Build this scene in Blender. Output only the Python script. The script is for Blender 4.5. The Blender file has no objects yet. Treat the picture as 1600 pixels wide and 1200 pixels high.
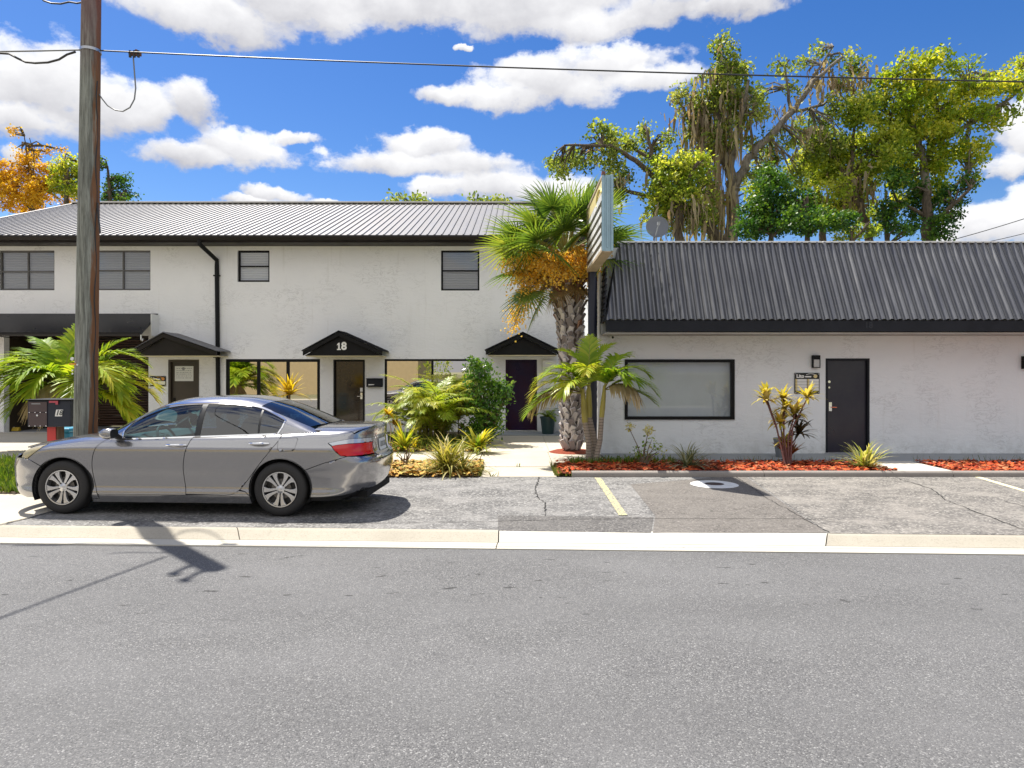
import bpy, bmesh, math, random
import numpy as np
from mathutils import Vector, Matrix, geometry

random.seed(7); np.random.seed(7)
RNG = np.random.default_rng(11)
scene = bpy.context.scene
COL = scene.collection
R = math.radians
pi = math.pi

# the camera stands at (0, 0, CH) and looks along +Y; these turn measurements in the photograph into metres
FOC, CX, HY, CH = 1067.0, 806.0, 582.0, 1.77
def wx(px, s): return (px - CX) / s
def wz(py, s): return CH + (HY - py) / s
def at(px, py, s): return Vector((wx(px, s), FOC / s, wz(py, s)))
def gnd(px, py, z=0.0):
    s = (py - HY) / (CH - z)
    return Vector((wx(px, s), FOC / s, z))

WLOC = {}
def tag(o, label=None, cat=None, group=None, kind=None):
    if label: o['label'] = label
    if cat: o['category'] = cat
    if group: o['group'] = group
    if kind: o['kind'] = kind
    return o

def empty(name, loc, label=None, cat=None, group=None):
    o = bpy.data.objects.new(name, None)
    COL.objects.link(o)
    o.location = loc
    o.empty_display_size = 0.2
    WLOC[o] = Vector(loc)
    tag(o, label, cat, group)
    return o

def link_mesh(me, name, parent=None, origin=None):
    o = bpy.data.objects.new(name, me)
    COL.objects.link(o)
    org = Vector(origin) if origin is not None else Vector((0, 0, 0))
    WLOC[o] = org
    if parent is not None:
        o.parent = parent
        o.location = org - WLOC[parent]
    else:
        o.location = org
    return o

def copy_tree(o, parent=None):
    c = o.copy()
    COL.objects.link(c)
    c.parent = parent
    for ch in list(o.children):
        copy_tree(ch, c)
    return c

class MB:
    """collects shapes and links them as ONE mesh object"""
    def __init__(self):
        self.v = []; self.f = []; self.r = []; self.m = []; self.cm = 0
    def add(self, verts, faces, r=None):
        b = len(self.v)
        self.v.extend([tuple(p) for p in verts])
        for fc in faces:
            self.f.append([i + b for i in fc])
            self.r.append(random.random() if r is None else r)
            self.m.append(self.cm)
        return self
    def quad(self, a, b, c, d, r=None): return self.add([a, b, c, d], [(0, 1, 2, 3)], r)
    def poly(self, pts, r=None): return self.add(pts, [tuple(range(len(pts)))], r)
    def box(self, x0, x1, y0, y1, z0, z1, r=None):
        v = [(x0, y0, z0), (x1, y0, z0), (x1, y1, z0), (x0, y1, z0), (x0, y0, z1), (x1, y0, z1), (x1, y1, z1), (x0, y1, z1)]
        return self.add(v, [(0, 3, 2, 1), (4, 5, 6, 7), (0, 1, 5, 4), (1, 2, 6, 5), (2, 3, 7, 6), (3, 0, 4, 7)], r)
    def obox(self, c, ax, ay, az, r=None):
        c, ax, ay, az = Vector(c), Vector(ax), Vector(ay), Vector(az)
        v = [c + ax * i + ay * j + az * k for (i, j, k) in ((-1, -1, -1), (1, -1, -1), (1, 1, -1), (-1, 1, -1), (-1, -1, 1), (1, -1, 1), (1, 1, 1), (-1, 1, 1))]
        return self.add(v, [(0, 3, 2, 1), (4, 5, 6, 7), (0, 1, 5, 4), (1, 2, 6, 5), (2, 3, 7, 6), (3, 0, 4, 7)], r)
    def ext(self, pts, vec, r=None):
        vec = Vector(vec); n = len(pts)
        a = [Vector(p) for p in pts]; b = [p + vec for p in a]
        fs = [tuple(range(n))[::-1], tuple(range(n, 2 * n))]
        fs += [(i, (i + 1) % n, n + (i + 1) % n, n + i) for i in range(n)]
        return self.add(a + b, fs, r)
    def tube(self, path, radii, n=8, caps=True, r=None):
        path = [Vector(p) for p in path]
        if not hasattr(radii, '__len__'): radii = [radii] * len(path)
        up = Vector((0.13, 0.2, 1)).normalized()
        rings = []
        prev = None
        for i, p in enumerate(path):
            t = (path[min(i + 1, len(path) - 1)] - path[max(i - 1, 0)])
            if t.length < 1e-9: t = Vector((0, 0, 1))
            t.normalize()
            if prev is None:
                a = t.cross(up)
                if a.length < 0.05: a = t.cross(Vector((1, 0, 0)))
            else:
                a = prev - t * prev.dot(t)
                if a.length < 1e-6: a = t.cross(up)
            a.normalize(); prev = a
            b = t.cross(a)
            rings.append([p + (a * math.cos(2 * pi * k / n) + b * math.sin(2 * pi * k / n)) * radii[i] for k in range(n)])
        vs = [q for rg in rings for q in rg]
        fs = []
        for i in range(len(path) - 1):
            for k in range(n):
                fs.append((i * n + k, i * n + (k + 1) % n, (i + 1) * n + (k + 1) % n, (i + 1) * n + k))
        if caps:
            fs.append(tuple(range(n))[::-1]); fs.append(tuple(range((len(path) - 1) * n, len(path) * n)))
        return self.add(vs, fs, r)
    def lathe(self, prof, c, axis=(0, 0, 1), n=24, r=None):
        """prof: list of (radius, height along axis)"""
        c = Vector(c); ax = Vector(axis).normalized()
        a = ax.cross(Vector((0, 0, 1)) if abs(ax.z) < 0.9 else Vector((1, 0, 0))).normalized()
        b = ax.cross(a)
        vs = []; fs = []
        for (rad, h) in prof:
            for k in range(n):
                t = 2 * pi * k / n
                vs.append(c + ax * h + (a * math.cos(t) + b * math.sin(t)) * max(rad, 1e-4))
        for i in range(len(prof) - 1):
            for k in range(n):
                fs.append((i * n + k, i * n + (k + 1) % n, (i + 1) * n + (k + 1) % n, (i + 1) * n + k))
        return self.add(vs, fs, r)
    def strap(self, pts, widths, side, r=None):
        """a thin strip along pts; side = sideways vector(s)"""
        b = len(self.v); n = len(pts)
        for i, p in enumerate(pts):
            sd = side[i] if isinstance(side, list) else side
            w = widths[i] * 0.5
            self.v.append((p[0] - sd[0] * w, p[1] - sd[1] * w, p[2] - sd[2] * w))
            self.v.append((p[0] + sd[0] * w, p[1] + sd[1] * w, p[2] + sd[2] * w))
        rr = random.random() if r is None else r
        for i in range(n - 1):
            self.f.append([b + 2 * i, b + 2 * i + 1, b + 2 * i + 3, b + 2 * i + 2]); self.r.append(rr); self.m.append(self.cm)
        return self
    def build(self, name, mats, parent=None, smooth=False, bevel=0.0, recalc=True, angle=40, origin=None):
        if origin is None:
            a = np.array(self.v); lo = a.min(0); hi = a.max(0)
            origin = Vector(((lo[0] + hi[0]) / 2, (lo[1] + hi[1]) / 2, lo[2]))
        else: origin = Vector(origin)
        me = bpy.data.meshes.new(name)
        me.from_pydata([(p[0] - origin.x, p[1] - origin.y, p[2] - origin.z) for p in self.v], [], self.f)
        if not isinstance(mats, (list, tuple)): mats = [mats]
        for mt in mats: me.materials.append(mt)
        if len(mats) > 1: me.polygons.foreach_set('material_index', self.m)
        at_ = me.attributes.new('rnd', 'FLOAT', 'FACE')
        at_.data.foreach_set('value', np.array(self.r, dtype=np.float32))
        if recalc:
            bm = bmesh.new(); bm.from_mesh(me)
            bmesh.ops.recalc_face_normals(bm, faces=bm.faces)
            bm.to_mesh(me); bm.free()
        if smooth:
            me.polygons.foreach_set('use_smooth', [True] * len(me.polygons))
            try: me.set_sharp_from_angle(angle=R(angle))
            except Exception: pass
        me.update()
        o = link_mesh(me, name, parent, origin)
        if bevel > 0:
            md = o.modifiers.new('bevel', 'BEVEL'); md.width = bevel; md.segments = 2; md.limit_method = 'ANGLE'; md.angle_limit = R(50)
        return o

def fast_quads(name, V, rnd, mat, parent=None, origin=(0, 0, 0), smooth=False):
    """V: (n,4,3) array of quads"""
    n = len(V); origin = Vector(origin)
    me = bpy.data.meshes.new(name)
    co = (V.reshape(-1, 3) - np.array(origin)).astype(np.float32)
    me.vertices.add(4 * n); me.vertices.foreach_set('co', co.ravel())
    me.loops.add(4 * n); me.loops.foreach_set('vertex_index', np.arange(4 * n, dtype=np.int32))
    me.polygons.add(n); me.polygons.foreach_set('loop_start', np.arange(0, 4 * n, 4, dtype=np.int32))
    me.update(calc_edges=True)
    at_ = me.attributes.new('rnd', 'FLOAT', 'FACE'); at_.data.foreach_set('value', np.asarray(rnd, dtype=np.float32))
    me.materials.append(mat)
    me.validate()
    return link_mesh(me, name, parent, origin)

def text_mesh(name, body, loc, size, mat, parent, rot=(pi / 2, 0, 0), bold=0.0, extrude=0.004, align='CENTER', shear=0.0):
    cu = bpy.data.curves.new(name, 'FONT')
    cu.body = body; cu.size = size; cu.extrude = extrude; cu.offset = bold; cu.align_x = align; cu.align_y = 'CENTER'; cu.shear = shear
    cu.resolution_u = 3
    tmp = bpy.data.objects.new('tmp_text', cu)
    COL.objects.link(tmp)
    bpy.context.view_layer.update()
    dg = bpy.context.evaluated_depsgraph_get()
    me = bpy.data.meshes.new_from_object(tmp.evaluated_get(dg))
    bpy.data.objects.remove(tmp)
    me.name = name
    me.materials.clear(); me.materials.append(mat)
    from mathutils import Euler
    me.transform(Euler(rot).to_matrix().to_4x4())
    return link_mesh(me, name, parent, loc)

# ------------------------------------------------------------------ materials
MATS = {}
class NT:
    def __init__(self, tree):
        self.t = tree; self.n = tree.nodes; self.l = tree.links
    def node(self, typ, **kw):
        nd = self.n.new(typ)
        for k, v in kw.items(): setattr(nd, k, v)
        return nd
    def link(self, a, b): self.l.new(a, b)
    def put(self, sock, v):
        if hasattr(v, 'is_output') or isinstance(v, bpy.types.NodeSocket): self.l.new(v, sock)
        else: sock.default_value = v
    def math(self, op, a, b=None, c=None, clamp=False):
        nd = self.n.new('ShaderNodeMath'); nd.operation = op; nd.use_clamp = clamp
        for i, v in enumerate((a, b, c)):
            if v is not None: self.put(nd.inputs[i], v)
        return nd.outputs[0]
    def vmath(self, op, a, b=None, out=0):
        nd = self.n.new('ShaderNodeVectorMath'); nd.operation = op
        self.put(nd.inputs[0], a)
        if b is not None: self.put(nd.inputs[1], b)
        return nd.outputs[out]
    def noise(self, vec, scale, detail=4, rough=0.55, dist=0.0):
        nd = self.n.new('ShaderNodeTexNoise')
        nd.inputs['Scale'].default_value = scale; nd.inputs['Detail'].default_value = detail
        nd.inputs['Roughness'].default_value = rough; nd.inputs['Distortion'].default_value = dist
        if vec is not None: self.link(vec, nd.inputs['Vector'])
        return nd.outputs['Fac']
    def voronoi(self, vec, scale, feature='F1', out='Distance', rand=1.0):
        nd = self.n.new('ShaderNodeTexVoronoi'); nd.feature = feature
        nd.inputs['Scale'].default_value = scale; nd.inputs['Randomness'].default_value = rand
        if vec is not None: self.link(vec, nd.inputs['Vector'])
        return nd.outputs[out]
    def ramp(self, fac, stops, interp='LINEAR'):
        nd = self.n.new('ShaderNodeValToRGB'); cr = nd.color_ramp; cr.interpolation = interp
        while len(cr.elements) < len(stops): cr.elements.new(0.5)
        for e, (p, c) in zip(cr.elements, stops):
            e.position = p; e.color = (c, c, c, 1) if not hasattr(c, '__len__') else (c[0], c[1], c[2], 1)
        self.link(fac, nd.inputs[0])
        return nd.outputs[0]
    def mix(self, fac, a, b, blend='MIX'):
        nd = self.n.new('ShaderNodeMix'); nd.data_type = 'RGBA'; nd.blend_type = blend
        self.put(nd.inputs[0], fac)
        for sock, v in ((nd.inputs[6], a), (nd.inputs[7], b)):
            if isinstance(v, bpy.types.NodeSocket): self.link(v, sock)
            else: sock.default_value = (v[0], v[1], v[2], 1)
        return nd.outputs[2]
    def mapping(self, vec, scale=(1, 1, 1), rot=(0, 0, 0), loc=(0, 0, 0)):
        nd = self.n.new('ShaderNodeMapping')
        nd.inputs['Scale'].default_value = scale; nd.inputs['Rotation'].default_value = rot; nd.inputs['Location'].default_value = loc
        self.link(vec, nd.inputs['Vector'])
        return nd.outputs[0]
    def bump(self, height, strength=0.3, dist=0.01, normal=None):
        nd = self.n.new('ShaderNodeBump'); nd.inputs['Strength'].default_value = strength; nd.inputs['Distance'].default_value = dist
        self.link(height, nd.inputs['Height'])
        if normal is not None: self.link(normal, nd.inputs['Normal'])
        return nd.outputs[0]

def new_mat(name):
    m = bpy.data.materials.new(name); m.use_nodes = True
    t = NT(m.node_tree)
    bsdf = [n for n in t.n if n.type == 'BSDF_PRINCIPLED'][0]
    out = [n for n in t.n if n.type == 'OUTPUT_MATERIAL'][0]
    MATS[name] = m
    return m, t, bsdf, out

def pos(t): return t.node('ShaderNodeNewGeometry').outputs['Position']
def objc(t): return t.node('ShaderNodeTexCoord').outputs['Object']

def pm(name, col, rough=0.6, metal=0.0, spec=0.5, var=0.0, vscale=3.0, col2=None, bump=0.0, bscale=40.0, bdist=0.005, coat=0.0, stretch=None, coords='pos'):
    """plain principled surface with a slow tone variation and a fine bump"""
    m, t, b, out = new_mat(name)
    b.inputs['Roughness'].default_value = rough; b.inputs['Metallic'].default_value = metal
    b.inputs['Specular IOR Level'].default_value = spec; b.inputs['Coat Weight'].default_value = coat
    p = pos(t) if coords == 'pos' else objc(t)
    if stretch: p = t.mapping(p, scale=stretch)
    c = (col[0], col[1], col[2], 1)
    if var > 0 or col2 is not None:
        n = t.noise(p, vscale, 6, 0.6)
        c2 = col2 if col2 is not None else [x * (1 - var) for x in col]
        fac = t.ramp(n, [(0.35, 0), (0.68, 1)])
        b.inputs['Base Color'].default_value = c
        t.link(t.mix(fac, col, c2), b.inputs['Base Color'])
        t.link(t.math('MULTIPLY_ADD', n, 0.2, rough - 0.1), b.inputs['Roughness'])
    else:
        b.inputs['Base Color'].default_value = c
    if bump > 0:
        t.link(t.bump(t.noise(p, bscale, 4), bump, bdist), b.inputs['Normal'])
    return m

def foliage(name, stops, transl=0.45, rough=0.45, tcol=(1.25, 1.15, 0.5), spec=0.4):
    """leaf surface: tone chosen per leaf by the rnd attribute, light shines through"""
    m, t, b, out = new_mat(name)
    a = t.node('ShaderNodeAttribute'); a.attribute_name = 'rnd'
    n = len(stops)
    col = t.ramp(a.outputs['Fac'], [(i / (n - 1), c) for i, c in enumerate(stops)])
    t.link(col, b.inputs['Base Color'])
    b.inputs['Roughness'].default_value = rough; b.inputs['Specular IOR Level'].default_value = spec
    tr = t.node('ShaderNodeBsdfTranslucent')
    t.link(t.mix(1.0, col, tcol, 'MULTIPLY'), tr.inputs['Color'])
    ms = t.node('ShaderNodeMixShader'); ms.inputs[0].default_value = transl
    t.link(b.outputs[0], ms.inputs[1]); t.link(tr.outputs[0], ms.inputs[2]); t.link(ms.outputs[0], out.inputs['Surface'])
    return m

def rndmat(name, stops, rough=0.8, bump=0.0, bscale=30, spec=0.3):
    m, t, b, out = new_mat(name)
    a = t.node('ShaderNodeAttribute'); a.attribute_name = 'rnd'
    n = len(stops)
    col = t.ramp(a.outputs['Fac'], [(i / (n - 1), c) for i, c in enumerate(stops)])
    t.link(col, b.inputs['Base Color'])
    b.inputs['Roughness'].default_value = rough; b.inputs['Specular IOR Level'].default_value = spec
    if bump > 0: t.link(t.bump(t.noise(pos(t), bscale, 4), bump, 0.01), b.inputs['Normal'])
    return m

def glass_mat(name, refl=0.3, tint=(0.8, 0.85, 0.85), rough=0.01, gcol=(1, 1, 1)):
    """thin pane: part mirror, part see-through"""
    m, t, b, out = new_mat(name)
    t.n.remove(b)
    tr = t.node('ShaderNodeBsdfTransparent'); tr.inputs[0].default_value = (*tint, 1)
    gl = t.node('ShaderNodeBsdfGlossy'); gl.inputs['Roughness'].default_value = rough; gl.inputs['Color'].default_value = (*gcol, 1)
    fr = t.node('ShaderNodeFresnel'); fr.inputs[0].default_value = 1.5
    fac = t.math('ADD', fr.outputs[0], refl, clamp=True)
    ms = t.node('ShaderNodeMixShader'); t.link(fac, ms.inputs[0])
    t.link(tr.outputs[0], ms.inputs[1]); t.link(gl.outputs[0], ms.inputs[2]); t.link(ms.outputs[0], out.inputs['Surface'])
    return m
SUN_STRENGTH = 4.2; SKY_STRENGTH = 0.1; SKY_DUST = 0.3; SKY_SAT = 1.36; SKY_VAL = 0.66; SKY_HUE = 0.512
CLOUD_GREY = (0.50, 0.50, 0.54); CLOUD_MID = (0.78, 0.78, 0.80); CLOUD_WHITE = (1, 1, 1); CLOUD_GAIN = 5.6
EXPOSURE = 1.06

def asphalt(name, base, stone, dark, scale=95, patch=None, spots=0.0, rough=0.85, smix=0.5):
    m, t, b, out = new_mat(name)
    p = pos(t)
    v = t.voronoi(p, scale, 'F1', 'Color')
    sx = t.node('ShaderNodeSeparateColor'); t.link(v, sx.inputs[0])
    g = t.ramp(sx.outputs[0], [(0.0, dark), (0.35, base), (0.72, base), (0.93, stone), (1.0, [min(1, x * 1.6) for x in stone])])
    fine = t.noise(p, 260, 3, 0.7)
    g = t.mix(t.math('MULTIPLY', fine, 0.55), g, [x * 0.55 for x in base])
    big = t.noise(t.mapping(p, scale=(1, 1.6, 1)), 0.55, 5, 0.6)
    g = t.mix(t.ramp(big, [(0.38, 0.0), (0.7, 0.35)]), g, [x * 1.45 for x in base])
    if patch is not None:
        pn = t.noise(t.mapping(p, scale=(1.0, 1.3, 1)), 1.5, 8, 0.72)
        g = t.mix(t.ramp(pn, [(0.45, 0), (0.6, smix)]), g, patch)
        pn2 = t.noise(p, 14, 5, 0.7)
        g = t.mix(t.ramp(pn2, [(0.5, 0), (0.66, 0.55)]), g, [x * 1.15 for x in patch])
        pn3 = t.noise(t.mapping(p, scale=(1.0, 1.2, 1)), 2.4, 7, 0.74)
        g = t.mix(t.ramp(pn3, [(0.58, 0), (0.7, 0.5)]), g, [x * 0.55 for x in base])
    if spots > 0:
        wob = t.noise(t.mapping(p, scale=(0.12, 0.12, 1)), 1.0, 2, 0.5)
        sy = t.node('ShaderNodeSeparateXYZ'); t.link(p, sy.inputs[0])
        lane = t.math('SINE', t.math('MULTIPLY', t.math('ADD', t.math('ADD', sy.outputs[1], t.math('MULTIPLY', sy.outputs[0], 0.043)), t.math('MULTIPLY', wob, 0.5)), 3.6))
        g = t.mix(t.math('MULTIPLY', t.ramp(lane, [(0.2, 0), (0.95, 0.30)]), t.ramp(t.noise(t.mapping(p, scale=(0.25, 2, 1)), 1.3, 5, 0.6), [(0.3, 0.2), (0.7, 1)])), g, [x * 0.80 for x in base])
        st = t.noise(p, 0.9, 7, 0.7)
        g = t.mix(t.ramp(st, [(0.58, 0), (0.74, 0.35)]), g, [x * 0.62 for x in base])
        sp = t.noise(t.mapping(p, scale=(1, 2.2, 1)), 4.2, 3, 0.5)
        rowp = t.node('ShaderNodeSeparateXYZ'); t.link(p, rowp.inputs[0])
        near = t.ramp(t.math('MULTIPLY', rowp.outputs[1], 0.1), [(0.50, 0), (0.56, 1), (0.68, 1), (0.72, 0)])
        g = t.mix(t.math('MULTIPLY', t.ramp(sp, [(0.685, 0), (0.70, spots)]), near), g, (0.02, 0.02, 0.02))
    t.link(g, b.inputs['Base Color']); b.inputs['Roughness'].default_value = rough; b.inputs['Specular IOR Level'].default_value = 0.3
    hgt = t.math('ADD', t.math('MULTIPLY', t.voronoi(p, scale, 'F1', 'Distance'), -1.0), fine)
    t.link(t.bump(hgt, 0.55, 0.006), b.inputs['Normal'])
    return m

def concrete(name, base, stain, grain=1.0, edge=None):
    m, t, b, out = new_mat(name)
    p = pos(t)
    n = t.noise(p, 1.1, 7, 0.65); n2 = t.noise(p, 55, 5, 0.7); n3 = t.noise(p, 7, 6, 0.7)
    c = t.mix(t.ramp(n, [(0.38, 0), (0.72, 0.55)]), base, stain)
    c = t.mix(t.ramp(n2, [(0.5, 0), (0.72, 0.45 * grain)]), c, [x * 0.62 for x in stain])
    c = t.mix(t.ramp(n3, [(0.62, 0), (0.75, 0.45 * grain)]), c, [x * 0.5 for x in stain])
    t.link(c, b.inputs['Base Color']); b.inputs['Roughness'].default_value = 0.88; b.inputs['Specular IOR Level'].default_value = 0.25
    t.link(t.bump(n2, 0.35, 0.004), b.inputs['Normal'])
    return m

def stucco(name, base, low, hi_z=None):
    m, t, b, out = new_mat(name)
    p = pos(t)
    n = t.noise(p, 0.7, 6, 0.6)
    c = t.mix(t.ramp(n, [(0.36, 0), (0.7, 0.8)]), base, low)
    # trowel ridges: short flat arcs, thickest in patches
    ps = t.mapping(p, scale=(1.0, 1.0, 2.3))
    r = t.noise(ps, 3.6, 6, 0.62, 0.8)
    ridge = t.ramp(r, [(0.47, 0), (0.5, 1), (0.53, 0)])
    gate = t.ramp(t.noise(p, 1.15, 3, 0.5), [(0.46, 0), (0.62, 1)])
    mk = t.math('MULTIPLY', ridge, gate)
    c = t.mix(t.math('MULTIPLY', mk, 0.4), c, [x * 0.45 for x in base])
    sm = t.noise(t.mapping(p, scale=(2.0, 2.0, 5.0)), 5.0, 5, 0.7)
    c = t.mix(t.ramp(sm, [(0.66, 0), (0.74, 0.3)]), c, [x * 0.55 for x in base])
    # dirt that climbs from the foot of the wall
    sz = t.node('ShaderNodeSeparateXYZ'); t.link(p, sz.inputs[0])
    dirt = t.math('MULTIPLY', t.ramp(sz.outputs[2], [(0.0, 1), (0.45, 0)]), t.ramp(t.noise(p, 4.5, 6, 0.7), [(0.4, 0), (0.75, 0.55)]))
    c = t.mix(dirt, c, (0.33, 0.32, 0.29))
    stn = t.math('MULTIPLY', t.ramp(t.noise(t.mapping(p, scale=(3.0, 3.0, 0.22)), 2.2, 5, 0.65), [(0.6, 0), (0.8, 0.22)]), 1.0)
    c = t.mix(stn, c, (0.42, 0.39, 0.33))
    t.link(c, b.inputs['Base Color']); b.inputs['Roughness'].default_value = 0.8; b.inputs['Specular IOR Level'].default_value = 0.25
    h = t.math('ADD', t.math('MULTIPLY', r, 1.0), t.math('MULTIPLY', t.noise(p, 22, 5, 0.65), 0.35))
    t.link(t.bump(h, 0.4, 0.025), b.inputs['Normal'])
    return m

M_road = asphalt('road_asphalt', (0.138, 0.137, 0.137), (0.245, 0.242, 0.236), (0.058, 0.058, 0.06), 135, spots=0.7)
M_lot = asphalt('worn_lot_asphalt', (0.135, 0.132, 0.128), (0.34, 0.33, 0.315), (0.04, 0.04, 0.04), 48, patch=(0.30, 0.29, 0.275), smix=0.5)
M_lotpale = asphalt('pale_lot_asphalt', (0.145, 0.136, 0.125), (0.34, 0.32, 0.29), (0.04, 0.04, 0.04), 48, patch=(0.31, 0.288, 0.257), smix=0.55)
M_lotbrown = asphalt('brown_lot_asphalt', (0.145, 0.132, 0.119), (0.23, 0.21, 0.19), (0.05, 0.047, 0.043), 58, patch=(0.19, 0.175, 0.157), smix=0.5)
M_lotdark = asphalt('dark_lot_asphalt', (0.105, 0.10, 0.096), (0.24, 0.23, 0.215), (0.03, 0.03, 0.03), 55, patch=(0.16, 0.152, 0.142), smix=0.4)
M_crack = pm('crack_dirt', (0.025, 0.024, 0.022), 0.95)
M_conc = concrete('walk_concrete', (0.50, 0.455, 0.375), (0.38, 0.34, 0.27), 0.8)
M_kerb_old = concrete('old_kerb_concrete', (0.42, 0.385, 0.315), (0.30, 0.272, 0.22), 1.0)
M_kerb_new = concrete('new_kerb_concrete', (0.54, 0.515, 0.455), (0.44, 0.415, 0.355), 0.55)
M_gutter = concrete('gutter_concrete', (0.53, 0.50, 0.43), (0.48, 0.45, 0.38), 0.5)
M_greyslab = concrete('grey_painted_slab', (0.30, 0.32, 0.34), (0.24, 0.25, 0.26), 0.6)
M_soil = pm('soil', (0.16, 0.115, 0.075), 0.95, col2=(0.09, 0.065, 0.045), vscale=9, bump=0.6, bscale=30, bdist=0.02)
M_mulchbase = pm('mulch_base', (0.30, 0.055, 0.018), 0.95, col2=(0.15, 0.025, 0.01), vscale=25, bump=0.8, bscale=60, bdist=0.02)
M_chip = rndmat('mulch_chip', [(0.10, 0.02, 0.01), (0.32, 0.035, 0.010), (0.48, 0.065, 0.014), (0.52, 0.12, 0.03), (0.40, 0.20, 0.10)], 0.9)
M_litter = rndmat('dry_leaf', [(0.34, 0.14, 0.03), (0.5, 0.27, 0.05), (0.58, 0.40, 0.10), (0.33, 0.30, 0.07), (0.22, 0.12, 0.05)], 0.8)
M_ground = pm('ground_earth', (0.12, 0.13, 0.06), 0.95, col2=(0.2, 0.17, 0.1), vscale=0.4)
M_yellowline = None
def worn_paint(name, col, wear=0.5):
    m, t, b, out = new_mat(name)
    p = pos(t)
    f = t.ramp(t.noise(p, 26, 6, 0.75), [(wear - 0.01, 0), (wear + 0.03, 1)])
    t.link(t.mix(f, (0.20, 0.195, 0.18), col), b.inputs['Base Color']); b.inputs['Roughness'].default_value = 0.8
    return m
M_yellowline = worn_paint('worn_yellow_paint', (0.62, 0.55, 0.24), 0.50)
M_paleline = worn_paint('worn_cream_paint', (0.75, 0.70, 0.42), 0.36)
M_stuccoL = stucco('white_stucco', (0.87, 0.872, 0.885), (0.81, 0.815, 0.83))
M_stuccoR = stucco('grey_white_stucco', (0.82, 0.845, 0.865), (0.74, 0.765, 0.79))
M_creamtrim = pm('cream_soffit', (0.72, 0.64, 0.42), 0.8, var=0.15)
M_black = pm('black_paint', (0.008, 0.008, 0.009), 0.5, spec=0.2, var=0.3, vscale=6, bump=0.1)
M_blackgloss = pm('black_gloss', (0.012, 0.012, 0.014), 0.22)
M_fascia = pm('charcoal_fascia', (0.016, 0.018, 0.025), 0.6, spec=0.25, var=0.25, vscale=3, bump=0.15)
M_brownblack = pm('dark_bronze', (0.018, 0.014, 0.012), 0.45, spec=0.25, var=0.3)
M_soffit = pm('grey_soffit', (0.42, 0.40, 0.36), 0.8, var=0.2)
def ribmetal(name, col, col2, rough, metal, streak):
    m, t, b, out = new_mat(name)
    p = pos(t)
    n = t.noise(t.mapping(p, scale=(6, 0.6, 0.6)), 1.2, 5, 0.6)
    n2 = t.noise(p, 0.5, 4, 0.6)
    c = t.mix(t.ramp(n, [(0.4, 0), (0.7, streak)]), col, col2)
    c = t.mix(t.ramp(n2, [(0.4, 0), (0.7, 0.5)]), c, [x * 0.8 for x in col])
    t.link(c, b.inputs['Base Color']); b.inputs['Metallic'].default_value = metal
    t.link(t.math('MULTIPLY_ADD', n, 0.3, rough - 0.15), b.inputs['Roughness'])
    return m
M_galv = ribmetal('galvanised_roof', (0.20, 0.196, 0.196), (0.15, 0.142, 0.138), 0.5, 0.3, 0.7)
M_ridgecap = pm('ridge_cap', (0.66, 0.63, 0.58), 0.5, metal=0.2, var=0.1)
M_mans = ribmetal('charcoal_ribbed_metal', (0.13, 0.132, 0.145), (0.26, 0.26, 0.26), 0.40, 0.6, 0.8)
M_flatroof = pm('flat_roof', (0.5, 0.5, 0.48), 0.9)
M_whitepaint = pm('white_paint', (0.8, 0.8, 0.78), 0.5, var=0.08)
M_alum = pm('aluminium', (0.55, 0.56, 0.58), 0.35, metal=0.9)
M_chrome = pm('chrome', (0.85, 0.85, 0.86), 0.08, metal=1.0)
M_winframe = pm('grey_window_frame', (0.12, 0.115, 0.11), 0.5, var=0.2)
M_blind = None
def window_back(name, c1, c2, freq):
    m, t, b, out = new_mat(name)
    sz = t.node('ShaderNodeSeparateXYZ'); t.link(pos(t), sz.inputs[0])
    s = t.math('SINE', t.math('MULTIPLY', sz.outputs[2], freq))
    t.link(t.mix(t.math('MULTIPLY_ADD', s, 0.5, 0.5), c1, c2), b.inputs['Base Color']); b.inputs['Roughness'].default_value = 0.7
    t.link(t.bump(s, 0.6, 0.01), b.inputs['Normal'])
    return m
M_blind = window_back('slatted_blind', (0.85, 0.85, 0.85), (0.55, 0.55, 0.56), 2 * pi / 0.05)
M_shade = pm('grey_roller_blind', (0.58, 0.60, 0.62), 0.8, var=0.06)
M_pane = glass_mat('window_pane', 0.10, (0.90, 0.92, 0.93))
M_panestore = glass_mat('tinted_store_pane', 0.62, (0.25, 0.24, 0.22), gcol=(0.98, 0.94, 0.86))
M_paneshade = glass_mat('store_pane', 0.03, (0.88, 0.92, 0.94), rough=0.03)
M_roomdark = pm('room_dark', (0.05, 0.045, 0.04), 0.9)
M_doorbrown = pm('brown_door', (0.055, 0.042, 0.03), 0.35, var=0.25)
M_doorglass = pm('dark_brown_door', (0.035, 0.022, 0.012), 0.12, var=0.3, vscale=2, coat=0.3)
M_doorpurple = pm('dark_purple_door', (0.012, 0.004, 0.034), 0.3, spec=0.2, var=0.4, vscale=1.6, col2=(0.028, 0.002, 0.016))
M_doorchar = pm('charcoal_door', (0.03, 0.03, 0.038), 0.30, var=0.4, vscale=1.4, col2=(0.016, 0.014, 0.028))
M_shutter = pm('brown_shutter', (0.075, 0.032, 0.018), 0.45, var=0.25)
M_awning = pm('black_awning', (0.008, 0.008, 0.012), 0.3, spec=0.3, var=0.4, vscale=1.0)
M_floorgrey = concrete('garage_floor', (0.30, 0.31, 0.33), (0.22, 0.22, 0.23), 0.5)
M_paper = pm('paper', (0.75, 0.76, 0.72), 0.7)
M_ink = pm('ink_grey', (0.30, 0.31, 0.32), 0.7)
M_inkdark = pm('ink_dark', (0.10, 0.11, 0.11), 0.7)
M_lettering = pm('white_lettering', (0.85, 0.85, 0.83), 0.5)
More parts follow.
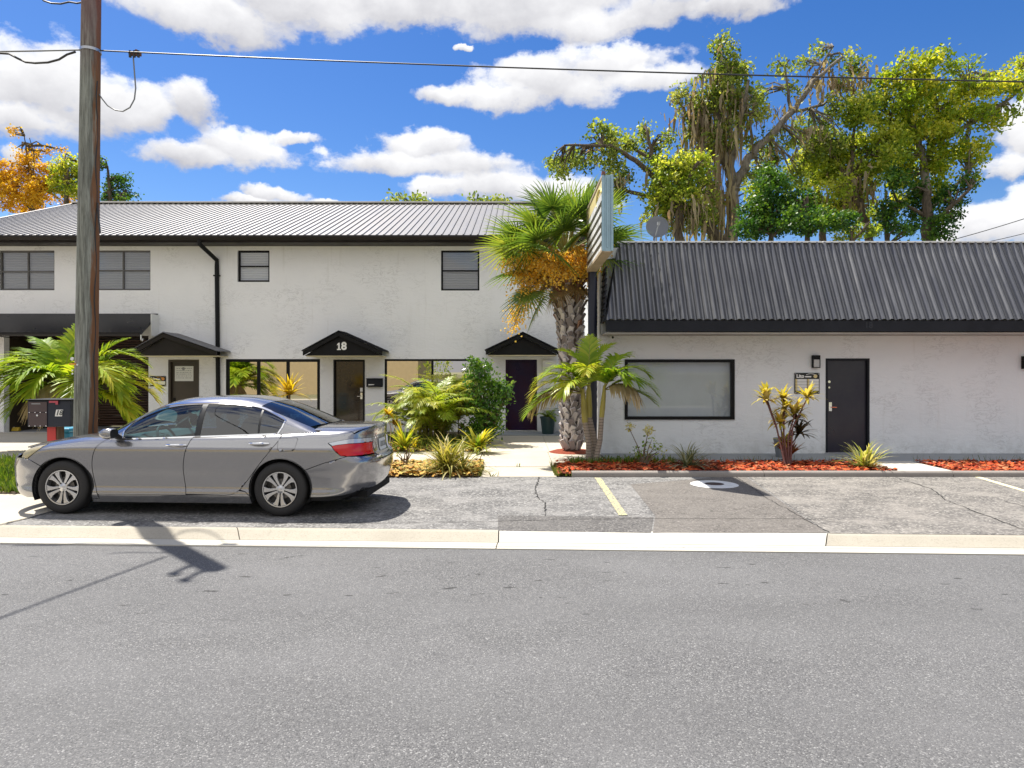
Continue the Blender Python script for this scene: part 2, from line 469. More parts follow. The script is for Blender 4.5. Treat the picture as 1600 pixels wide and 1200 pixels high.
M_orange = pm('orange_print', (0.75, 0.30, 0.05), 0.5)
M_goldprint = pm('gold_print', (0.70, 0.58, 0.28), 0.5)
M_yellow = pm('yellow_paint', (0.50, 0.34, 0.03), 0.7, var=0.3, vscale=6)
M_beige = pm('beige_wall', (0.52, 0.40, 0.22), 0.9, var=0.1)
# ------------------------------------------------------------------ ground, road, kerb, lot
def sheet(name, pts, z, mat, thick=0.0):
    m = MB()
    if thick > 0: m.ext([(p[0], p[1], z - thick) for p in pts], (0, 0, thick))
    else: m.poly([(p[0], p[1], z) for p in pts])
    return tag(m.build(name, mat, recalc=True), kind='structure')
KS = 0.0429
def kp(tt, off): return (tt - KS * off, 7.615 - KS * tt - off)   # along the kerb, off metres towards the camera
g = MB(); g.quad((-700, -500, -0.14), (700, -500, -0.14), (700, 900, -0.14), (-700, 900, -0.14)); tag(g.build('ground', M_ground), kind='structure')
road = MB(); a, b_, c, d_ = kp(-90, 0.44), kp(90, 0.44), kp(90, 13.5), kp(-90, 13.5)
road.quad((*d_, -0.09), (*c, -0.09), (*b_, -0.09), (*a, -0.09)); tag(road.build('road', M_road), kind='structure')

def kerb_piece(name, t0, t1, mat, skew0=0.0, skew1=0.0):
    prof = [(-0.05, -0.13), (-0.05, 0.0), (0.02, 0.004), (0.055, -0.008), (0.15, -0.058), (0.20, -0.076), (0.20, -0.13)]
    m = MB(); n = len(prof); vs = []
    for (tt, sk) in ((t0, skew0), (t1, skew1)):
        for (o, z) in prof:
            p = kp(tt + sk * o, o); vs.append((p[0], p[1], z))
    fs = [(i, (i + 1) % n, n + (i + 1) % n, n + i) for i in range(n)] + [tuple(range(n)), tuple(range(n, 2 * n))[::-1]]
    m.add(vs, fs); return tag(m.build(name, mat, smooth=True, angle=50), kind='structure')
def kt(px): return (px - CX) / 142.0
J = [-40, kt(357), kt(779), kt(1290), 40]
gap = 0.006
kerb_piece('kerb', J[0], J[1] - gap, M_kerb_old, 0, 0.6)
kerb_piece('kerb', J[1] + gap, J[2] - gap, M_kerb_old, 0.6, 0.05)
kerb_piece('kerb', J[2] + gap, J[3] - gap, M_kerb_new, 0.05, -0.5)
kerb_piece('kerb', J[3] + gap, J[4], M_kerb_old, -0.5, 0)
kerb_piece('far_kerb', -40, 40, M_kerb_old).location.y -= 0  # placed below
fk = bpy.data.objects['far_kerb']; fk.rotation_euler = (0, 0, pi); fk.location = (0, 7.615 - 13.7, 0); fk.location.z = -0.13
gu = MB()
for (t0, t1) in ((J[0], J[2] - gap), (J[2] + gap, J[4])):
    a, b_, c, d_ = kp(t0, 0.203), kp(t1, 0.203), kp(t1, 0.45), kp(t0, 0.45)
    gu.ext([(*d_, -0.14), (*c, -0.14), (*b_, -0.14), (*a, -0.14)], (0, 0, 0.061))
tag(gu.build('gutter', M_gutter), kind='structure')

LX = -5.93
YM = 11.55      # back edge of the parking lot
def kline(x): return kp(x, 0.052 - 0.1)[1]
lotpts = [(LX, kline(LX)), (40, kline(40)), (40, YM), (LX, YM)]
sheet('parking_lot', lotpts, 0.0, M_lot, 0.13)
# concrete that fills the ground between the lot and the buildings
sheet('pavement', [(-40, kline(-40)), (LX - 0.012, kline(LX)), (LX - 0.012, 9.95), (-40, 9.95)], 0.0, M_conc, 0.13)
sheet('pavement', [(-7.05, 9.955), (LX - 0.012, 9.955), (LX - 0.012, 13.4), (-7.05, 13.4)], 0.0, M_conc, 0.13)
sheet('soil', [(-40, 9.96), (-7.06, 9.96), (-7.06, 13.4), (-40, 13.4)], 0.02, M_soil, 0.14)
sheet('pavement', [(-40, 13.405), (-2.25, 13.405), (-2.25, 15.1), (-40, 15.1)], 0.012, M_conc, 0.14)
sheet('pavement', [(-2.24, 13.405), (-0.74, 13.405), (-0.74, 15.1), (-2.24, 15.1)], 0.012, M_conc, 0.14)
sheet('driveway', [(-40, 15.105), (-6.5, 15.105), (-6.5, 20.12), (-40, 20.12)], 0.008, M_conc, 0.14)
sheet('soil', [(-6.49, 15.105), (-0.82, 15.105), (-0.82, 20.12), (-6.49, 20.12)], 0.02, M_soil, 0.14)
sheet('soil', [(LX, YM + 0.01), (-0.62, YM + 0.01), (-0.62, 13.395), (LX, 13.395)], 0.02, M_soil, 0.14)
# walkway to the purple door: three slabs with joints
sheet('walkway', [(-0.60, YM + 0.01), (0.69, YM + 0.01), (0.69, 12.75), (-0.60, 12.75)], 0.006, M_conc, 0.14)
sheet('walkway', [(-0.72, 12.765), (0.70, 12.765), (0.70, 15.1), (-0.72, 15.1)], 0.012, M_conc, 0.14)
sheet('walkway', [(-0.80, 15.115), (0.74, 15.115), (0.74, 19.0), (-0.80, 19.0)], 0.012, M_conc, 0.14)
sheet('porch_slab', [(-0.9, 19.01), (1.4, 19.01), (1.4, 20.12), (-0.9, 20.12)], 0.03, M_greyslab, 0.16)
sheet('pavement', [(0.712, 13.05), (1.80, 13.05), (1.80, 15.1), (0.712, 15.1)], 0.008, M_conc, 0.14)
sheet('pavement', [(0.75, 15.11), (1.80, 15.11), (1.80, 20.12), (0.75, 20.12)], 0.008, M_conc, 0.14)
sheet('porch_slab', [(1.81, 13.06), (40, 13.06), (40, 14.70), (1.81, 14.70)], 0.03, M_greyslab, 0.16)
# repaired areas on the lot, thin sheets
def gp(px, py): p = gnd(px, py); return (p.x, p.y)
sheet('asphalt_patch', [gp(985, 757), gp(1140, 744.6), gp(1165, 744.6), gp(1292, 833), gp(1020, 833), gp(1024, 806)], 0.004, M_lotbrown)
sheet('asphalt_patch', [gp(1169, 744.6), gp(1602, 744.6), gp(2300, 744.6), gp(2300, 843), gp(1602, 836.5), gp(1296, 834)], 0.004, M_lotpale)
sheet('asphalt_patch', [gp(778, 806), gp(1021, 808), gp(1017, 833), gp(778, 830)], 0.004, M_lotdark)
def line_between(name, p0, p1, wdt, mat, z=0.008):
    p0, p1 = Vector(gp(*p0)), Vector(gp(*p1)); dd = (p1 - p0).normalized(); nn = Vector((-dd.y, dd.x)) * wdt / 2
    return sheet(name, [p0 - nn, p1 - nn, p1 + nn, p0 + nn], z, mat)
line_between('parking_line', (934, 747), (974, 806), 0.105, M_yellowline)
line_between('parking_line', (1528, 746), (1690, 794), 0.095, M_paleline)
def crack(pts, w0, seed, z=0.0085):
    rr = random.Random(seed); P = [Vector(gp(*p)) for p in pts]; Q = []
    for a, b_ in zip(P[:-1], P[1:]):
        n = max(2, int((b_ - a).length / 0.07))
        for i in range(n): Q.append(a.lerp(b_, i / n) + Vector((rr.uniform(-.018, .018), rr.uniform(-.018, .018))))
    Q.append(P[-1]); m = MB()
    pts3 = []; ws = []; sd = []
    for i, q in enumerate(Q):
        tt = Q[min(i + 1, len(Q) - 1)] - Q[max(i - 1, 0)]; nn = Vector((-tt.y, tt.x)).normalized()
        pts3.append((q.x, q.y, z)); ws.append(w0 * rr.uniform(0.35, 1.2)); sd.append((nn.x, nn.y, 0))
    m.strap(pts3, ws, sd); return tag(m.build('asphalt_crack', M_crack, recalc=False), kind='structure')
crack([(842, 746), (836, 768), (840, 778), (852, 786), (851, 806)], 0.016, 1)
crack([(1405, 749), (1455, 764), (1478, 782), (1520, 799), (1600, 828), (1700, 850)], 0.02, 2)
crack([(1560, 781), (1600, 792), (1660, 800)], 0.012, 3)
crack([(640, 817), (780, 815), (900, 812), (1020, 811), (1180, 811), (1300, 812)], 0.012, 4)
crack([(30, 812), (300, 817), (640, 818)], 0.012, 5)
crack([(1150, 745), (1200, 780), (1296, 833)], 0.012, 6)
crack([(-60, 830), (0, 821), (82, 800), (120, 791)], 0.03, 7)

# planting strip along the right building: rounded kerb, mulch mound, chips
def strip(x0, x1, y0, y1, ztop, mat, name, nx=60, ny=8, seed=1):
    rr = random.Random(seed); m = MB(); vs = []
    for j in range(ny + 1):
        for i in range(nx + 1):
            u, v = i / nx, j / ny
            e = min(1, 8 * min(v, 1 - v)) * min(1, 20 * min(u, 1 - u))
            vs.append((x0 + (x1 - x0) * u, y0 + (y1 - y0) * v, ztop * (0.55 + 0.45 * e) + rr.uniform(-.012, .012)))
    fs = [(j * (nx + 1) + i, j * (nx + 1) + i + 1, (j + 1) * (nx + 1) + i + 1, (j + 1) * (nx + 1) + i) for j in range(ny) for i in range(nx)]
    m.add(vs, fs); return tag(m.build(name, mat, smooth=True), kind='structure')
XB0, XB1, XB2 = 0.72, 6.55, 7.55
strip(XB0, XB1, 11.66, 13.05, 0.085, M_mulchbase, 'mulch_bed', 110, 14, 1)
strip(XB2, 16, 11.66, 13.05, 0.085, M_mulchbase, 'mulch_bed', 150, 14, 2)
sheet('walkway', [(XB1 + 0.01, 11.68), (XB2 - 0.01, 11.68), (XB2 - 0.01, 13.05), (XB1 + 0.01, 13.05)], 0.075, M_kerb_new, 0.2)
km = MB()
for (x0, x1) in ((0.95, 4.2), (4.21, 7.4), (7.41, 10.6), (10.61, 18)):
    prof = [(11.555, 0.0), (11.56, 0.06), (11.59, 0.09), (11.65, 0.095), (11.68, 0.07), (11.68, 0.0)]
    n = len(prof); vs = [(x0, y, z) for y, z in prof] + [(x1, y, z) for y, z in prof]
    km.add(vs, [(i, (i + 1) % n, n + (i + 1) % n, n + i) for i in range(n)] + [tuple(range(n)), tuple(range(n, 2 * n))[::-1]])
M_edge = concrete('edging_concrete', (0.30, 0.27, 0.24), (0.2, 0.18, 0.165), 0.9)
tag(km.build('edging_kerb', M_edge, smooth=True, angle=50), kind='structure')
def chips(name, n, boxes, zbase, size, mat, label, aspect=0.35, flat=0.35, zs=0.03):
    V = []; rn = []
    areas = np.array([(b[1] - b[0]) * (b[3] - b[2]) for b in boxes]); pick = RNG.choice(len(boxes), n, p=areas / areas.sum())
    for k in pick:
        x0, x1, y0, y1 = boxes[k]
        c = Vector((RNG.uniform(x0, x1), RNG.uniform(y0, y1), zbase + RNG.uniform(0, zs)))
        a = RNG.uniform(0, 2 * pi); dv = Vector((math.cos(a), math.sin(a), RNG.uniform(-flat, flat))).normalized(); sv = dv.cross(Vector((RNG.uniform(-.5, .5), RNG.uniform(-.5, .5), 1))).normalized()
        L = size * RNG.uniform(0.5, 1.3) / 2; W = L * aspect * RNG.uniform(0.6, 1.5)
        V.append([c - dv * L - sv * W, c + dv * L - sv * W, c + dv * L + sv * W, c - dv * L + sv * W]); rn.append(RNG.uniform())
    o = fast_quads(name, np.array([[list(q) for q in f] for f in V]), rn, mat, None, (boxes[0][0], boxes[0][2], 0))
    return tag(o, label, None, None, 'stuff')
tag(chips('mulch', 6500, [(XB0 + .05, XB1, 11.68, 13.03), (XB2, 12.5, 11.68, 13.03)], 0.085, 0.085, M_chip, 'red bark mulch spread along the foot of the grey white building'), cat='mulch')
tag(chips('leaf_litter', 3600, [(-2.3, -0.64, 11.5, 13.35), (-4.5, -2.3, 11.6, 13.35)], 0.03, 0.085, M_litter, 'yellow and orange dry leaves lying in the bed beside the walkway', 0.6, 0.5, 0.05), cat='leaf litter')
tag(chips('leaf_litter', 900, [(-4.5, -0.9, 15.15, 16.6)], 0.03, 0.08, M_litter, 'dry leaves on the soil below the bushes behind the cross path', 0.6, 0.5, 0.03), cat='leaf litter')

# mown grass at the left edge and weeds in the joints
M_grass = foliage('grass_blade', [(0.05, 0.10, 0.012), (0.09, 0.17, 0.02), (0.15, 0.24, 0.03), (0.22, 0.26, 0.05)], 0.4)
M_weed = foliage('weed_blade', [(0.07, 0.10, 0.02), (0.14, 0.17, 0.035), (0.28, 0.25, 0.08)], 0.4)
def grass(name, n, boxes, h, mat, label, z=0.02, wd=0.012):
    V = []; rn = []
    areas = np.array([(b[1] - b[0]) * (b[3] - b[2]) for b in boxes]); pick = RNG.choice(len(boxes), n, p=areas / areas.sum())
    for k in pick:
        x0, x1, y0, y1 = boxes[k]
        c = Vector((RNG.uniform(x0, x1), RNG.uniform(y0, y1), z)); a = RNG.uniform(0, 2 * pi); hh = h * RNG.uniform(.4, 1.2)
        s = Vector((math.cos(a), math.sin(a), 0)) * wd * RNG.uniform(.6, 1.4); l = Vector((RNG.normal() * .35, RNG.normal() * .35, 1)) * hh
        V.append([c - s, c + s, c + l + s * .3, c + l - s * .3]); rn.append(RNG.uniform())
    o = fast_quads(name, np.array([[list(q) for q in f] for f in V]), rn, mat, None, (boxes[0][0], boxes[0][2], 0))
    return tag(o, label, 'grass', None, 'stuff')
grass('grass', 9000, [(-10.5, -7.07, 9.97, 13.38)], 0.16, M_grass, 'bright green strip of grass at the left edge in front of the car', wd=0.016)
grass('weeds', 330, [(0.74, 1.25, 11.6, 12.0), (-0.66, -0.58, 11.56, 12.7), (-0.45, -0.3, 11.55, 11.6), (0.66, 0.74, 11.6, 13.0), (0.0, 0.12, 12.74, 12.8)], 0.09, M_weed, 'short yellow green weeds growing at the edges of the walkway', 0.01)
grass('weeds', 1500, [(-5.0, -0.85, 15.2, 18.2)], 0.22, M_grass, 'low green weeds under the bushes in front of the white building', wd=0.014)
grass('weeds', 420, [(1.3, 6.5, 12.85, 13.1), (7.6, 11, 12.85, 13.1)], 0.13, M_weed, 'thin weeds between the red mulch and the grey slab', 0.05, 0.006)
grass('weeds', 600, [(1.0, 3.0, 12.6, 13.1)], 0.13, M_grass, 'small green weeds behind the three stemmed palm', 0.05, 0.014)
# ------------------------------------------------------------------ helpers for walls and openings
def wall_front(mb, x0, x1, z0, z1, y, depth, holes):
    """a wall facing -Y with rectangular openings (hx0,hx1,hz0,hz1) and their reveals"""
    xs = sorted({x0, x1, *[h[0] for h in holes], *[h[1] for h in holes]}); zs = sorted({z0, z1, *[h[2] for h in holes], *[h[3] for h in holes]})
    for i in range(len(xs) - 1):
        for j in range(len(zs) - 1):
            a, b, c, d = xs[i], xs[i + 1], zs[j], zs[j + 1]; mx, mz = (a + b) / 2, (c + d) / 2
            if any(h[0] < mx < h[1] and h[2] < mz < h[3] for h in holes): continue
            mb.quad((a, y, c), (b, y, c), (b, y, d), (a, y, d))
    for (a, b, c, d) in holes:
        mb.quad((a, y, c), (a, y + depth, c), (a, y + depth, d), (a, y, d))
        mb.quad((b, y, c), (b, y, d), (b, y + depth, d), (b, y + depth, c))
        mb.quad((a, y, d), (b, y, d), (b, y + depth, d), (a, y + depth, d))
        mb.quad((a, y, c), (a, y + depth, c), (b, y + depth, c), (b, y, c))

def window(parent, x0, x1, z0, z1, y, fmat, pane, back, nx=1, nz=1, fw=0.05, set_=0.06, depth=0.05, muntin=0.04, backd=0.09, name='window', zsplit=None, front=False):
    f = MB(); ya = y + set_; yb = ya + depth
    if front: ya = y - 0.03
    f.box(x0, x0 + fw, ya, yb, z0, z1); f.box(x1 - fw, x1, ya, yb, z0, z1)
    f.box(x0 + fw, x1 - fw, ya, yb, z1 - fw, z1); f.box(x0 + fw, x1 - fw, ya, yb, z0, z0 + fw)
    ix0, ix1, iz0, iz1 = x0 + fw, x1 - fw, z0 + fw, z1 - fw
    for k in range(1, nx):
        c = ix0 + (ix1 - ix0) * k / nx; f.box(c - muntin / 2, c + muntin / 2, ya + 0.004, yb - .003, iz0, iz1)
    for k in range(1, nz):
        c = iz0 + (iz1 - iz0) * (k / nz if zsplit is None else zsplit); f.box(ix0, ix1, ya + 0.007, yb - .006, c - muntin / 2, c + muntin / 2)
    fo = f.build(name, fmat, parent, bevel=0.004)
    for i in range(nx):
        p = MB(); a = ix0 + (ix1 - ix0) * i / nx; b = ix0 + (ix1 - ix0) * (i + 1) / nx
        p.quad((a, yb - .02, iz0), (b, yb - .02, iz0), (b, yb - .02, iz1), (a, yb - .02, iz1)); p.build('pane', pane, fo)
    if back is not None:
        q = MB(); q.box(ix0 - .02, ix1 + .02, y + set_ + backd, y + set_ + backd + .01, iz0 - .02, iz1 + .02); q.build('window_back', back, fo)  # in the shop windows a dark sheet standing in for the unlit room
    return fo

# ------------------------------------------------------------------ two storey building with the long metal roof
SL = 53.0; YL = FOC / SL
bl = empty('office_building', (-6.5, YL, 0), 'long two storey white stucco building under a ribbed metal gable roof', 'building')
XL0, XL1 = -17.4, 1.9
def hx(px): return wx(px, SL)
def hz(py): return wz(py, SL)
EAVE_S, RIDGE_S = 54.7, 40.6
YE, ZE = FOC / EAVE_S, wz(367.5, EAVE_S); YR, ZR = FOC / RIDGE_S, wz(319, RIDGE_S)
gx0, gx1 = hx(6), hx(232)
holes = [(gx0, gx1, 0.0, 2.86),
         (hx(-2), hx(85), hz(453.5), hz(391)), (hx(146), hx(235), hz(453.5), hz(391)), (hx(371), hx(421), hz(440.5), hz(391)), (hx(689), hx(749), hz(454), hz(391)),
         (hx(353), hx(500), 0.55, hz(561)), (hx(601), hx(750), 0.52, hz(561)),
         (hx(263), hx(311), 0.02, hz(562)), (hx(521), hx(570), 0.02, hz(562)), (hx(790), hx(839), 0.06, hz(562))]
m = MB(); wall_front(m, XL0, XL1, -0.1, ZE + 0.12, YL, 0.22, holes)
yb = 2 * YR - YE
m.poly([(XL0, YL, -.1), (XL0, YL, ZE), (XL0, YR, ZR - .1), (XL0, yb, ZE), (XL0, yb, -.1)])
m.poly([(XL1, YL, -.1), (XL1, yb, -.1), (XL1, yb, ZE), (XL1, YR, ZR - .1), (XL1, YL, ZE)])
m.quad((XL0, yb, -.1), (XL1, yb, -.1), (XL1, yb, ZE), (XL0, yb, ZE))
m.build('wall', M_stuccoL, bl, recalc=False)
# dark room behind the openings
m = MB(); m.quad((XL0 + .3, YL + 0.6, -.05), (XL1 - .3, YL + 0.6, -.05), (XL1 - .3, YL + 0.6, ZE), (XL0 + .3, YL + 0.6, ZE))
RX0, RX1 = -17.0, XL1 + .12
# metal roof: two pitched sheets with raised ribs
m = MB()
def roofpt(x, v, up=0.0, side=0):
    y = YE + (YR - YE) * v if side == 0 else yb + (YR - yb) * v
    z = ZE + (ZR - ZE) * v + up
    return (x, y, z)
for sd in (0, 1):
    m.quad(roofpt(RX0, 0, 0, sd), roofpt(RX1, 0, 0, sd), roofpt(RX1, 1, 0, sd), roofpt(RX0, 1, 0, sd))
    m.quad(roofpt(RX0, 0, -.05, sd), roofpt(RX1, 0, -.05, sd), roofpt(RX1, 1, -.05, sd), roofpt(RX0, 1, -.05, sd))
    nrib = int((RX1 - RX0) / 0.205)
    for i in range(nrib + 1):
        xc = RX0 + 0.012 + (RX1 - RX0 - .024) * i / nrib
        a = 0.03; hh = 0.032
        sec = [(-a, 0.001), (-a * .45, hh), (a * .45, hh), (a, 0.001)]
        p0 = [roofpt(xc + dx, 0, dz, sd) for dx, dz in sec]; p1 = [roofpt(xc + dx, 1, dz, sd) for dx, dz in sec]
        m.add(p0 + p1, [(0, 1, 5, 4), (1, 2, 6, 5), (2, 3, 7, 6), (0, 3, 2, 1)])
rf = m.build('roof', M_galv, bl, recalc=False)
m = MB(); m.box(RX0 - .02, RX1 + .02, YR - .16, YR + .16, ZR + .015, ZR + .075)
m.ext([(RX0 - .05, YE, ZE - .04), (RX0 - .05, YR, ZR - .04), (RX0 - .05, YR, ZR + .05), (RX0 - .05, YE, ZE + .05)], (0.05 - .002, 0, 0))
m.build('ridge_cap', M_ridgecap, rf, bevel=0.01)
m = MB(); m.box(RX0, RX1, YE + .012, YE + .05, ZE - .19, ZE - .012); m.box(RX0, RX1, YE + .05, YL - .003, ZE - .20, ZE - .17)
m.build('fascia', M_brownblack, bl)
m = MB(); gy0 = YE - .115
sec = [(YE + .008, ZE - .02), (gy0, ZE - .015), (gy0 - .01, ZE - .07), (gy0 + .03, ZE - .15), (YE + .008, ZE - .155)]
m.ext([(RX0, y, z) for y, z in sec], (RX1 - RX0, 0, 0)); m.build('gutter', M_brownblack, bl, bevel=0.006)
xd = hx(340)
m = MB(); m.tube([(hx(328), YE - .05, ZE - .12), (hx(328), YE - .04, ZE - .26), (xd, YL - .05, ZE - .62), (xd, YL - .05, ZE - .8), (xd + .05, YL - .05, 0.05)], [.062] * 5, 8)
for z in (4.6, 2.2): m.box(xd - .09, xd + .09, YL - .1, YL - .004, z, z + .035)
m.build('downspout', M_black, bl, smooth=True)
# upper windows with blinds
window(bl, hx(-2), hx(85), hz(453.5), hz(391), YL, M_winframe, M_pane, M_blind, 2, 2, 0.055, zsplit=.47)
window(bl, hx(146), hx(235), hz(453.5), hz(391), YL, M_winframe, M_pane, M_blind, 2, 2, 0.045, zsplit=.5)
window(bl, hx(371), hx(421), hz(440.5), hz(391), YL, M_black, M_pane, M_blind, 1, 2, 0.055, zsplit=.5)
window(bl, hx(689), hx(749), hz(454), hz(391), YL, M_black, M_pane, M_blind, 1, 2, 0.05, zsplit=.5)
# shop windows
window(bl, hx(353), hx(500), 0.55, hz(561), YL, M_black, M_panestore, M_roomdark, 3, 1, 0.085, 0.0, 0.06, 0.085, name='shop_window')
window(bl, hx(601), hx(750), 0.52, hz(561), YL, M_black, M_panestore, M_roomdark, 2, 1, 0.06, 0.0, 0.06, 0.06, name='shop_window')
def door(parent, x0, x1, z0, z1, y, mat, fmat, fw=0.05, label=None, set_=0.05):
    d = MB(); d.box(x0 + fw, x1 - fw, y + set_ + .02, y + set_ + .065, z0 + .01, z1 - fw); do = d.build('door', mat, parent, bevel=0.004)
    f = MB(); f.box(x0, x0 + fw, y - .012, y + .15, z0, z1); f.box(x1 - fw, x1, y - .012, y + .15, z0, z1); f.box(x0 + fw, x1 - fw, y - .012, y + .15, z1 - fw, z1)
    f.build('door_frame', fmat, do, bevel=0.004)
    if label: do['label'] = label
    return do
d1 = door(bl, hx(263), hx(311), 0.02, hz(562), YL, M_doorbrown, M_doorbrown, 0.07, 'brown door with a white paper notice')
def lever(parent, x, y, z, s=1, mat=M_alum, plate=True):
    h = MB()
    if plate: h.box(x - .032, x + .032, y - .02, y, z - .09, z + .1)
    h.tube([(x, y - .01, z), (x, y - .055, z), (x + .12 * s, y - .06, z - .005)], [.013, .013, .011], 8)
    return h.build('handle', mat, parent, bevel=0.004)
lever(d1, hx(271), YL + .07, 0.92, 1, M_black)
nx0, nx1 = hx(271.5), hx(300.5)
m = MB(); m.box(nx0, nx1, YL + .064, YL + .069, hz(595.5), hz(572)); pn = m.build('notice', M_paper, d1)
m = MB(); yq = YL + .0632
rr = random.Random(5)
for zz, k in ((hz(576), 9), (hz(579.5), 8), (hz(582.5), 9), (hz(585), 6), (hz(588), 8), (hz(591), 9)):
    xx = nx0 + .05
    while xx < nx1 - .06:
        ww = rr.uniform(.015, .05); m.quad((xx, yq, zz), (xx + ww, yq, zz), (xx + ww, yq, zz + .018), (xx, yq, zz + .018)); xx += ww + rr.uniform(.012, .03)
m.lathe([(0.001, 0), (.045, 0)], ((nx0 + nx1) / 2 - .02, yq - .001, hz(576)), (0, -1, 0), 16); m.build('print', M_ink, pn, recalc=False)
d2 = door(bl, hx(521), hx(570), 0.02, hz(562), YL, M_doorglass, M_black, 0.05, 'dark brown door with an upper panel and keypad lock')
m = MB(); a0, a1, c0, c1 = hx(529), hx(557), hz(612), hz(575)
for bx in ((a0, a1, c1 - .03, c1), (a0, a1, c0, c0 + .03), (a0, a0 + .03, c0 + .03, c1 - .03), (a1 - .03, a1, c0 + .03, c1 - .03)): m.box(bx[0], bx[1], YL + .062, YL + .0695, bx[2], bx[3])
m.build('panel_moulding', M_doorglass, d2)
m = MB(); m.box(hx(562), hx(566), YL + .05, YL + .069, hz(612), hz(606)); m.build('keypad', M_alum, d2)
lever(d2, hx(564), YL + .07, hz(619), -1, M_chrome)
d3 = door(bl, hx(790), hx(839), 0.06, hz(562), YL, M_doorpurple, M_doorpurple, 0.045, 'glossy dark purple door')
m = MB(); m.box(hx(789), hx(840), YL - .03, YL + .1, 0.03, 0.058); m.build('threshold', M_alum, d3)
lever(d3, hx(832), YL + .07, 0.95, -1, M_black, True)
# little gable canopies over the doors
def canopy(pxl, pxr, pxa, pya, pye, depth, mat, lab, number=None, roofm=None):
    s = FOC / (YL - depth); yf = YL - depth
    xl, xr, xa = wx(pxl, s), wx(pxr, s), wx(pxa, s); za, ze = wz(pya, s), wz(pye, s)
    th = 0.13
    m = MB()
    for (xe) in (xl, xr):
        m.ext([(xa, yf, za), (xe, yf, ze), (xe, yf, ze - th * .9), (xa, yf, za - th)], (0, 0.06, 0))
    c = m.build('canopy', mat, bl, bevel=0.005)
    if lab: c['label'] = lab
    m = MB(); g = 0.5
    m.poly([(xa, yf + .10, za - th), (xl + .02, yf + .10, ze - th * .9), (xr - .02, yf + .10, ze - th * .9)])
    m.build('gable_panel', mat, c)
    m = MB()
    for xe, sg in ((xl, -1), (xr, 1)):
        nrm = Vector((za - ze, 0, abs(xe - xa))).normalized()
        m.quad((xa, yf - .03, za + .012), (xe + .03 * sg, yf - .03, ze + .0), (xe + .03 * sg, YL - .002, ze + .0), (xa, YL - .002, za + .012))
        k = max(4, int(depth / 0.085))
        for i in range(k):
            y0 = yf - .03 + (depth + .02) * i / k
            m.ext([(xa, y0, za + .014), (xa, y0 + .04, za + .014), (xa, y0 + .02, za + .034)], (xe + .03 * sg - xa, 0, ze - za))
    m.build('canopy_roof', roofm or M_galv, c)
    m = MB(); m.box(xl + .06, xr - .06, yf + .11, YL - .003, ze - th - .012, ze - th + .02); m.build('soffit', M_creamtrim, c)
    if number:
        zn = wz(541, s); hn = 0.205; yn = yf + .09
        text_mesh('number', '8', (wx(536.2, s), yn, zn), 0.30, M_lettering, c, bold=0.012)
        m = MB(); xo = wx(528.3, s)
        m.ext([(xo - .022, yn, zn - hn / 2), (xo + .022, yn, zn - hn / 2), (xo + .022, yn, zn + hn / 2), (xo - .010, yn, zn + hn / 2), (xo - .055, yn, zn + hn * .28), (xo - .055, yn, zn + hn * .13), (xo - .022, yn, zn + hn * .24)], (0, .008, 0))
        m.box(xo - .055, xo + .055, yn - .002, yn + .006, zn - hn / 2, zn - hn / 2 + .032); m.build('number', M_lettering, c)
    return c
canopy(205, 338, 255, 520, 549, 0.95, M_brownblack, 'dark brown gable canopy with ribbed metal roof', None, M_galv)
canopy(473, 597, 529, 518, 549, 0.95, M_black, 'black gable canopy with the white number 18', '18', M_black)
canopy(759, 873, 817, 520, 548, 0.85, M_black, 'plain black gable canopy', None, M_black)
# garage recess, shutter and awning on the left
m = MB(); yr = YL + 2.3
m.quad((gx0, YL + .22, 0.0), (gx1, YL + .22, 0), (gx1, yr, 0), (gx0, yr, 0)); m.build('garage_floor', M_floorgrey, bl)
m = MB(); m.quad((gx0, YL + .22, 0), (gx0, yr, 0), (gx0, yr, 2.9), (gx0, YL + .22, 2.9)); m.quad((gx1, YL + .22, 0), (gx1, YL + .22, 2.9), (gx1, yr, 2.9), (gx1, yr, 0)); m.quad((gx0, YL + .22, 2.87), (gx1, YL + .22, 2.87), (gx1, yr, 2.87), (gx0, yr, 2.87))
m.build('garage_lining', M_doorbrown, bl)
m = MB(); n = 34
for i in range(n):
    z0 = 0.02 + 2.84 * i / n; z1 = z0 + 2.84 / n
    m.ext([(gx0 + .01, yr - .02, z0), (gx0 + .01, yr - .06, z0 + .02), (gx0 + .01, yr - .06, z1 - .025), (gx0 + .01, yr - .02, z1 - .004)], (gx1 - gx0 - .02, 0, 0))
m.build('roller_shutter', M_shutter, bl)
yf = FOC / 55.7; xr_ = hx(247); m = MB()
pts = [(yf, wz(522.5, 55.7)), (yf - .01, wz(519, 55.7)), (YL - .01, hz(490)), (YL - .01, hz(494)), (yf + .02, wz(525, 55.7))]
m.ext([(-17.6, y, z) for y, z in pts], (xr_ + 17.6, 0, 0)); aw = m.build('awning', M_awning, bl)
for x in (-16.2, -14.6, -13.0, -11.6): m = MB(); m.tube([(x, YL - .02, 2.75), (x, yf + .05, wz(524, 55.7) - .01)], .014, 6); m.build('support_rod', M_black, aw)
m = MB(); m.box(xr_ + .006, xr_ + .03, YL - .42, YL - .004, 2.83, 3.46); m.build('side_flap', M_whitepaint, aw)
m = MB()
m.tube([(xr_ + .02, yf + .02, wz(523, 55.7)), (xr_ + .02, yf + .02, wz(523, 55.7) - .14), (xr_ + .02, yf + .09, wz(523, 55.7) - .17), (xr_ + .02, yf + .12, wz(523, 55.7) - .10)], .016, 6); m.build('bracket', M_whitepaint, aw, smooth=True)

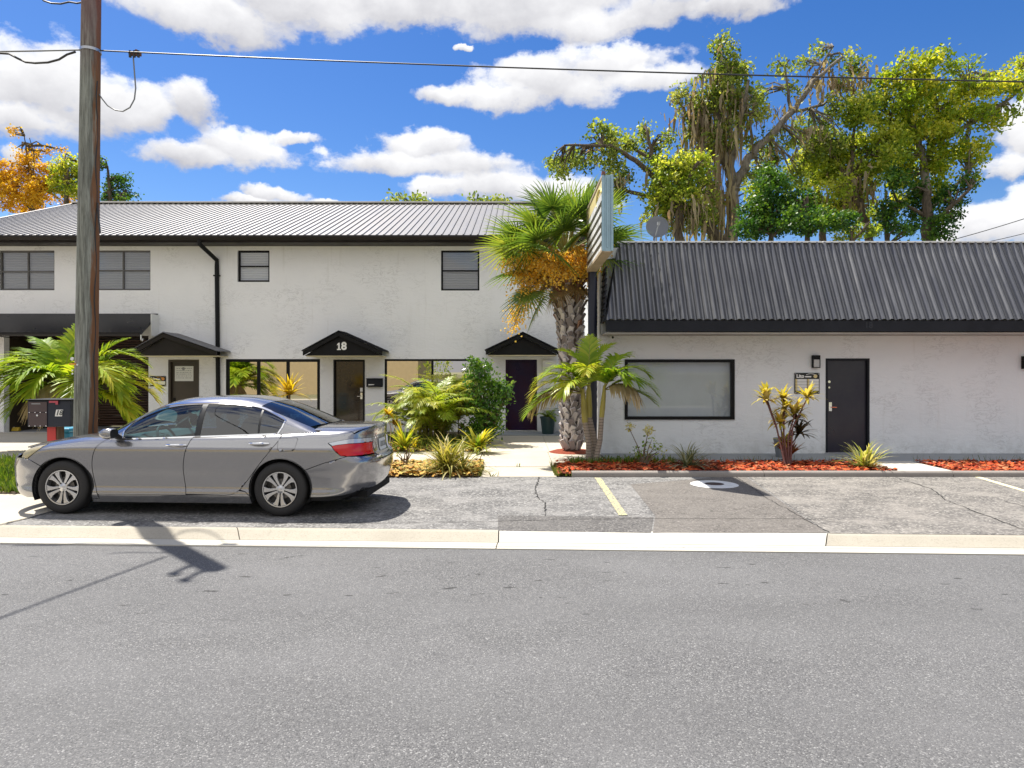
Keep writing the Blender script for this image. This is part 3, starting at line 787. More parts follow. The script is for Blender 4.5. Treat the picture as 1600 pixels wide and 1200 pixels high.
# ------------------------------------------------------------------ single storey building with the ribbed mansard
SR = 72.7; YRB = FOC / SR
br = empty('mansard_building', (6.5, YRB, 0), 'single storey grey white building with a black ribbed mansard roof', 'building')
X0, X1, YB2 = 1.84, 16.0, 19.35
def rx(px): return wx(px, SR)
def rz(py): return wz(py, SR)
RH = [(rx(976), rx(1147.5), rz(655.5), rz(561.5)), (rx(1290), rx(1358.5), 0.03, rz(560))]
m = MB(); wall_front(m, X0, X1, -.1, 4.45, YRB, 0.2, RH)
m.quad((X0, YRB, -.1), (X0, YRB, 4.45), (X0, YB2, 4.45), (X0, YB2, -.1)); m.quad((X1, YRB, -.1), (X1, YB2, -.1), (X1, YB2, 4.45), (X1, YRB, 4.45)); m.quad((X0, YB2, -.1), (X0, YB2, 4.45), (X1, YB2, 4.45), (X1, YB2, -.1))
m.build('wall', M_stuccoR, br, recalc=False)
m = MB(); m.quad((X0 + .01, YRB + .02, 4.44), (X1 - .01, YRB + .02, 4.44), (X1 - .01, YB2 - .01, 4.44), (X0 + .01, YB2 - .01, 4.44)); m.build('flat_roof', M_flatroof, br)
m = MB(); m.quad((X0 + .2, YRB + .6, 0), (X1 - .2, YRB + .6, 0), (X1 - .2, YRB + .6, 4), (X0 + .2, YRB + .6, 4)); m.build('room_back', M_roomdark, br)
SB = 77.0; YMB = FOC / SB; ZMB = wz(500, SB); SMT = 72.4; YMT = FOC / SMT; ZMT = wz(379.5, SMT)
xbl, xtl = wx(948, SB), wx(966, SMT)
m = MB(); pitch = 0.1625; x = xbl
def mpt(x, v, up=0.0):
    dy, dz = YMT - YMB, ZMT - ZMB; L = math.hypot(dy, dz); ny, nz_ = -dz / L, dy / L
    return (x, YMB + dy * v + ny * up, ZMB + dz * v + nz_ * up)
prof = []
k = 0
while x < X1 + .3:
    prof += [(x, 0.0), (x + pitch * .18, 0.0), (x + pitch * .42, 0.05), (x + pitch * .62, 0.05)]; x += pitch
def vlo(x): return 0.0
bot = [mpt(px_, 0, up) for px_, up in prof]
top = [mpt(px_ if px_ > xtl else px_, 1 if px_ >= xtl else max(0.02, (px_ - xbl) / (xtl - xbl)), up) for px_, up in prof]
n = len(prof); m.add(bot + top, [(i, i + 1, n + i + 1, n + i) for i in range(n - 1)])
mo = m.build('mansard_roof', M_mans, br, recalc=False)
# left hipped end of the mansard: lapped boards
m = MB(); xs_ = X0 - .02
for i in range(9):
    z0 = ZMB - .02 + 1.15 * i / 9; z1 = z0 + 1.15 / 9 + .02
    f0 = i / 9 * .62
    m.ext([(X0 - .05 + .1 * f0, YMB + .05 + f0 * .5, z0), (X0 - .05 + .1 * f0, YRB + .6, z0), (X0 - .015 + .1 * f0, YRB + .6, z1), (X0 - .015 + .1 * f0, YMB + .08 + f0 * .5, z1)], (0.03, 0, 0))
m.build('end_boards', M_fascia, mo)
m = MB(); m.ext([(xbl - .03, YMB + .02, ZMB - .01), (X0 + .02, YRB + .5, ZMB - .01), (xtl, YRB + .5, ZMT - .02), (xtl, YMT + .02, ZMT - .02)], (0.04, 0, 0)); m.build('hip_end', M_fascia, mo)
m = MB()
for (a, b_) in ((xtl - .03, wx(1283, SMT)), (wx(1284.5, SMT), X1)): m.box(a, b_, YMT - .05, YMT + .12, ZMT - .005, ZMT + .03)
m.build('coping', M_whitepaint, br, bevel=0.006)
m = MB(); m.box(xbl - .02, X1, YMB + .005, YMB + .04, wz(518, SB), ZMB - .004); fo = m.build('fascia', M_fascia, br, bevel=0.005)
text_mesh('number', '18', (wx(1357.5, SB), YMB + .003, wz(508.5, SB)), 0.17, pm('navy_number', (0.012, 0.014, 0.022), 0.5), fo, extrude=0.002, bold=.004)
m = MB(); m.box(xbl - .01, X1, YMB + .045, YRB - .004, wz(521.5, SB), wz(519, SB)); m.build('soffit', M_soffit, br)
# display window with grey roller blind
window(br, RH[0][0], RH[0][1], RH[0][2], RH[0][3], YRB, M_black, M_paneshade, M_shade, 1, 1, 0.065, 0.0, 0.08, backd=0.14, front=True, name='display_window')
dr = door(br, RH[1][0], RH[1][1], RH[1][2], RH[1][3], YRB, M_doorchar, M_fascia, 0.045, 'charcoal door with two deadbolts and a lever lock', 0.03)
m = MB(); yd = YRB + .05
for (py, rad) in ((596.5, .035), (605.5, .026)): m.lathe([(0.001, .03), (rad * .8, .03), (rad, .02), (rad, 0)], (rx(1296.5), yd, rz(py)), (0, -1, 0), 16)
m.build('deadbolt', M_chrome, dr, smooth=True)
lever(dr, rx(1298.5), yd, rz(636), 1, M_chrome)
m = MB(); m.box(rx(1289) , rx(1359.5), YRB - .02, YRB + .1, 0.031, 0.05); m.build('threshold', M_alum, dr)
def conduit(): pass
m = MB(); m.tube([(X0 - .06, YRB - .12, 0.03), (X0 - .06, YRB - .12, 3.9)], .042, 10); m.build('conduit', M_whitepaint, br, smooth=True)

# building across the street (mirrored in the panes and the paint)
ob = empty('beige_building', (-20, -19, 0), 'low beige building across the street mirrored in the shop windows', 'building')
m = MB(); m.box(-44, -8.5, -30, -19, -.14, 5.2); m.build('wall', M_beige, ob)
m = MB(); m.box(-44.3, -8.2, -30.3, -18.7, 5.2, 5.5); m.build('roof', M_whitepaint, ob)
# ------------------------------------------------------------------ utility pole and cables
def wood_mat():
    m, t, b, out = new_mat('weathered_pole_wood')
    p = objc(t)
    g = t.noise(t.mapping(p, scale=(9, 9, 0.55)), 3.0, 8, 0.7, 0.4)
    g2 = t.noise(t.mapping(p, scale=(20, 20, 0.9)), 3.0, 6, 0.7)
    c = t.ramp(g, [(0.28, (0.05, 0.052, 0.045)), (0.42, (0.195, 0.20, 0.172)), (0.58, (0.345, 0.355, 0.31)), (0.75, (0.45, 0.45, 0.39))])
    c = t.mix(t.ramp(g2, [(0.52, 0), (0.70, 0.75)]), c, (0.06, 0.055, 0.045))
    sp = t.node('ShaderNodeSeparateXYZ'); t.link(p, sp.inputs[0])
    # the side turned to the right has lost its grey skin and shows red brown wood
    side = t.math('ADD', t.math('MULTIPLY', t.math('SUBTRACT', sp.outputs[0], t.math('MULTIPLY', sp.outputs[2], 0.014)), 5.5), t.math('MULTIPLY', t.math('SUBTRACT', t.noise(t.mapping(p, scale=(4, 4, .5)), 3, 5), 0.5), 0.9))
    c = t.mix(t.ramp(side, [(0.53, 0), (0.66, 0.9)]), c, (0.24, 0.105, 0.045))
    top = t.ramp(sp.outputs[2], [(0.0, 0.0), (1.0, 0.0)])
    c = t.mix(t.math('MULTIPLY', t.ramp(t.math('MULTIPLY', sp.outputs[2], 0.1), [(0.60, 0), (0.74, 0.7)]), 1.0), c, (0.24, 0.10, 0.11))
    t.link(c, b.inputs['Base Color']); b.inputs['Roughness'].default_value = 0.9; b.inputs['Specular IOR Level'].default_value = 0.2
    t.link(t.bump(t.math('ADD', g, g2), 0.9, 0.02), b.inputs['Normal'])
    return m
M_pole = wood_mat()
M_cable = pm('black_cable', (0.03, 0.03, 0.032), 0.5)
M_cablegrey = pm('grey_cable', (0.22, 0.23, 0.24), 0.5)
PB = Vector((-6.285, 9.95, 0)); PT = PB + Vector((0.12, 0, 8.6))
SP0 = 1067 / 9.95
def pp(z): return PB.lerp(PT, z / 8.6)
up = empty('utility_pole', PB, 'weathered grey wooden utility pole with a reddish side standing behind the parked car', 'utility pole')
m = MB()
prof = []; 
for i in range(40):
    z = 8.6 * i / 39; rr = 0.155 - 0.034 * z / 8.6
    prof.append((pp(z) - PB, rr))
m.tube([p + PB for p, _ in prof], [r_ for _, r_ in prof], 26)
for i, v in enumerate(m.v):   # checks and hollows along the grain
    a = math.atan2(v[1] - PB.y, v[0] - pp(v[2]).x); k = 1 + 0.022 * math.sin(3 * a + .3 * v[2]) + 0.02 * math.sin(7 * a - .5 * v[2])
    c = pp(v[2]); m.v[i] = (c.x + (v[0] - c.x) * k, c.y + (v[1] - c.y) * k, v[2])
m.build('pole_shaft', M_pole, up, smooth=True, origin=PB)
m = MB(); z = wz(80, SP0)
c = pp(z); m.lathe([(.139, -.02), (.139, .02), (.130, .02), (.130, -.02), (.139, -.02)], c, (0, 0, 1), 24); m.build('steel_band', M_alum, up, smooth=True)
m = MB(); zt = wz(569, SP0); c = pp(zt); m.box(c.x - .145, c.x - .055, c.y - .162, c.y - .146, zt - .012, zt + .012); m.build('number_tag', M_orange, up)
for (px, py, rad) in ((123.5, 561, .024), (131.5, 570, .014), (124, 579, .012), (124, 584, .012)):
    m = MB(); m.lathe([(.001, .012), (rad, .01), (rad, 0)], (wx(px, SP0) + .0, PB.y - .150, wz(py, SP0)), (0, -1, 0), 12); m.build('reflector_tag', M_whitepaint, up)
m = MB()   # ground wire stapled to the right side, sprung loose near the roof line
pts = []
for i in range(30):
    z = 0.2 + i * 0.2; c = pp(z); pts.append(c + Vector((.150 - .034 * z / 8.6, -.04 + .02 * math.sin(i * 1.3), 0)))
m.tube(pts, .009, 6)
c = pp(wz(318, SP0)); m.tube([c + Vector((.15, -.03, 0)), c + Vector((.17, -.05, -.15)), Vector((wx(163, SP0), PB.y - .1, wz(366, SP0)))], .012, 6); m.build('ground_wire', M_cable, up, smooth=True)
# crossarm, transformer and cut-outs on the pole head, above the picture
m = MB()
for z in (8.45, 7.95): c = pp(z); m.tube([c, c + Vector((-.06, -.40, .02))], [.035, .03], 8); m.lathe([(.001, .06), (.05, .05), (.055, -.04), (.02, -.06)], c + Vector((-.06, -.40, .06)), (0, 0, 1), 10)
m.build('insulator', M_cablegrey, up, smooth=True)

def sag(a, b, s, n=40): return [Vector(a).lerp(Vector(b), i / n) - Vector((0, 0, s * 4 * (i / n) * (1 - i / n))) for i in range(n + 1)]
def cable(name, pts, rad, mat, label, n=6):
    m = MB(); m.tube(pts, rad, n); o = m.build(name, mat, smooth=True); return tag(o, label, 'cable')
pz = pp(wz(80, SP0))
endR = Vector((16.0, 9.27, wz(140, 1067 / 9.27)))
mid = at(1600, 126, 1067 / 9.53)
mainpts = sag(pz + Vector((.15, -.02, 0)), Vector((13.5, 9.1, 5.55)), 0.10, 60)
cable('power_cable', mainpts, .0105, M_cable, 'long dark cable running from the pole to the right across the whole sky')
cable('power_cable', sag(pz + Vector((-.15, -.02, .01)), at(-500, 74, 1067 / 10.3), .05), .012, M_cablegrey, 'grey cable running left from the steel band of the pole')
cable('power_cable', [at(x, y, SP0) for x, y in ((118, 81), (105, 85), (92, 93), (75, 97.5), (55, 98.5), (40, 97), (27, 91), (14, 84), (0, 83), (-40, 82))], .016, M_cable, 'slack dark cable looping below the grey cable left of the pole')
cable('power_cable', [at(x, y, SP0) for x, y in ((154, 146), (160, 155), (168, 165), (180, 172), (192, 174), (203, 168), (210, 155), (212, 138), (210, 112), (208, 86))], .010, M_cablegrey, 'thin cable drooping in a loop from the pole up to the clamp')
cable('power_cable', [at(x, y, SP0) for x, y in ((60, -8), (68, 1), (80, 5), (95, 6), (108, 3), (120, 5), (140, 2))], .013, M_cable, 'dark cable along the top edge of the picture left of the pole')
cable('service_cable', sag(pp(7.15) + Vector((-.1, -.15, 0)), (-8.6, -6, 6.6), 0.5), .02, M_cable, 'thick service cable crossing the street from the pole head')
cl = empty('cable_clamp', at(211, 84, SP0), 'rusty clamp on the long cable just right of the pole', 'cable clamp')
m = MB(); c = at(211, 84, SP0); m.obox(c, (.085, 0, -.004), (0, .03, 0), (0, 0, .028)); m.obox(c + Vector((.02, 0, .03)), (.02, 0, 0), (0, .02, 0), (0, 0, .03)); m.build('clamp_body', pm('rust', (0.16, 0.07, 0.05), 0.8), cl, bevel=.01)
m = MB()
for dx in (-.06, .0, .06): m.lathe([(.001, .05), (.02, .045), (.02, -.05), (.001, -.05)], c + Vector((dx, -.02, -.01)), (0, 0, 1), 8)
m.build('bolt', M_cable, cl)
far = 1067 / 60
m = MB(); m.tube(sag(at(1420, 392, far), at(1720, 300, far), .3, 20), .035, 5); tag(m.build('power_cable', M_cable), 'thin far cable rising to the right against the low cloud', 'cable')
m = MB(); m.tube(sag(at(1500, 386, far), at(1720, 328, far), .3, 20), .03, 5); tag(m.build('power_cable', M_cable), 'lower of the two far cables at the right edge above the black roof', 'cable')

# ------------------------------------------------------------------ mailbox behind the car
MS = 104.0; my = FOC / MS
def bx_(px): return wx(px, MS)
def bz_(py): return wz(py, MS)
mb_ = empty('mailbox', (bx_(78), my + .15, 0), 'wide dark mailbox with the number 18 beside the utility pole', 'mailbox')
M_mailbrown = pm('mailbox_brown', (0.075, 0.052, 0.055), 0.5, var=0.2); M_mailblack = pm('mailbox_black', (0.012, 0.018, 0.035), 0.4, var=0.2)
m = MB(); m.box(bx_(43), bx_(110), my, my + .45, bz_(667), bz_(626)); m.build('box', M_mailblack, mb_, bevel=.008)
m = MB(); m.box(bx_(41.5), bx_(111.5), my - .03, my + .47, bz_(626) + .002, bz_(624)); m.build('lid', M_black, mb_, bevel=.004)
m = MB(); m.box(bx_(45.5), bx_(74), my - .012, my - .001, bz_(644.2), bz_(628)); m.box(bx_(45.5), bx_(74), my - .012, my - .001, bz_(666), bz_(645)); dd = m.build('front_panel', M_mailbrown, mb_)
m = MB()
for py in (644.3, 665.4):
    for px in (47, 56, 64, 73): m.lathe([(.001, .008), (.007, .006), (.008, 0)], (bx_(px), my - .012, bz_(py)), (0, -1, 0), 8)
m.lathe([(.001, .012), (.015, .01), (.016, 0)], (bx_(59.5), my - .012, bz_(649)), (0, -1, 0), 12); m.build('rivet', M_chrome, dd)
m = MB(); m.box(bx_(50), bx_(64), my - .0135, my - .0125, bz_(631.6), bz_(630.2)); m.build('print', M_ink, dd)
m = MB(); pts = [(bx_(86), my - .004, bz_(650.5)), (bx_(97), my - .004, bz_(650.5)), (bx_(99), my - .004, bz_(640)), (bx_(88), my - .004, bz_(640))]
m.ext(pts, (0, .003, 0)); npl = m.build('number_plate', M_whitepaint, mb_)
text_mesh('number', '18', (bx_(92.5), my - .007, bz_(645.3)), .105, M_inkdark, npl, extrude=.001, bold=.003, shear=.25)
M_flag = pm('red_flag', (0.45, 0.07, 0.10), 0.5)
m = MB(); m.box(bx_(78), bx_(92), my - .022, my - .012, bz_(629.3), bz_(626.2)); m.box(bx_(88), bx_(92), my - .022, my - .012, bz_(632), bz_(629.3)); m.build('flag', M_flag, mb_)
m = MB(); m.box(bx_(69), bx_(84), my + .1, my + .24, 0, bz_(667.2)); m.build('post', pm('post_wood', (0.17, 0.11, 0.07), 0.9, var=.4, vscale=14, stretch=(1, 1, .2)), mb_)
m = MB(); m.box(bx_(67.5), bx_(81), my + .085, my + .098, bz_(690), bz_(668)); m.build('red_reflector', pm('red_reflector', (0.55, 0.05, 0.05), 0.35), mb_)
M_teal = pm('teal_plastic', (0.02, 0.22, 0.34), 0.4)
bn = empty('recycling_bin', (-6.9, 11.2, 0), 'low teal bin with a grey lid beside the foot of the utility pole', 'bin')
sB = 1067 / 11.2
m = MB(); m.ext([(wx(93, sB), 11.0, 0), (wx(118, sB), 11.0, 0), (wx(120, sB), 11.0, wz(668, sB) - .07), (wx(91, sB), 11.0, wz(668, sB) - .07)], (0, .4, 0)); m.build('tub', M_teal, bn, bevel=.02)
m = MB(); m.box(wx(90, sB), wx(121, sB), 10.98, 11.42, wz(668, sB) - .068, wz(668, sB) + .0); m.build('lid', M_teal, bn, bevel=.02)

# ------------------------------------------------------------------ pole sign
sg = empty('pole_sign', (1.58, 14.2, 0), 'tall double sided sign on a black post seen almost edge on', 'sign')
y0s, y1s, zb_, zt_ = FOC / 90.0, FOC / 74.3, 3.88, 5.20
xs0, xs1 = 1.49, 1.69
m = MB(); m.tube([(1.60, 14.25, 0), (1.60, 14.25, 5.12)], .095, 16); m.build('post', pm('navy_black_post', (0.012, 0.014, 0.03), 0.4), sg, smooth=True)
M_signblue = pm('pale_blue_aluminium', (0.36, 0.52, 0.60), 0.35, metal=0.3, var=.15)
M_signcream = pm('sign_frame_cream', (0.50, 0.40, 0.28), 0.5, var=.2)
M_signdark = pm('sign_panel_dark', (0.055, 0.048, 0.03), 0.5)
m = MB(); m.box(xs0 + .03, xs1 - .03, y0s, y1s, zb_, zt_); cab = m.build('cabinet', M_signblue, sg)
m = MB()
for xa in (xs0, xs1 - .03):
    m.box(xa, xa + .03, y0s - .01, y1s, zt_ - .04, zt_ + .012); m.box(xa, xa + .03, y0s - .01, y1s, zb_ - .012, zb_ + .045); m.box(xa, xa + .03, y1s - .05, y1s, zb_ + .045, zt_ - .04)
m.box(xs0 + .03, xs1 - .03, y0s, y1s, zb_ - .02, zb_ - .001)
m.build('frame', M_signcream, sg, bevel=.004)
m = MB(); m.box(xs0, xs0 + .04, y0s - .03, y0s - .001, zb_, zt_); m.box(xs1 - .04, xs1, y0s - .03, y0s - .001, zb_, zt_); m.box(xs0 + .085, xs0 + .115, y0s - .015, y0s - .001, zb_ + .06, zt_ - .05); m.build('end_trim', M_signblue, sg, bevel=.004)
m = MB(); m.box(xs0 + .012, xs0 + .029, y0s + .01, y1s - .06, zb_ + .05, zt_ - .28); fp = m.build('face', M_signdark, sg)
m = MB(); m.box(xs0 + .014, xs0 + .029, y0s + .01, y1s - .06, zt_ - .275, zt_ - .045); m.build('header_panel', M_goldprint, sg)
m = MB(); zz = zt_ - .33; rr = random.Random(3)
rows = ((0.17, 0.02), (0.12, .35), (0.13, .05), (0.10, .5), (0.12, .05), (0.09, .2))
zc = zt_ - .30
for hgt, ind in rows:
    yy = y0s + .06 + ind * .2
    while yy < y1s - .15:
        L = rr.uniform(.06, .14); m.box(xs0 + .004, xs0 + .0115, yy, yy + L, zc - hgt * .72, zc); yy += L + rr.uniform(.02, .06)
    zc -= hgt + .055
m.build('lettering', M_lettering, fp)
m = MB(); pts = [Vector((xs0 + .008, y0s + .45 + .36 * math.cos(a), zt_ - .31 + .16 * math.sin(a))) for a in np.linspace(-.4, 3.0, 22)]; m.tube(pts, .02, 6); m.build('swoosh', pm('swoosh_yellow', (0.78, 0.68, 0.22), .5), fp)
m = MB(); m.lathe([(.001, .03), (.035, .025), (.04, -.03), (.001, -.035)], (xs0 + .03, y0s - .005, zt_ + .03), (0, 0, 1), 10); m.build('finial', pm('rust_red', (0.20, 0.08, 0.05), .7), sg, smooth=True)

# ------------------------------------------------------------------ wall mounted signs, lamps, boxes
def tenant_sign(x0, x1, z0, z1, y, label, cols, head):
    s = empty('tenant_sign', ((x0 + x1) / 2, y, z0), label, 'sign')
    W, H = x1 - x0, z1 - z0
    m = MB(); m.box(x0, x1, y - .022, y - .002, z0, z1); bd = m.build('board', M_blackgloss, s, bevel=.003)
    zh = z1 - head * H
    m = MB(); nrow = cols[1]
    for c in range(cols[0]):
        a = x0 + W * (.03 + .48 * c); b = a + W * .455
        for r_ in range(nrow):
            zt2 = zh - (zh - z0 - H * .13) * r_ / nrow; zb2 = zh - (zh - z0 - H * .13) * (r_ + 1) / nrow + .006
            m.box(a + (W * .075 if cols[1] > 1 else 0), b, y - .026, y - .0222, zb2, zt2)
    m.build('name_strip', M_whitepaint, s)
    if cols[1] > 1:
        m = MB()
        for c in range(cols[0]):
            a = x0 + W * (.03 + .48 * c)
            for r_ in range(nrow):
                zt2 = zh - (zh - z0 - H * .13) * r_ / nrow; zb2 = zh - (zh - z0 - H * .13) * (r_ + 1) / nrow + .006
                m.box(a, a + W * .072, y - .026, y - .0222, zb2, zt2)
        m.build('unit_tab', M_goldprint, s)
    text_mesh('lettering', 'Lito', (x0 + W * .07, y - .024, z1 - head * H * .55), head * H * .78, M_lettering, bd, bold=.004, extrude=.001, align='LEFT')
    m = MB(); m.box(x0 + W * .42, x0 + W * .66, y - .025, y - .0222, z1 - head * H * .72, z1 - head * H * .52)
    m.build('small_lettering', M_lettering, bd)
    m = MB(); pts = [(x0 + W * (.46 + .36 * u), y - .024, z1 - head * H * (.5 - .36 * math.sin(pi * min(1, .15 + .7 * u)))) for u in np.linspace(0, 1, 14)]
    m.tube(pts, .006, 5); m.build('swoosh', M_orange if cols[1] == 1 else M_lettering, bd)
    m = MB(); m.lathe([(.001, .002), (head * H * .3, 0)], (x0 + W * .83, y - .0225, z1 - head * H * .55), (0, -1, 0), 18)
    m.build('emblem', M_orange if cols[1] == 1 else M_goldprint, bd, recalc=False)
    m = MB()
    for (a, b) in ((.04, .05), (.96, .05), (.04, .95), (.96, .95)): m.lathe([(.001, .006), (.008, .004), (.009, 0)], (x0 + W * a, y - .022, z0 + H * b), (0, -1, 0), 8)
    m.build('screw', M_alum, bd)
    return s
tenant_sign(rx(1241), rx(1280), rz(615), rz(582.5), YRB, 'black bordered directory sign with white name strips beside the charcoal door', (2, 4), .3)
tenant_sign(hx(234.5), hx(259.5), hz(603.5), hz(587.5), YL, 'small black sign with two white strips beside the brown door', (2, 1), .5)
def wall_lamp(x, z, label):
    s = empty('wall_lamp', (x, YRB, z), label, 'lamp', 'black wall lamps on the grey white building')
    m = MB(); w_, h_ = .078, .135
    m.box(x - w_, x + w_, YRB - .09, YRB - .002, z + .045, z + h_); m.box(x - w_, x - w_ + .014, YRB - .09, YRB - .002, z - h_, z + .044); m.box(x + w_ - .014, x + w_, YRB - .09, YRB - .002, z - h_, z + .044); m.box(x - w_ + .015, x + w_ - .015, YRB - .09, YRB - .002, z - h_, z - h_ + .016)
    m.build('housing', M_black, s, bevel=.003)
    m = MB(); m.box(x - w_ + .016, x + w_ - .016, YRB - .08, YRB - .01, z - h_ + .018, z + .042); m.build('lens', pm('lamp_lens', (.5, .5, .5), .4), s)
wall_lamp(rx(1273.5), rz(565), 'black wall lamp above the directory sign left of the charcoal door')
wall_lamp(rx(1601), rz(566.5), 'black wall lamp cut by the right edge of the picture')
bxm = empty('letter_box', (hx(586), YL, hz(604)), 'flat dark grey letter box on the wall right of door 18', 'letter box')
m = MB(); m.box(hx(573.5), hx(598.5), YL - .11, YL - .003, hz(604.5), hz(592)); m.build('box', M_fascia, bxm, bevel=.015)
m = MB(); m.box(hx(573), hx(599), YL - .13, YL - .003, hz(592) + .001, hz(591)); m.build('lid', M_black, bxm, bevel=.006)
m = MB(); m.quad((hx(577), YL - .1125, hz(602)), (hx(586), YL - .1125, hz(601.3)), (hx(586), YL - .1125, hz(600.5)), (hx(577), YL - .1125, hz(600))); m.build('emblem', M_lettering, bxm, recalc=False)
ec = empty('electric_cabinet', (hx(862), YL, .3), 'white electric meter cabinet right of the purple door behind the palms', 'cabinet')
m = MB(); m.box(hx(848), hx(869), YL - .16, YL - .003, hz(641), hz(563)); m.build('cabinet', M_whitepaint, ec, bevel=.008)
m = MB(); m.lathe([(.001, .09), (.08, .08), (.09, 0)], (hx(855), YL - .16, hz(580)), (0, -1, 0), 16); m.build('meter', M_alum, ec, smooth=True)
m = MB(); m.box(hx(850), hx(861), YL - .172, YL - .161, hz(638), hz(613)); m.box(hx(862), hx(868), YL - .172, YL - .161, hz(638), hz(613)); m.build('panel', M_whitepaint, ec, bevel=.004)
m = MB(); m.tube([(hx(851), YL - .08, hz(641)), (hx(851), YL - .08, .03)], .03, 8); m.tube([(hx(866), YL - .08, hz(641)), (hx(866), YL - .08, .03)], .03, 8); m.build('conduit', M_alum, ec, smooth=True)
mc = empty('security_camera', (rx(954), YRB, rz(526)), 'small white security camera under the left end of the black mansard', 'camera')
m = MB(); c = Vector((rx(955), YRB - .16, rz(526.5))); m.tube([c + Vector((0, .12, .0)), c + Vector((0, -.08, -.02))], .038, 12); m.build('housing', M_whitepaint, mc, smooth=True)
m = MB(); m.lathe([(.001, .006), (.026, .004), (.028, 0)], c + Vector((0, -.082, -.02)), (0, -1, -.1), 12); m.build('lens', M_blackgloss, mc)
m = MB(); m.tube([c + Vector((0, .1, .02)), c + Vector((0, .15, .03))], .018, 8); m.build('bracket', M_whitepaint, mc)
ws = empty('wheel_stop', (hx(10), 20.55, .01), 'yellow painted wheel stop on the garage floor at the left edge', 'wheel stop')
m = MB(); s_ = 1067 / 20.5
m.ext([(wx(-14, s_), 20.42, .012), (wx(-14, s_), 20.47, .13), (wx(-14, s_), 20.53, .13), (wx(-14, s_), 20.58, .012)], (wx(31, s_) - wx(-14, s_), 0, 0)); m.build('bar', M_yellow, ws, bevel=.02)
m = MB()
for px in (-4, 22): m.lathe([(.001, .012), (.02, .01), (.022, 0)], (wx(px, s_), 20.5, .128), (0, 0, 1), 8)
m.build('anchor_bolt', M_alum, ws)
p = gnd(1116, 757.5)
mh = empty('cleanout_cover', (p.x, p.y, .004), 'round drain cover with a wide white painted ring on the lot', 'drain cover')
m = MB(); rw = .37
m.lathe([(.15, .012), (rw * .93, .012), (rw, .004)], (p.x, p.y, .004), (0, 0, 1), 36); m.build('ring', pm('white_ring', (.72, .72, .70), .8, var=.2, vscale=12), mh, recalc=True)
m = MB(); m.lathe([(.001, .006), (.13, .006), (.149, .003)], (p.x, p.y, .006), (0, 0, 1), 28); m.build('lid', pm('rusty_lid', (.07, .045, .04), .8, var=.3, vscale=20), mh)
# satellite dish on the flat roof
ds = 58.0; dc = at(1027, 354, ds)
dh = empty('satellite_dish', (dc.x, dc.y, 4.45), 'grey satellite dish above the edge of the black mansard roof', 'satellite dish')
ax = Vector((-.10, -.95, .16)).normalized(); rad = 17.5 / ds
m = MB(); m.lathe([(rad * u, .09 * u * u - .09) for u in np.linspace(0.01, 1, 10)] + [(rad * u, .09 * u * u - .105) for u in np.linspace(1, 0.01, 10)], dc, ax, 28); m.build('reflector', pm('dish_grey', (.13, .14, .165), .45), dh, smooth=True)
m = MB(); tip = dc + ax * .36 + Vector((0, 0, -.05)); m.tube([dc + Vector((-rad * .2, 0, -rad * .9)), tip], .014, 6); m.obox(tip, (.035, 0, 0), (0, .05, 0), (0, 0, .035)); m.build('feed_arm', M_cablegrey, dh)
m = MB(); m.tube([dc - ax * .1, Vector((dc.x, dc.y + .15, dc.z - .12)), Vector((dc.x, dc.y + .15, 4.44))], .025, 8); m.build('mast', M_cablegrey, dh, smooth=True)
# grey planter standing on the slab behind the cordyline
pp_ = gnd(1222, 714, .03)
pl = empty('planter', (pp_.x, pp_.y, .03), 'tapered grey planter against the wall behind the yellow and red cordyline', 'planter')
s_ = 1067 / pp_.y; r1 = 12.5 / s_
m = MB(); m.lathe([(.001, 0), (r1 * .72, 0), (r1, .34), (r1 * 1.06, .34), (r1 * 1.06, .39), (r1 * .94, .39), (r1 * .9, .33), (.001, .33)], (pp_.x, pp_.y, .031), (0, 0, 1), 24); m.build('pot', pm('planter_grey', (.22, .24, .26), .6, var=.15), pl, smooth=True)
m = MB(); m.lathe([(.001, 0), (r1 * .9, 0)], (pp_.x, pp_.y, .366), (0, 0, 1), 20); m.build('potting_soil', M_soil, pl)
# ------------------------------------------------------------------ plants near the buildings
F_palm = foliage('palm_leaflet', [(0.07, 0.17, 0.014), (0.19, 0.33, 0.025), (0.36, 0.48, 0.04), (0.55, 0.56, 0.06), (0.62, 0.50, 0.09)], 0.5, 0.38)
F_areca = foliage('areca_leaflet', [(0.06, 0.16, 0.016), (0.17, 0.31, 0.03), (0.36, 0.46, 0.05), (0.56, 0.54, 0.09)], 0.5, 0.4)
F_dead = foliage('dry_leaflet', [(0.30, 0.22, 0.11), (0.45, 0.36, 0.22), (0.55, 0.47, 0.33)], 0.3, 0.8)
F_fan = foliage('fan_leaf', [(0.05, 0.11, 0.025), (0.12, 0.21, 0.035), (0.24, 0.32, 0.05), (0.42, 0.42, 0.10)], 0.45, 0.35)
F_glossy = foliage('glossy_leaf', [(0.03, 0.09, 0.018), (0.06, 0.16, 0.025), (0.12, 0.25, 0.035), (0.24, 0.36, 0.06)], 0.3, 0.2)
F_strap = foliage('strap_leaf', [(0.16, 0.19, 0.03), (0.30, 0.30, 0.06), (0.44, 0.40, 0.12), (0.50, 0.44, 0.20)], 0.45)
F_yg = foliage('yellow_green_leaf', [(0.12, 0.20, 0.02), (0.26, 0.33, 0.03), (0.45, 0.42, 0.04), (0.56, 0.48, 0.06)], 0.5)
F_grey = foliage('grey_green_leaf', [(0.09, 0.12, 0.06), (0.17, 0.20, 0.11), (0.32, 0.33, 0.20), (0.45, 0.44, 0.30)], 0.35)
F_varieg = foliage('striped_leaf', [(0.22, 0.30, 0.05), (0.42, 0.44, 0.10), (0.60, 0.58, 0.28), (0.68, 0.64, 0.42)], 0.4)
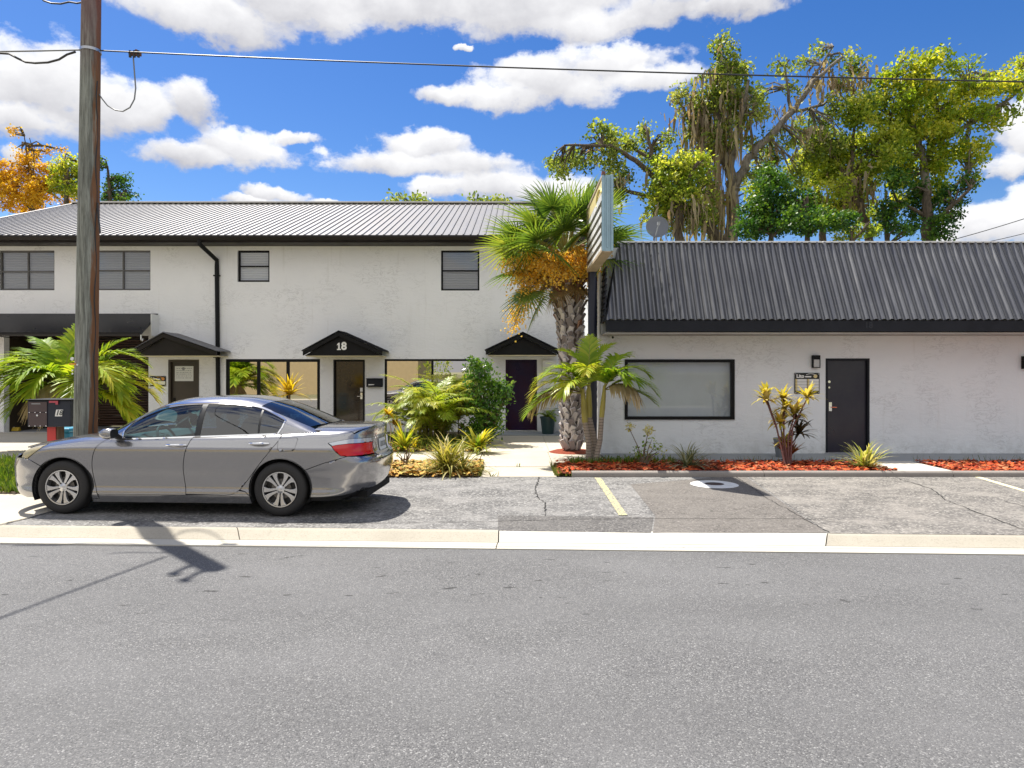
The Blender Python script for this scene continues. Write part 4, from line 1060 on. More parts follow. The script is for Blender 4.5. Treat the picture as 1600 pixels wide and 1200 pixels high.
F_brom = foliage('bromeliad_leaf', [(0.42, 0.33, 0.02), (0.60, 0.45, 0.03), (0.68, 0.52, 0.07)], 0.45)
F_ti = foliage('cordyline_leaf', [(0.30, 0.30, 0.03), (0.50, 0.44, 0.05), (0.62, 0.52, 0.12), (0.66, 0.58, 0.28)], 0.45)
F_tired = foliage('cordyline_red_leaf', [(0.16, 0.03, 0.02), (0.30, 0.08, 0.03), (0.42, 0.18, 0.04), (0.10, 0.09, 0.03)], 0.4)
F_tidark = foliage('cordyline_dark_leaf', [(0.03, 0.035, 0.02), (0.07, 0.05, 0.025), (0.14, 0.09, 0.04)], 0.3)
F_flower = foliage('pale_yellow_petal', [(0.70, 0.62, 0.20), (0.78, 0.74, 0.40)], 0.4, tcol=(1, 1, .8))
F_croton = foliage('croton_leaf', [(0.32, 0.05, 0.015), (0.45, 0.13, 0.02), (0.20, 0.14, 0.03)], 0.4)
M_stemgreen = pm('green_stem', (0.28, 0.26, 0.05), 0.5, var=0.3)
M_crownshaft = pm('crownshaft', (0.36, 0.31, 0.07), 0.45, var=0.3)
M_stemgrey = None
def ringed(name, base, ring, freq):
    m, t, b, out = new_mat(name); p = pos(t)
    sz = t.node('ShaderNodeSeparateXYZ'); t.link(p, sz.inputs[0])
    s = t.math('SINE', t.math('MULTIPLY', t.math('ADD', sz.outputs[2], t.math('MULTIPLY', t.noise(p, 8, 3), .02)), freq))
    f = t.ramp(s, [(0.0, 0), (.82, 0), (.95, 1)])
    c = t.mix(t.ramp(t.noise(p, 12, 5, .7), [(.35, 0), (.7, .7)]), base, [x * .6 for x in base])
    t.link(t.mix(f, c, ring), b.inputs['Base Color']); b.inputs['Roughness'].default_value = .85
    t.link(t.bump(f, 0.5, .01), b.inputs['Normal']); return m
M_stemgrey = ringed('ringed_palm_stem', (0.36, 0.30, 0.25), (0.09, 0.07, 0.055), 2 * pi / .055)
M_twig = pm('brown_twig', (0.13, 0.085, 0.05), 0.9, var=.3)

def frond(parent, base, az, elev, L, droop, nl, ll, lw, mat, hue=(0.2, 0.8), vee=0.35, ldroop=0.35, stem=None, tstart=0.16, name='frond', seed=0, curl=1.3):
    rr = random.Random(seed)
    S = Vector((-math.sin(az), math.cos(az), 0)); n = 22; pts = [Vector(base)]; tans = []
    for i in range(n):
        u = (i + .5) / n; a = elev - droop * u ** curl
        d = Vector((math.cos(az) * math.cos(a), math.sin(az) * math.cos(a), math.sin(a))); tans.append(d); pts.append(pts[-1] + d * L / n)
    tans.append(tans[-1])
    m = MB()
    h0 = rr.uniform(*hue)
    for i in range(nl):
        t_ = tstart + (1 - tstart) * (i + rr.uniform(-.2, .2)) / (nl - 1); t_ = min(.999, max(tstart * .9, t_))
        k = t_ * n; i0 = int(k); f = k - i0; P = pts[i0].lerp(pts[min(n, i0 + 1)], f); T = tans[i0]; N = S.cross(T) * -1
        if N.z < 0: N = -N
        prof = (0.45 + 0.55 * math.sin(pi * min(1, (t_ - tstart) / (1 - tstart) * 0.85 + .12))) * (1 - .35 * max(0, t_ - .75) / .25)
        ang_ = R(28 + 36 * (t_ - tstart) / (1 - tstart))
        for sg in (-1, 1):
            l = ll * prof * rr.uniform(.82, 1.12)
            D = (S * sg * math.cos(ang_) + T * math.sin(ang_) + N * (vee + rr.uniform(-.15, .15))).normalized()
            W = D.cross(N); W.normalize()
            q = []; ws = []
            for j, u in enumerate((0, .3, .65, 1)):
                q.append(P + D * (l * u) + Vector((0, 0, -1)) * (ldroop * l * u * u) + S * sg * 0.0)
                ws.append(lw * (0.55, 1, .8, .08)[j] * rr.uniform(.9, 1.1))
            m.strap(q, ws, W, r=min(1, max(0, h0 + rr.uniform(-.18, .18) + .12 * (t_ - .5))))
    o = m.build(name, mat, parent, recalc=False)
    m = MB(); r0 = 0.016 * (L / 1.6); m.tube(pts, [r0 * (1 - .85 * i / n) + .002 for i in range(n + 1)], 5); m.build('midrib', stem or M_stemgreen, o, smooth=True)
    return o

def feather_palm(label, stems, fr, ll, lw, mat, group=None, base_z=0.0, name='feather_palm', full=True):
    """stems: (base, top of stem, crown base, radius); fr: (stem index, az deg, elev deg, length, droop deg, hue lo, hue hi, dead)"""
    b0 = Vector(stems[0][0])
    o = empty(name, (b0.x, b0.y, base_z), label, 'palm', group)
    fr = list(fr) + [] if not full else list(fr) + [(si, a + 13, e - 9, L * .93, dr * 1.05, h0 * .6, h1 * .9, 0) for (si, a, e, L, dr, h0, h1, dead) in fr if not dead]
    for (b, tp, cr, r0) in stems:
        b, tp, cr = Vector(b), Vector(tp), Vector(cr)
        m = MB(); md = b.lerp(tp, .5) + Vector((.03, 0, 0)); m.tube([b - Vector((0, 0, .02)), b.lerp(tp, .15), md, tp], [r0 * 1.35, r0 * 1.05, r0, r0 * .95], 12); m.build('stem', M_stemgrey, o, smooth=True)
        m = MB(); m.tube([tp, tp.lerp(cr, .4), cr, cr + Vector((0, 0, .12))], [r0 * 1.0, r0 * 1.05, r0 * .75, r0 * .4], 10); m.build('crownshaft', M_crownshaft, o, smooth=True)
    for k, (si, a, e, L, dr, h0, h1, dead) in enumerate(fr):
        frond(o, Vector(stems[si][2]) + Vector((0, 0, .03)), R(a), R(min(88, e + (10 if full else 16))), L * (1.0 if full else .98), R(dr), 36 if full else 31, ll * (.85 if dead else 1), lw, F_dead if dead else mat, (h0, h1), .35 if not dead else -.2, .35 if not dead else .8, M_stemgreen if not dead else M_twig, seed=k * 7 + len(label))
    return o

# feather palm in front of the garage
s_ = 68.0; bx0 = at(99, 582, s_); bx0 = Vector((bx0.x, bx0.y, 0))
feather_palm('yellow green feather palm behind the mailbox and pole in front of the dark garage',
    [((bx0.x, bx0.y, 0), (bx0.x, bx0.y, .95), (bx0.x + .02, bx0.y, 1.42), .065), ((bx0.x + .22, bx0.y + .1, 0), (bx0.x + .3, bx0.y + .1, .8), (bx0.x + .38, bx0.y + .1, 1.25), .055)],
    [(0, 12, 52, 2.1, 105, .35, .6, 0), (0, -25, 40, 2.0, 110, .5, .8, 0), (1, 5, 35, 1.9, 95, .5, .85, 0), (1, -35, 55, 1.8, 130, .45, .8, 0), (0, 168, 48, 2.0, 95, .3, .6, 0),
     (0, 192, 30, 1.9, 85, .5, .8, 0), (0, 150, 65, 1.8, 80, .3, .5, 0), (0, 205, 52, 1.8, 125, .35, .6, 0), (0, 225, 38, 1.7, 110, .3, .6, 0), (0, 255, 50, 1.4, 130, .2, .5, 0), (1, 290, 45, 1.3, 130, .3, .6, 0), (0, 70, 78, 1.7, 45, .3, .5, 0), (1, 30, 72, 1.6, 60, .35, .6, 0),
     (0, 110, 60, 1.6, 90, .2, .5, 0), (1, 60, 50, 1.6, 100, .2, .5, 0), (0, 265, 10, 1.1, 95, .2, .8, 1), (1, 250, 0, 1.0, 80, .2, .8, 1), (0, 215, 5, 1.4, 80, .55, .85, 0), (1, -15, 5, 1.5, 80, .5, .8, 0)],
    .62, .06, F_palm)
m = MB(); m.lathe([(.001, .03), (.42, .03), (.5, .008)], (bx0.x + .1, bx0.y + .05, 0), (0, 0, 1), 20); tag(m.build('soil', M_soil), kind='structure')
# three stemmed palm in the mulch
def st(px0, py0, px1, py1, px2, py2, s, r0, dy=0):
    y = FOC / s + dy; f = lambda px, py: (wx(px, FOC / y), y, wz(py, FOC / y))
    b = f(px0, py0); return ((b[0], b[1], .03), f(px1, py1), f(px2, py2), r0)
S3 = 82.0
feather_palm('bright green three stemmed palm growing in the red mulch beside the sign post',
    [st(921, 728, 914, 660, 911, 617, S3, .055), st(932, 728, 920, 652, 920, 612, S3, .065, .12), st(930, 728, 940, 652, 944, 612, S3, .048, -.12)],
    [(0, 172, 45, 1.15, 118, .35, .6, 0), (0, 186, 28, 1.2, 115, .5, .85, 0), (0, 160, 10, 1.1, 90, .15, .4, 0), (0, 200, 62, 1.1, 125, .3, .6, 0), (1, 150, 70, 1.1, 80, .3, .5, 0), (1, 215, 48, 1.0, 115, .4, .6, 0),
     (1, 80, 80, 1.15, 40, .3, .5, 0), (1, 25, 72, 1.15, 70, .35, .55, 0), (2, 12, 52, 1.15, 118, .25, .5, 0), (2, -12, 22, 1.15, 100, .2, .45, 0), (2, 40, 65, 1.1, 90, .3, .5, 0), (2, -40, 50, .95, 130, .15, .4, 0), (2, 300, 60, .9, 140, .2, .4, 0), (1, 260, 65, 1.0, 130, .45, .7, 0),
     (0, 235, 40, .95, 130, .4, .7, 0), (2, 330, 20, .85, 105, .2, .9, 1), (0, 178, 5, 1.2, 85, .2, .9, 1), (2, -5, -5, 1.05, 60, .2, .4, 0), (0, 190, -10, 1.25, 60, .3, .6, 0), (1, 120, 50, 1.1, 90, .3, .5, 0), (1, 55, 50, 1.1, 100, .3, .5, 0)],
    .43, .042, F_palm, full=False)

# cabbage palm with crossed boots
SPM = 70.4; tb = at(893, 582, SPM); tb = Vector((tb.x, tb.y, 0)); ty = FOC / SPM
cp = empty('cabbage_palm', tb, 'tall cabbage palm with crossed grey boots and orange fruit sprays left of the sign', 'palm')
def tc(z):  # leaning axis
    return Vector((tb.x + .03 * math.sin(z) - .012 * z * z * .5, ty, z))
ZC = 4.1
m = MB(); zs_ = np.linspace(0, ZC, 14); m.tube([tc(z) for z in zs_], [.19 + .05 * min(1, z / 3.0) - .02 * math.exp(-z * 2) for z in zs_], 16); trunk = m.build('trunk', pm('palm_trunk', (0.16, 0.12, 0.10), .95, var=.4, vscale=10, bump=.6), cp, smooth=True)
M_boot = rndmat('palm_boot', [(0.20, 0.17, 0.165), (0.38, 0.34, 0.335), (0.54, 0.50, 0.49), (0.64, 0.60, 0.59)], .85, .5, 60)
M_bootnew = rndmat('palm_boot_brown', [(0.17, 0.06, 0.035), (0.30, 0.13, 0.075), (0.36, 0.22, 0.15), (0.30, 0.25, 0.2)], .8, .4, 60)
mb1, mb2 = MB(), MB()
rr = random.Random(4)
row = 0; z = 0.1
while z < ZC + .1:
    nb = 9; newer = max(0, (z - 2.6) / 1.3)
    for k in range(nb):
        a = 2 * pi * (k + .5 * (row % 2)) / nb + rr.uniform(-.1, .1); c = tc(z); rad = .195 + .055 * min(1, z / 3.0)
        outv = Vector((math.cos(a), math.sin(a), 0)); tv = Vector((-math.sin(a), math.cos(a), 0)); lean = (1 if (row % 2) else -1) * .45 + rr.uniform(-.12, .12)
        L = rr.uniform(.17, .25) * (1 + .9 * newer); dirv = (Vector((0, 0, 1)) + tv * lean + outv * (.40 + .35 * newer)).normalized(); w0 = .078; w1 = .052 * rr.uniform(.8, 1.15); th = .034
        b = c + outv * (rad - .03); e = b + dirv * L; nrm = dirv.cross(tv).normalized()
        if nrm.dot(outv) < 0: nrm = -nrm
        sd = nrm.cross(dirv)
        vs = [b - sd * w0, b + sd * w0, b + sd * w0 * .8 + nrm * th, b - sd * w0 * .8 + nrm * th, e - sd * w1, e + sd * w1, e + sd * w1 * .85 + nrm * th, e - sd * w1 * .85 + nrm * th]
        (mb2 if rr.random() < newer * 1.3 else mb1).add(vs, [(0, 1, 2, 3), (4, 7, 6, 5), (0, 4, 5, 1), (1, 5, 6, 2), (2, 6, 7, 3), (3, 7, 4, 0)])
    z += .12; row += 1
mb1.build('boots', M_boot, trunk); mb2.build('new_boots', M_bootnew, trunk)
def fan(base, az, elev, pet, rad, hue, seed, name='frond', droop=.18, spread=122):
    rr = random.Random(seed); a = elev
    pts = [Vector(base)]; n = 8
    for i in range(n):
        aa = elev - R(28) * (i / n); pts.append(pts[-1] + Vector((math.cos(az) * math.cos(aa), math.sin(az) * math.cos(aa), math.sin(aa))) * pet / n)
    hub = pts[-1]; d = (pts[-1] - pts[-2]).normalized(); s = Vector((-math.sin(az), math.cos(az), 0)); nrm = d.cross(s)
    if nrm.z < 0: nrm = -nrm
    roll = rr.uniform(-.7, .7); s2 = s * math.cos(roll) + nrm * math.sin(roll); nrm = nrm * math.cos(roll) - s * math.sin(roll); s = s2
    m = MB(); ns = 32
    for i in range(ns):
        th = R(-spread + 2 * spread * i / (ns - 1)) ; l = rad * (1 - .22 * (abs(th) / R(spread)) ** 2) * rr.uniform(.9, 1.06)
        D = d * math.cos(th) + s * math.sin(th); D = (D + nrm * .22 * math.cos(th * 1.2)).normalized(); W = D.cross(nrm).normalized(); fold = nrm * (.35 if i % 2 else -.35)
        q = []; ws = []; tw = (W + fold).normalized()
        start = hub + d * .0
        for u, w_ in ((.0, .012), (.28, .044), (.5, .036), (.78, .018), (1, .003)):
            q.append(start + D * (l * u) + Vector((0, 0, -1)) * (droop * l * max(0, u - .25) ** 2) - nrm * .10 * l * u * u); ws.append(w_ * rad / .8)
        m.strap(q, ws, tw, r=min(1, max(0, hue + rr.uniform(-.22, .22))))
    o = m.build(name, F_fan if hue >= 0 else F_dead, cp, recalc=False)
    m = MB(); m.tube(pts, [.026 - .012 * i / n for i in range(n + 1)], 5); m.build('leaf_stalk', M_stemgreen, o, smooth=True)
rr = random.Random(21); cb = tc(ZC)
fans = []
for k in range(30):
    az_ = k * 2.399963; e = R(90 - 88 * (k / 30) ** 1.0 + rr.uniform(-8, 8)); fans.append((az_, e, rr.uniform(.75, 1.05), rr.uniform(.72, .92), .55 - .3 * rr.random(), k))
fans += [(R(178), R(0), 1.0, .75, .4, 101), (R(196), R(-30), 1.05, .72, .4, 102), (R(10), R(35), 1.1, .8, .5, 103), (R(165), R(35), 1.1, .85, .4, 104), (R(188), R(20), 1.15, .8, .6, 105), (R(200), R(-48), 1.1, .62, .3, 106)]
for (az_, e, pt, rd, hu, sd_) in fans:
    fan(cb + Vector((math.cos(az_) * .1, math.sin(az_) * .1, .12 + .3 * max(0, math.sin(e)))), az_, e, pt * 1.0, rd * 1.12, hu, sd_)
# fruit sprays
M_fruit = foliage('orange_fruit', [(0.74, 0.46, 0.04), (0.88, 0.66, 0.09), (0.90, 0.74, 0.20), (0.82, 0.70, 0.24), (0.50, 0.34, 0.08)], .5, .6, tcol=(1.3, 1.1, .6))
def spray(az, L, drop, n, seed, el0=25):
    rr = np.random.default_rng(seed); base = cb + Vector((math.cos(az) * .15, math.sin(az) * .15, .05)); V = []; rn = []; m = MB()
    pts = []
    for i in range(9):
        u = i / 8; pts.append(base + Vector((math.cos(az) * L * u, math.sin(az) * L * u, math.sin(R(el0)) * L * u - drop * u * u)))
    m.tube(pts, [.014 - .009 * i / 8 for i in range(9)], 4)
    for k in range(int(n * .62)):
        u = rr.uniform(.25, 1); i0 = min(7, int(u * 8)); P = pts[i0].lerp(pts[i0 + 1], u * 8 - i0); sp = .26 * (1.1 - .55 * u)
        c = P + Vector((rr.normal() * sp * .75, rr.normal() * sp * .75, -abs(rr.normal()) * sp * .9 + .05)); sz = rr.uniform(.016, .030)
        a = Vector(rr.normal(size=3)).normalized(); b = a.orthogonal().normalized(); c2 = a.cross(b)
        V.append([c - a * sz, c + b * sz, c + a * sz, c - b * sz]); V.append([c - c2 * sz, c + b * sz, c + c2 * sz, c - b * sz]); r_ = rr.uniform(); rn += [r_, r_]
    o = fast_quads('fruit_spray', np.array([[list(q) for q in f] for f in V]), rn, M_fruit, cp, base)
    for k in range(40):
        u = rr.uniform(.2, .95); i0 = min(7, int(u * 8)); P = pts[i0].lerp(pts[i0 + 1], u * 8 - i0); e_ = P + Vector((rr.normal() * .17, rr.normal() * .17, -rr.uniform(.02, .3))); m.tube([P, P.lerp(e_, .5) + Vector((0, 0, .02)), e_], .0035, 3, False)
    m.build('fruit_stalk', M_twig, o)
for (a, L, dr, n, sd_, e0) in ((215, .85, .25, 900, 11, 30), (285, .8, .2, 900, 12, 30), (255, .95, .75, 900, 13, 20), (195, 1.25, .6, 900, 14, 25), (320, .8, .15, 700, 15, 30), (182, .95, .55, 800, 1, 20), (200, 1.0, .75, 900, 2, 15), (235, .8, .5, 800, 3, 25), (270, .75, .55, 900, 4, 25), (300, .7, .55, 800, 5, 25), (330, .65, .5, 700, 6, 20), (165, 1.1, 1.3, 900, 7, 5), (190, 1.05, 1.45, 900, 8, 0), (250, .6, .25, 700, 9, 35), (20, .6, .5, 500, 10, 20)): spray(R(a), L, dr, n, sd_, e0)
for k in range(5): fan(cb + Vector((0, 0, -.1)), R((250, 300, 210, 160, 340)[k]), R((-40, -30, -20, -50, -35)[k]), .55, .5, -1, 300 + k, 'dead_frond')

# generic rosette of strap leaves
def rosette(m, base, n, L, W, e0, e1, droop, rr, hue=(0, 1), az0=0, az1=2 * pi, axis=None, prof=(.7, 1, .75, .06)):
    for k in range(n):
        a = rr.uniform(az0, az1); e = R(rr.uniform(e0, e1)); l = L * rr.uniform(.65, 1.1); q = [Vector(base) + Vector((rr.uniform(-.02, .02), rr.uniform(-.02, .02), 0))]; ns = 6; dr = R(droop * rr.uniform(.5, 1.3)); h = rr.uniform(*hue)
        sd = Vector((-math.sin(a), math.cos(a), 0)); ws = []
        for i in range(ns):
            ee = e - dr * ((i + .5) / ns) ** 1.4; q.append(q[-1] + Vector((math.cos(a) * math.cos(ee), math.sin(a) * math.cos(ee), math.sin(ee))) * l / ns)
        for i in range(ns + 1):
            u = i / ns * 3; j = min(2, int(u)); ws.append(W * (prof[j] + (prof[j + 1] - prof[j]) * (u - j)))
        m.strap(q, ws, sd, r=h)
def strap_plant(name, label, cat, p, n, L, W, e0, e1, droop, mat, seed, group=None, extra=None, nsub=1, spread=0.0):
    rr = random.Random(seed); o = empty(name, p, label, cat, group)
    m = MB()
    for k in range(nsub): rosette(m, Vector(p) + Vector((rr.uniform(-spread, spread), rr.uniform(-spread, spread) * .6, .01)), n // nsub, L, W, e0, e1, droop, rr)
    m.build('leaves', mat, o, recalc=False)
    m = MB(); m.tube([Vector(p) - Vector((0, 0, .05)), Vector(p) + Vector((0, 0, .07))], [.035 + spread * .3, .02], 8); m.build('stem_base', M_twig, o)
    return o
strap_plant('strap_plant', 'large yellowish clump of narrow arching leaves at the lot edge left of the walkway', 'plant', gnd(706, 737, .03), 230, .82, .03, 12, 85, 80, F_strap, 1, nsub=8, spread=.22)
strap_plant('strap_plant', 'yellow green rosette of broad leaves beside the left edge of the walkway', 'plant', gnd(742, 706, .03), 70, .72, .07, 20, 85, 65, F_yg, 2, nsub=3, spread=.12)
strap_plant('strap_plant', 'yellow green rosette of leaves just right of the car trunk', 'plant', gnd(634, 704, .03), 60, .74, .06, 20, 85, 60, F_yg, 3, nsub=3, spread=.12)
strap_plant('strap_plant', 'grey green striped clump in the shade of the sign in the red mulch', 'plant', gnd(1076, 731, .06), 130, .66, .024, 10, 85, 75, F_grey, 4, nsub=4, spread=.1)
strap_plant('strap_plant', 'cream striped bright clump in the red mulch in front of the charcoal door', 'plant', gnd(1349, 732, .06), 110, .62, .036, 10, 85, 65, F_varieg, 5, nsub=3, spread=.09)
strap_plant('strap_plant', 'low yellow flowering clump between the car trunk and the bushes', 'plant', gnd(648, 700, .03), 26, .34, .04, 25, 80, 60, F_brom, 8, nsub=2, spread=.1)
# bromeliad seen over the car roof
bp = Vector((wx(450, 64.7), FOC / 64.7, .02)); o = empty('bromeliad', bp, 'yellow rosette plant showing just above the car roof', 'plant')
zt_ = wz(617, 64.7); m = MB(); m.tube([bp, Vector((bp.x + .03, bp.y, zt_))], [.04, .03], 8); m.build('stem', M_twig, o, smooth=True)
m = MB(); rosette(m, (bp.x + .03, bp.y, zt_), 60, .58, .085, 0, 85, 45, random.Random(6)); m.build('leaves', F_brom, o, recalc=False)
# croton with orange head by the shop window
def stem_heads(name, label, cat, base, heads, mat, stemr=.012, stemmat=None, group=None):
    o = empty(name, base, label, cat, group); rr = random.Random(len(label)); b = Vector(base)
    m = MB()
    for (hd, n, L, W, e0, e1, dr, mt) in heads:
        h = Vector(hd); md = b.lerp(h, .55) + Vector(((h.x - b.x) * -.18, 0, 0)); m.tube([b + Vector(((h.x - b.x) * .12, rr.uniform(-.03, .03), 0)), md, h], [stemr * 1.4, stemr * 1.1, stemr], 6)
    m.build('stems', stemmat or M_twig, o, smooth=True)
    for (hd, n, L, W, e0, e1, dr, mt) in heads:
        m = MB(); k_ = 1.45 if name == 'cordyline' else 1.2; rosette(m, hd, int(n * 1.5), L * k_, W * 1.25, e0 - 8, e1, dr, rr); m.build('leaf_head', mt or mat, o, recalc=False)
    return o
sC = 66.0
stem_heads('croton', 'thin croton with orange yellow heads in front of the wall right of the car', 'plant', gnd(610, 704, .03), [(at(607, 648, sC), 20, .22, .05, 0, 80, 60, F_brom), (at(618, 664, sC), 14, .2, .05, 0, 80, 60, F_croton)], F_croton)
stem_heads('croton', 'small red orange croton under the feathery bush', 'plant', gnd(716, 690, .03), [(at(716, 655, 61), 22, .24, .06, 0, 80, 60, F_croton), (at(722, 668, 61), 14, .2, .05, 0, 80, 60, F_croton)], F_croton)
# twiggy shrub in the leaf litter
def scatter_leaves(P, size, rng, flat=.4, asp=.5):
    n = len(P); d = rng.normal(size=(n, 3)); d /= np.linalg.norm(d, axis=1)[:, None]; nn = rng.normal(size=(n, 3)) * [flat + .35, flat + .35, .4] + [0, 0, .6]
    s = np.cross(d, nn); s /= np.maximum(np.linalg.norm(s, axis=1), 1e-6)[:, None]
    L = (size * rng.uniform(.6, 1.25, n))[:, None] / 2; W = L * asp * rng.uniform(.8, 1.2, n)[:, None]
    V = np.stack([P - d * L, P + s * W + d * L * .1, P + d * L, P - s * W + d * L * .1], 1); return V
def shrub(name, label, base, clumps, leafmat, size, twigs, hue=None, asp=.5, cat='shrub', flowers=None, seed=1, s=None):
    o = empty(name, base, label, cat); rng = np.random.default_rng(seed); rr = random.Random(seed); b = Vector(base); m = MB(); P = []; rn = []
    for (c, rad, n) in clumps:
        c = np.array(c); rad = np.array(rad); k = max(3, n // 9); cc = rng.normal(size=(k, 3)); cc = cc / np.linalg.norm(cc, axis=1)[:, None] * rng.uniform(.35, 1, (k, 1)) ** .5; cc = c + cc * rad
        idx = rng.integers(0, k, n); P.append(cc[idx] + rng.normal(size=(n, 3)) * size * .75); h = rng.uniform(0, 1, k); rn.append(np.clip(h[idx] * .7 + rng.uniform(0, .35, n), 0, 1))
        for j in range(min(k, twigs)): e = Vector(cc[j]); md = b.lerp(e, .5) + Vector((rr.uniform(-.05, .05), rr.uniform(-.05, .05), .05)); m.tube([b + Vector((rr.uniform(-.06, .06), rr.uniform(-.06, .06), 0)), md, e], [.014, .009, .003], 4, False)
    P = np.concatenate(P); rn = np.concatenate(rn); m.build('twigs', M_twig, o, smooth=True)
    fast_quads('foliage', scatter_leaves(P, size, rng, asp=asp), rn, leafmat, o, base)
    if flowers:
        for (c, rad, n, sz) in flowers:
            Q = np.array(c) + rng.normal(size=(n, 3)) * rad; fast_quads('flower_head', scatter_leaves(Q, sz, rng, asp=.8), rng.uniform(0, 1, n), F_flower, o, c)
    return o
gT = gnd(632, 726, .03)
shrub('twiggy_shrub', 'nearly leafless twiggy shrub in the dry leaves right of the car bumper', gT, [((gT.x, gT.y, .3), (.16, .12, .22), 40), ((gT.x + .12, gT.y, .42), (.1, .1, .15), 20)], F_yg, .05, 9, seed=3)
sg_ = 63.5; yG = FOC / sg_; gG = Vector((wx(762, sg_), yG, .02))
gm = MB(); gm.lathe([(.001, .05), (.38, .045), (.5, .01)], (tb.x, tb.y, 0), (0, 0, 1), 20); tag(gm.build('mulch_bed', M_mulchbase), kind='structure')
shrub('glossy_shrub', 'dark green glossy leaved shrub beside the purple door', gG, [((wx(760, sg_), yG, wz(655, sg_)), (.42, .4, .4), 900), ((wx(762, sg_), yG, wz(620, sg_)), (.48, .4, .42), 1100), ((wx(748, sg_), yG, wz(585, sg_)), (.3, .3, .35), 560), ((wx(778, sg_), yG, wz(610, sg_)), (.28, .3, .3), 340), ((wx(796, sg_), yG - .1, wz(608, sg_)), (.12, .15, .2), 70), ((wx(742, sg_), yG, wz(566, sg_)), (.14, .15, .16), 70), ((wx(752, sg_), yG, wz(672, sg_)), (.4, .3, .2), 420)], F_glossy, .115, 12, seed=5, asp=.48)
sR = 82.5; yR = FOC / sR; gR = gnd(1006, 728, .06)
shrub('rose_bush', 'thin rose bush with two pale yellow flower heads under the display window', gR, [((wx(1008, sR), yR, wz(708, sR)), (.22, .16, .16), 130), ((wx(1016, sR), yR, wz(692, sR)), (.14, .1, .12), 40), ((wx(990, sR), yR, wz(718, sR)), (.1, .1, .08), 30), ((wx(1026, sR), yR, wz(704, sR)), (.1, .1, .12), 40)], F_areca, .06, 7, seed=7, cat='rose bush', asp=.6,
      flowers=[((wx(1013, sR), yR, wz(672, sR)), .05, 70, .055), ((wx(983, sR), yR, wz(667, sR)), .05, 60, .05), ((wx(994, sR), yR, wz(719, sR)), .03, 26, .04), ((wx(1016, sR), yR, wz(698, sR)), .03, 16, .04)])
o = bpy.data.objects['rose_bush']; m = MB()
for (px, py) in ((1013, 674), (983, 669)): e = at(px, py, sR); m.tube([gR, gR.lerp(e, .5) + Vector(((e.x - gR.x) * -.15, 0, 0)), e], [.010, .008, .006], 6)
m.build('long_stem', M_twig, o, smooth=True)
# feathery palm bush in front of the shop window
sA = 62.0; bA = Vector((wx(676, sA), FOC / sA, .02)); ar = empty('areca_palm', bA, 'dense feathery yellow green palm bush in front of the right shop window', 'palm')
rr = random.Random(9)
for k in range(96):
    az_ = rr.uniform(0, 2 * pi); e = R(rr.uniform(48, 90)); L = rr.uniform(1.2, 1.85)
    b = bA + Vector((rr.uniform(-.34, .34), rr.uniform(-.3, .3), rr.uniform(0.02, .75)))
    frond(ar, b, az_, e, L, R(rr.uniform(65, 115)), 34, rr.uniform(.30, .42), .026, F_areca, (.25 + .3 * math.sin(e), .98 * math.sin(e)), .25, .45, M_stemgreen, .22, seed=400 + k)
m = MB()
for k in range(9): b = bA + Vector((rr.uniform(-.2, .2), rr.uniform(-.2, .2), -.02)); m.tube([b, b + Vector((rr.uniform(-.05, .05), 0, .6))], [.025, .018], 7)
m.build('stems', M_stemgreen, ar, smooth=True)
# cordyline with yellow heads
sT = 82.5; yT = FOC / sT; gT = gnd(1229, 729, .06)
def T(px, py, dy=0): v = at(px, py, sT); return (v.x, v.y + dy, v.z)
stem_heads('cordyline', 'tall cordyline with yellow leaf heads and red stems in front of the directory sign', 'plant', gT,
    [(T(1197, 625), 30, .25, .05, 5, 85, 50, None), (T(1198, 618, .05), 14, .22, .045, 30, 85, 40, None), (T(1226, 622, .05), 26, .22, .05, -5, 85, 50, None), (T(1224, 638, -.05), 24, .22, .05, -15, 70, 55, None), (T(1239, 645, -.1), 28, .25, .05, 0, 85, 50, None), (T(1216, 660, -.1), 24, .24, .045, -5, 80, 55, None), (T(1262, 621), 28, .24, .048, 0, 85, 50, None), (T(1246, 655, .05), 16, .24, .05, -10, 70, 60, F_tidark), (T(1250, 678, .05), 26, .28, .05, 0, 80, 60, F_tidark), (T(1222, 690, -.08), 16, .18, .05, 0, 85, 50, F_ti), (T(1224, 704, -.05), 20, .2, .045, 20, 85, 40, F_tired), (T(1233, 712, -.03), 26, .26, .04, 45, 88, 30, F_tired), (T(1226, 716, -.06), 22, .24, .04, 50, 88, 25, F_tired)], F_ti, .012, pm('red_brown_stem', (0.15, 0.06, 0.05), .8, var=.3))
# fern in a dark pot beside the purple door
gF = Vector((wx(856, 55), FOC / 55, .02)); o = empty('potted_fern', gF, 'green fern in a dark pot right of the purple door', 'plant')
m = MB(); m.lathe([(.001, 0), (.16, 0), (.21, .45), (.23, .45), (.23, .5), (.19, .5), (.18, .42), (.001, .42)], gF, (0, 0, 1), 20); m.build('pot', pm('dark_teal_pot', (.02, .05, .055), .4), o, smooth=True)
rr = random.Random(77)
for k in range(14): frond(o, gF + Vector((0, 0, .42)), rr.uniform(0, 2 * pi), R(rr.uniform(30, 80)), rr.uniform(.4, .6), R(90), 16, .12, .02, F_areca, (.2, .7), .2, .3, seed=600 + k)
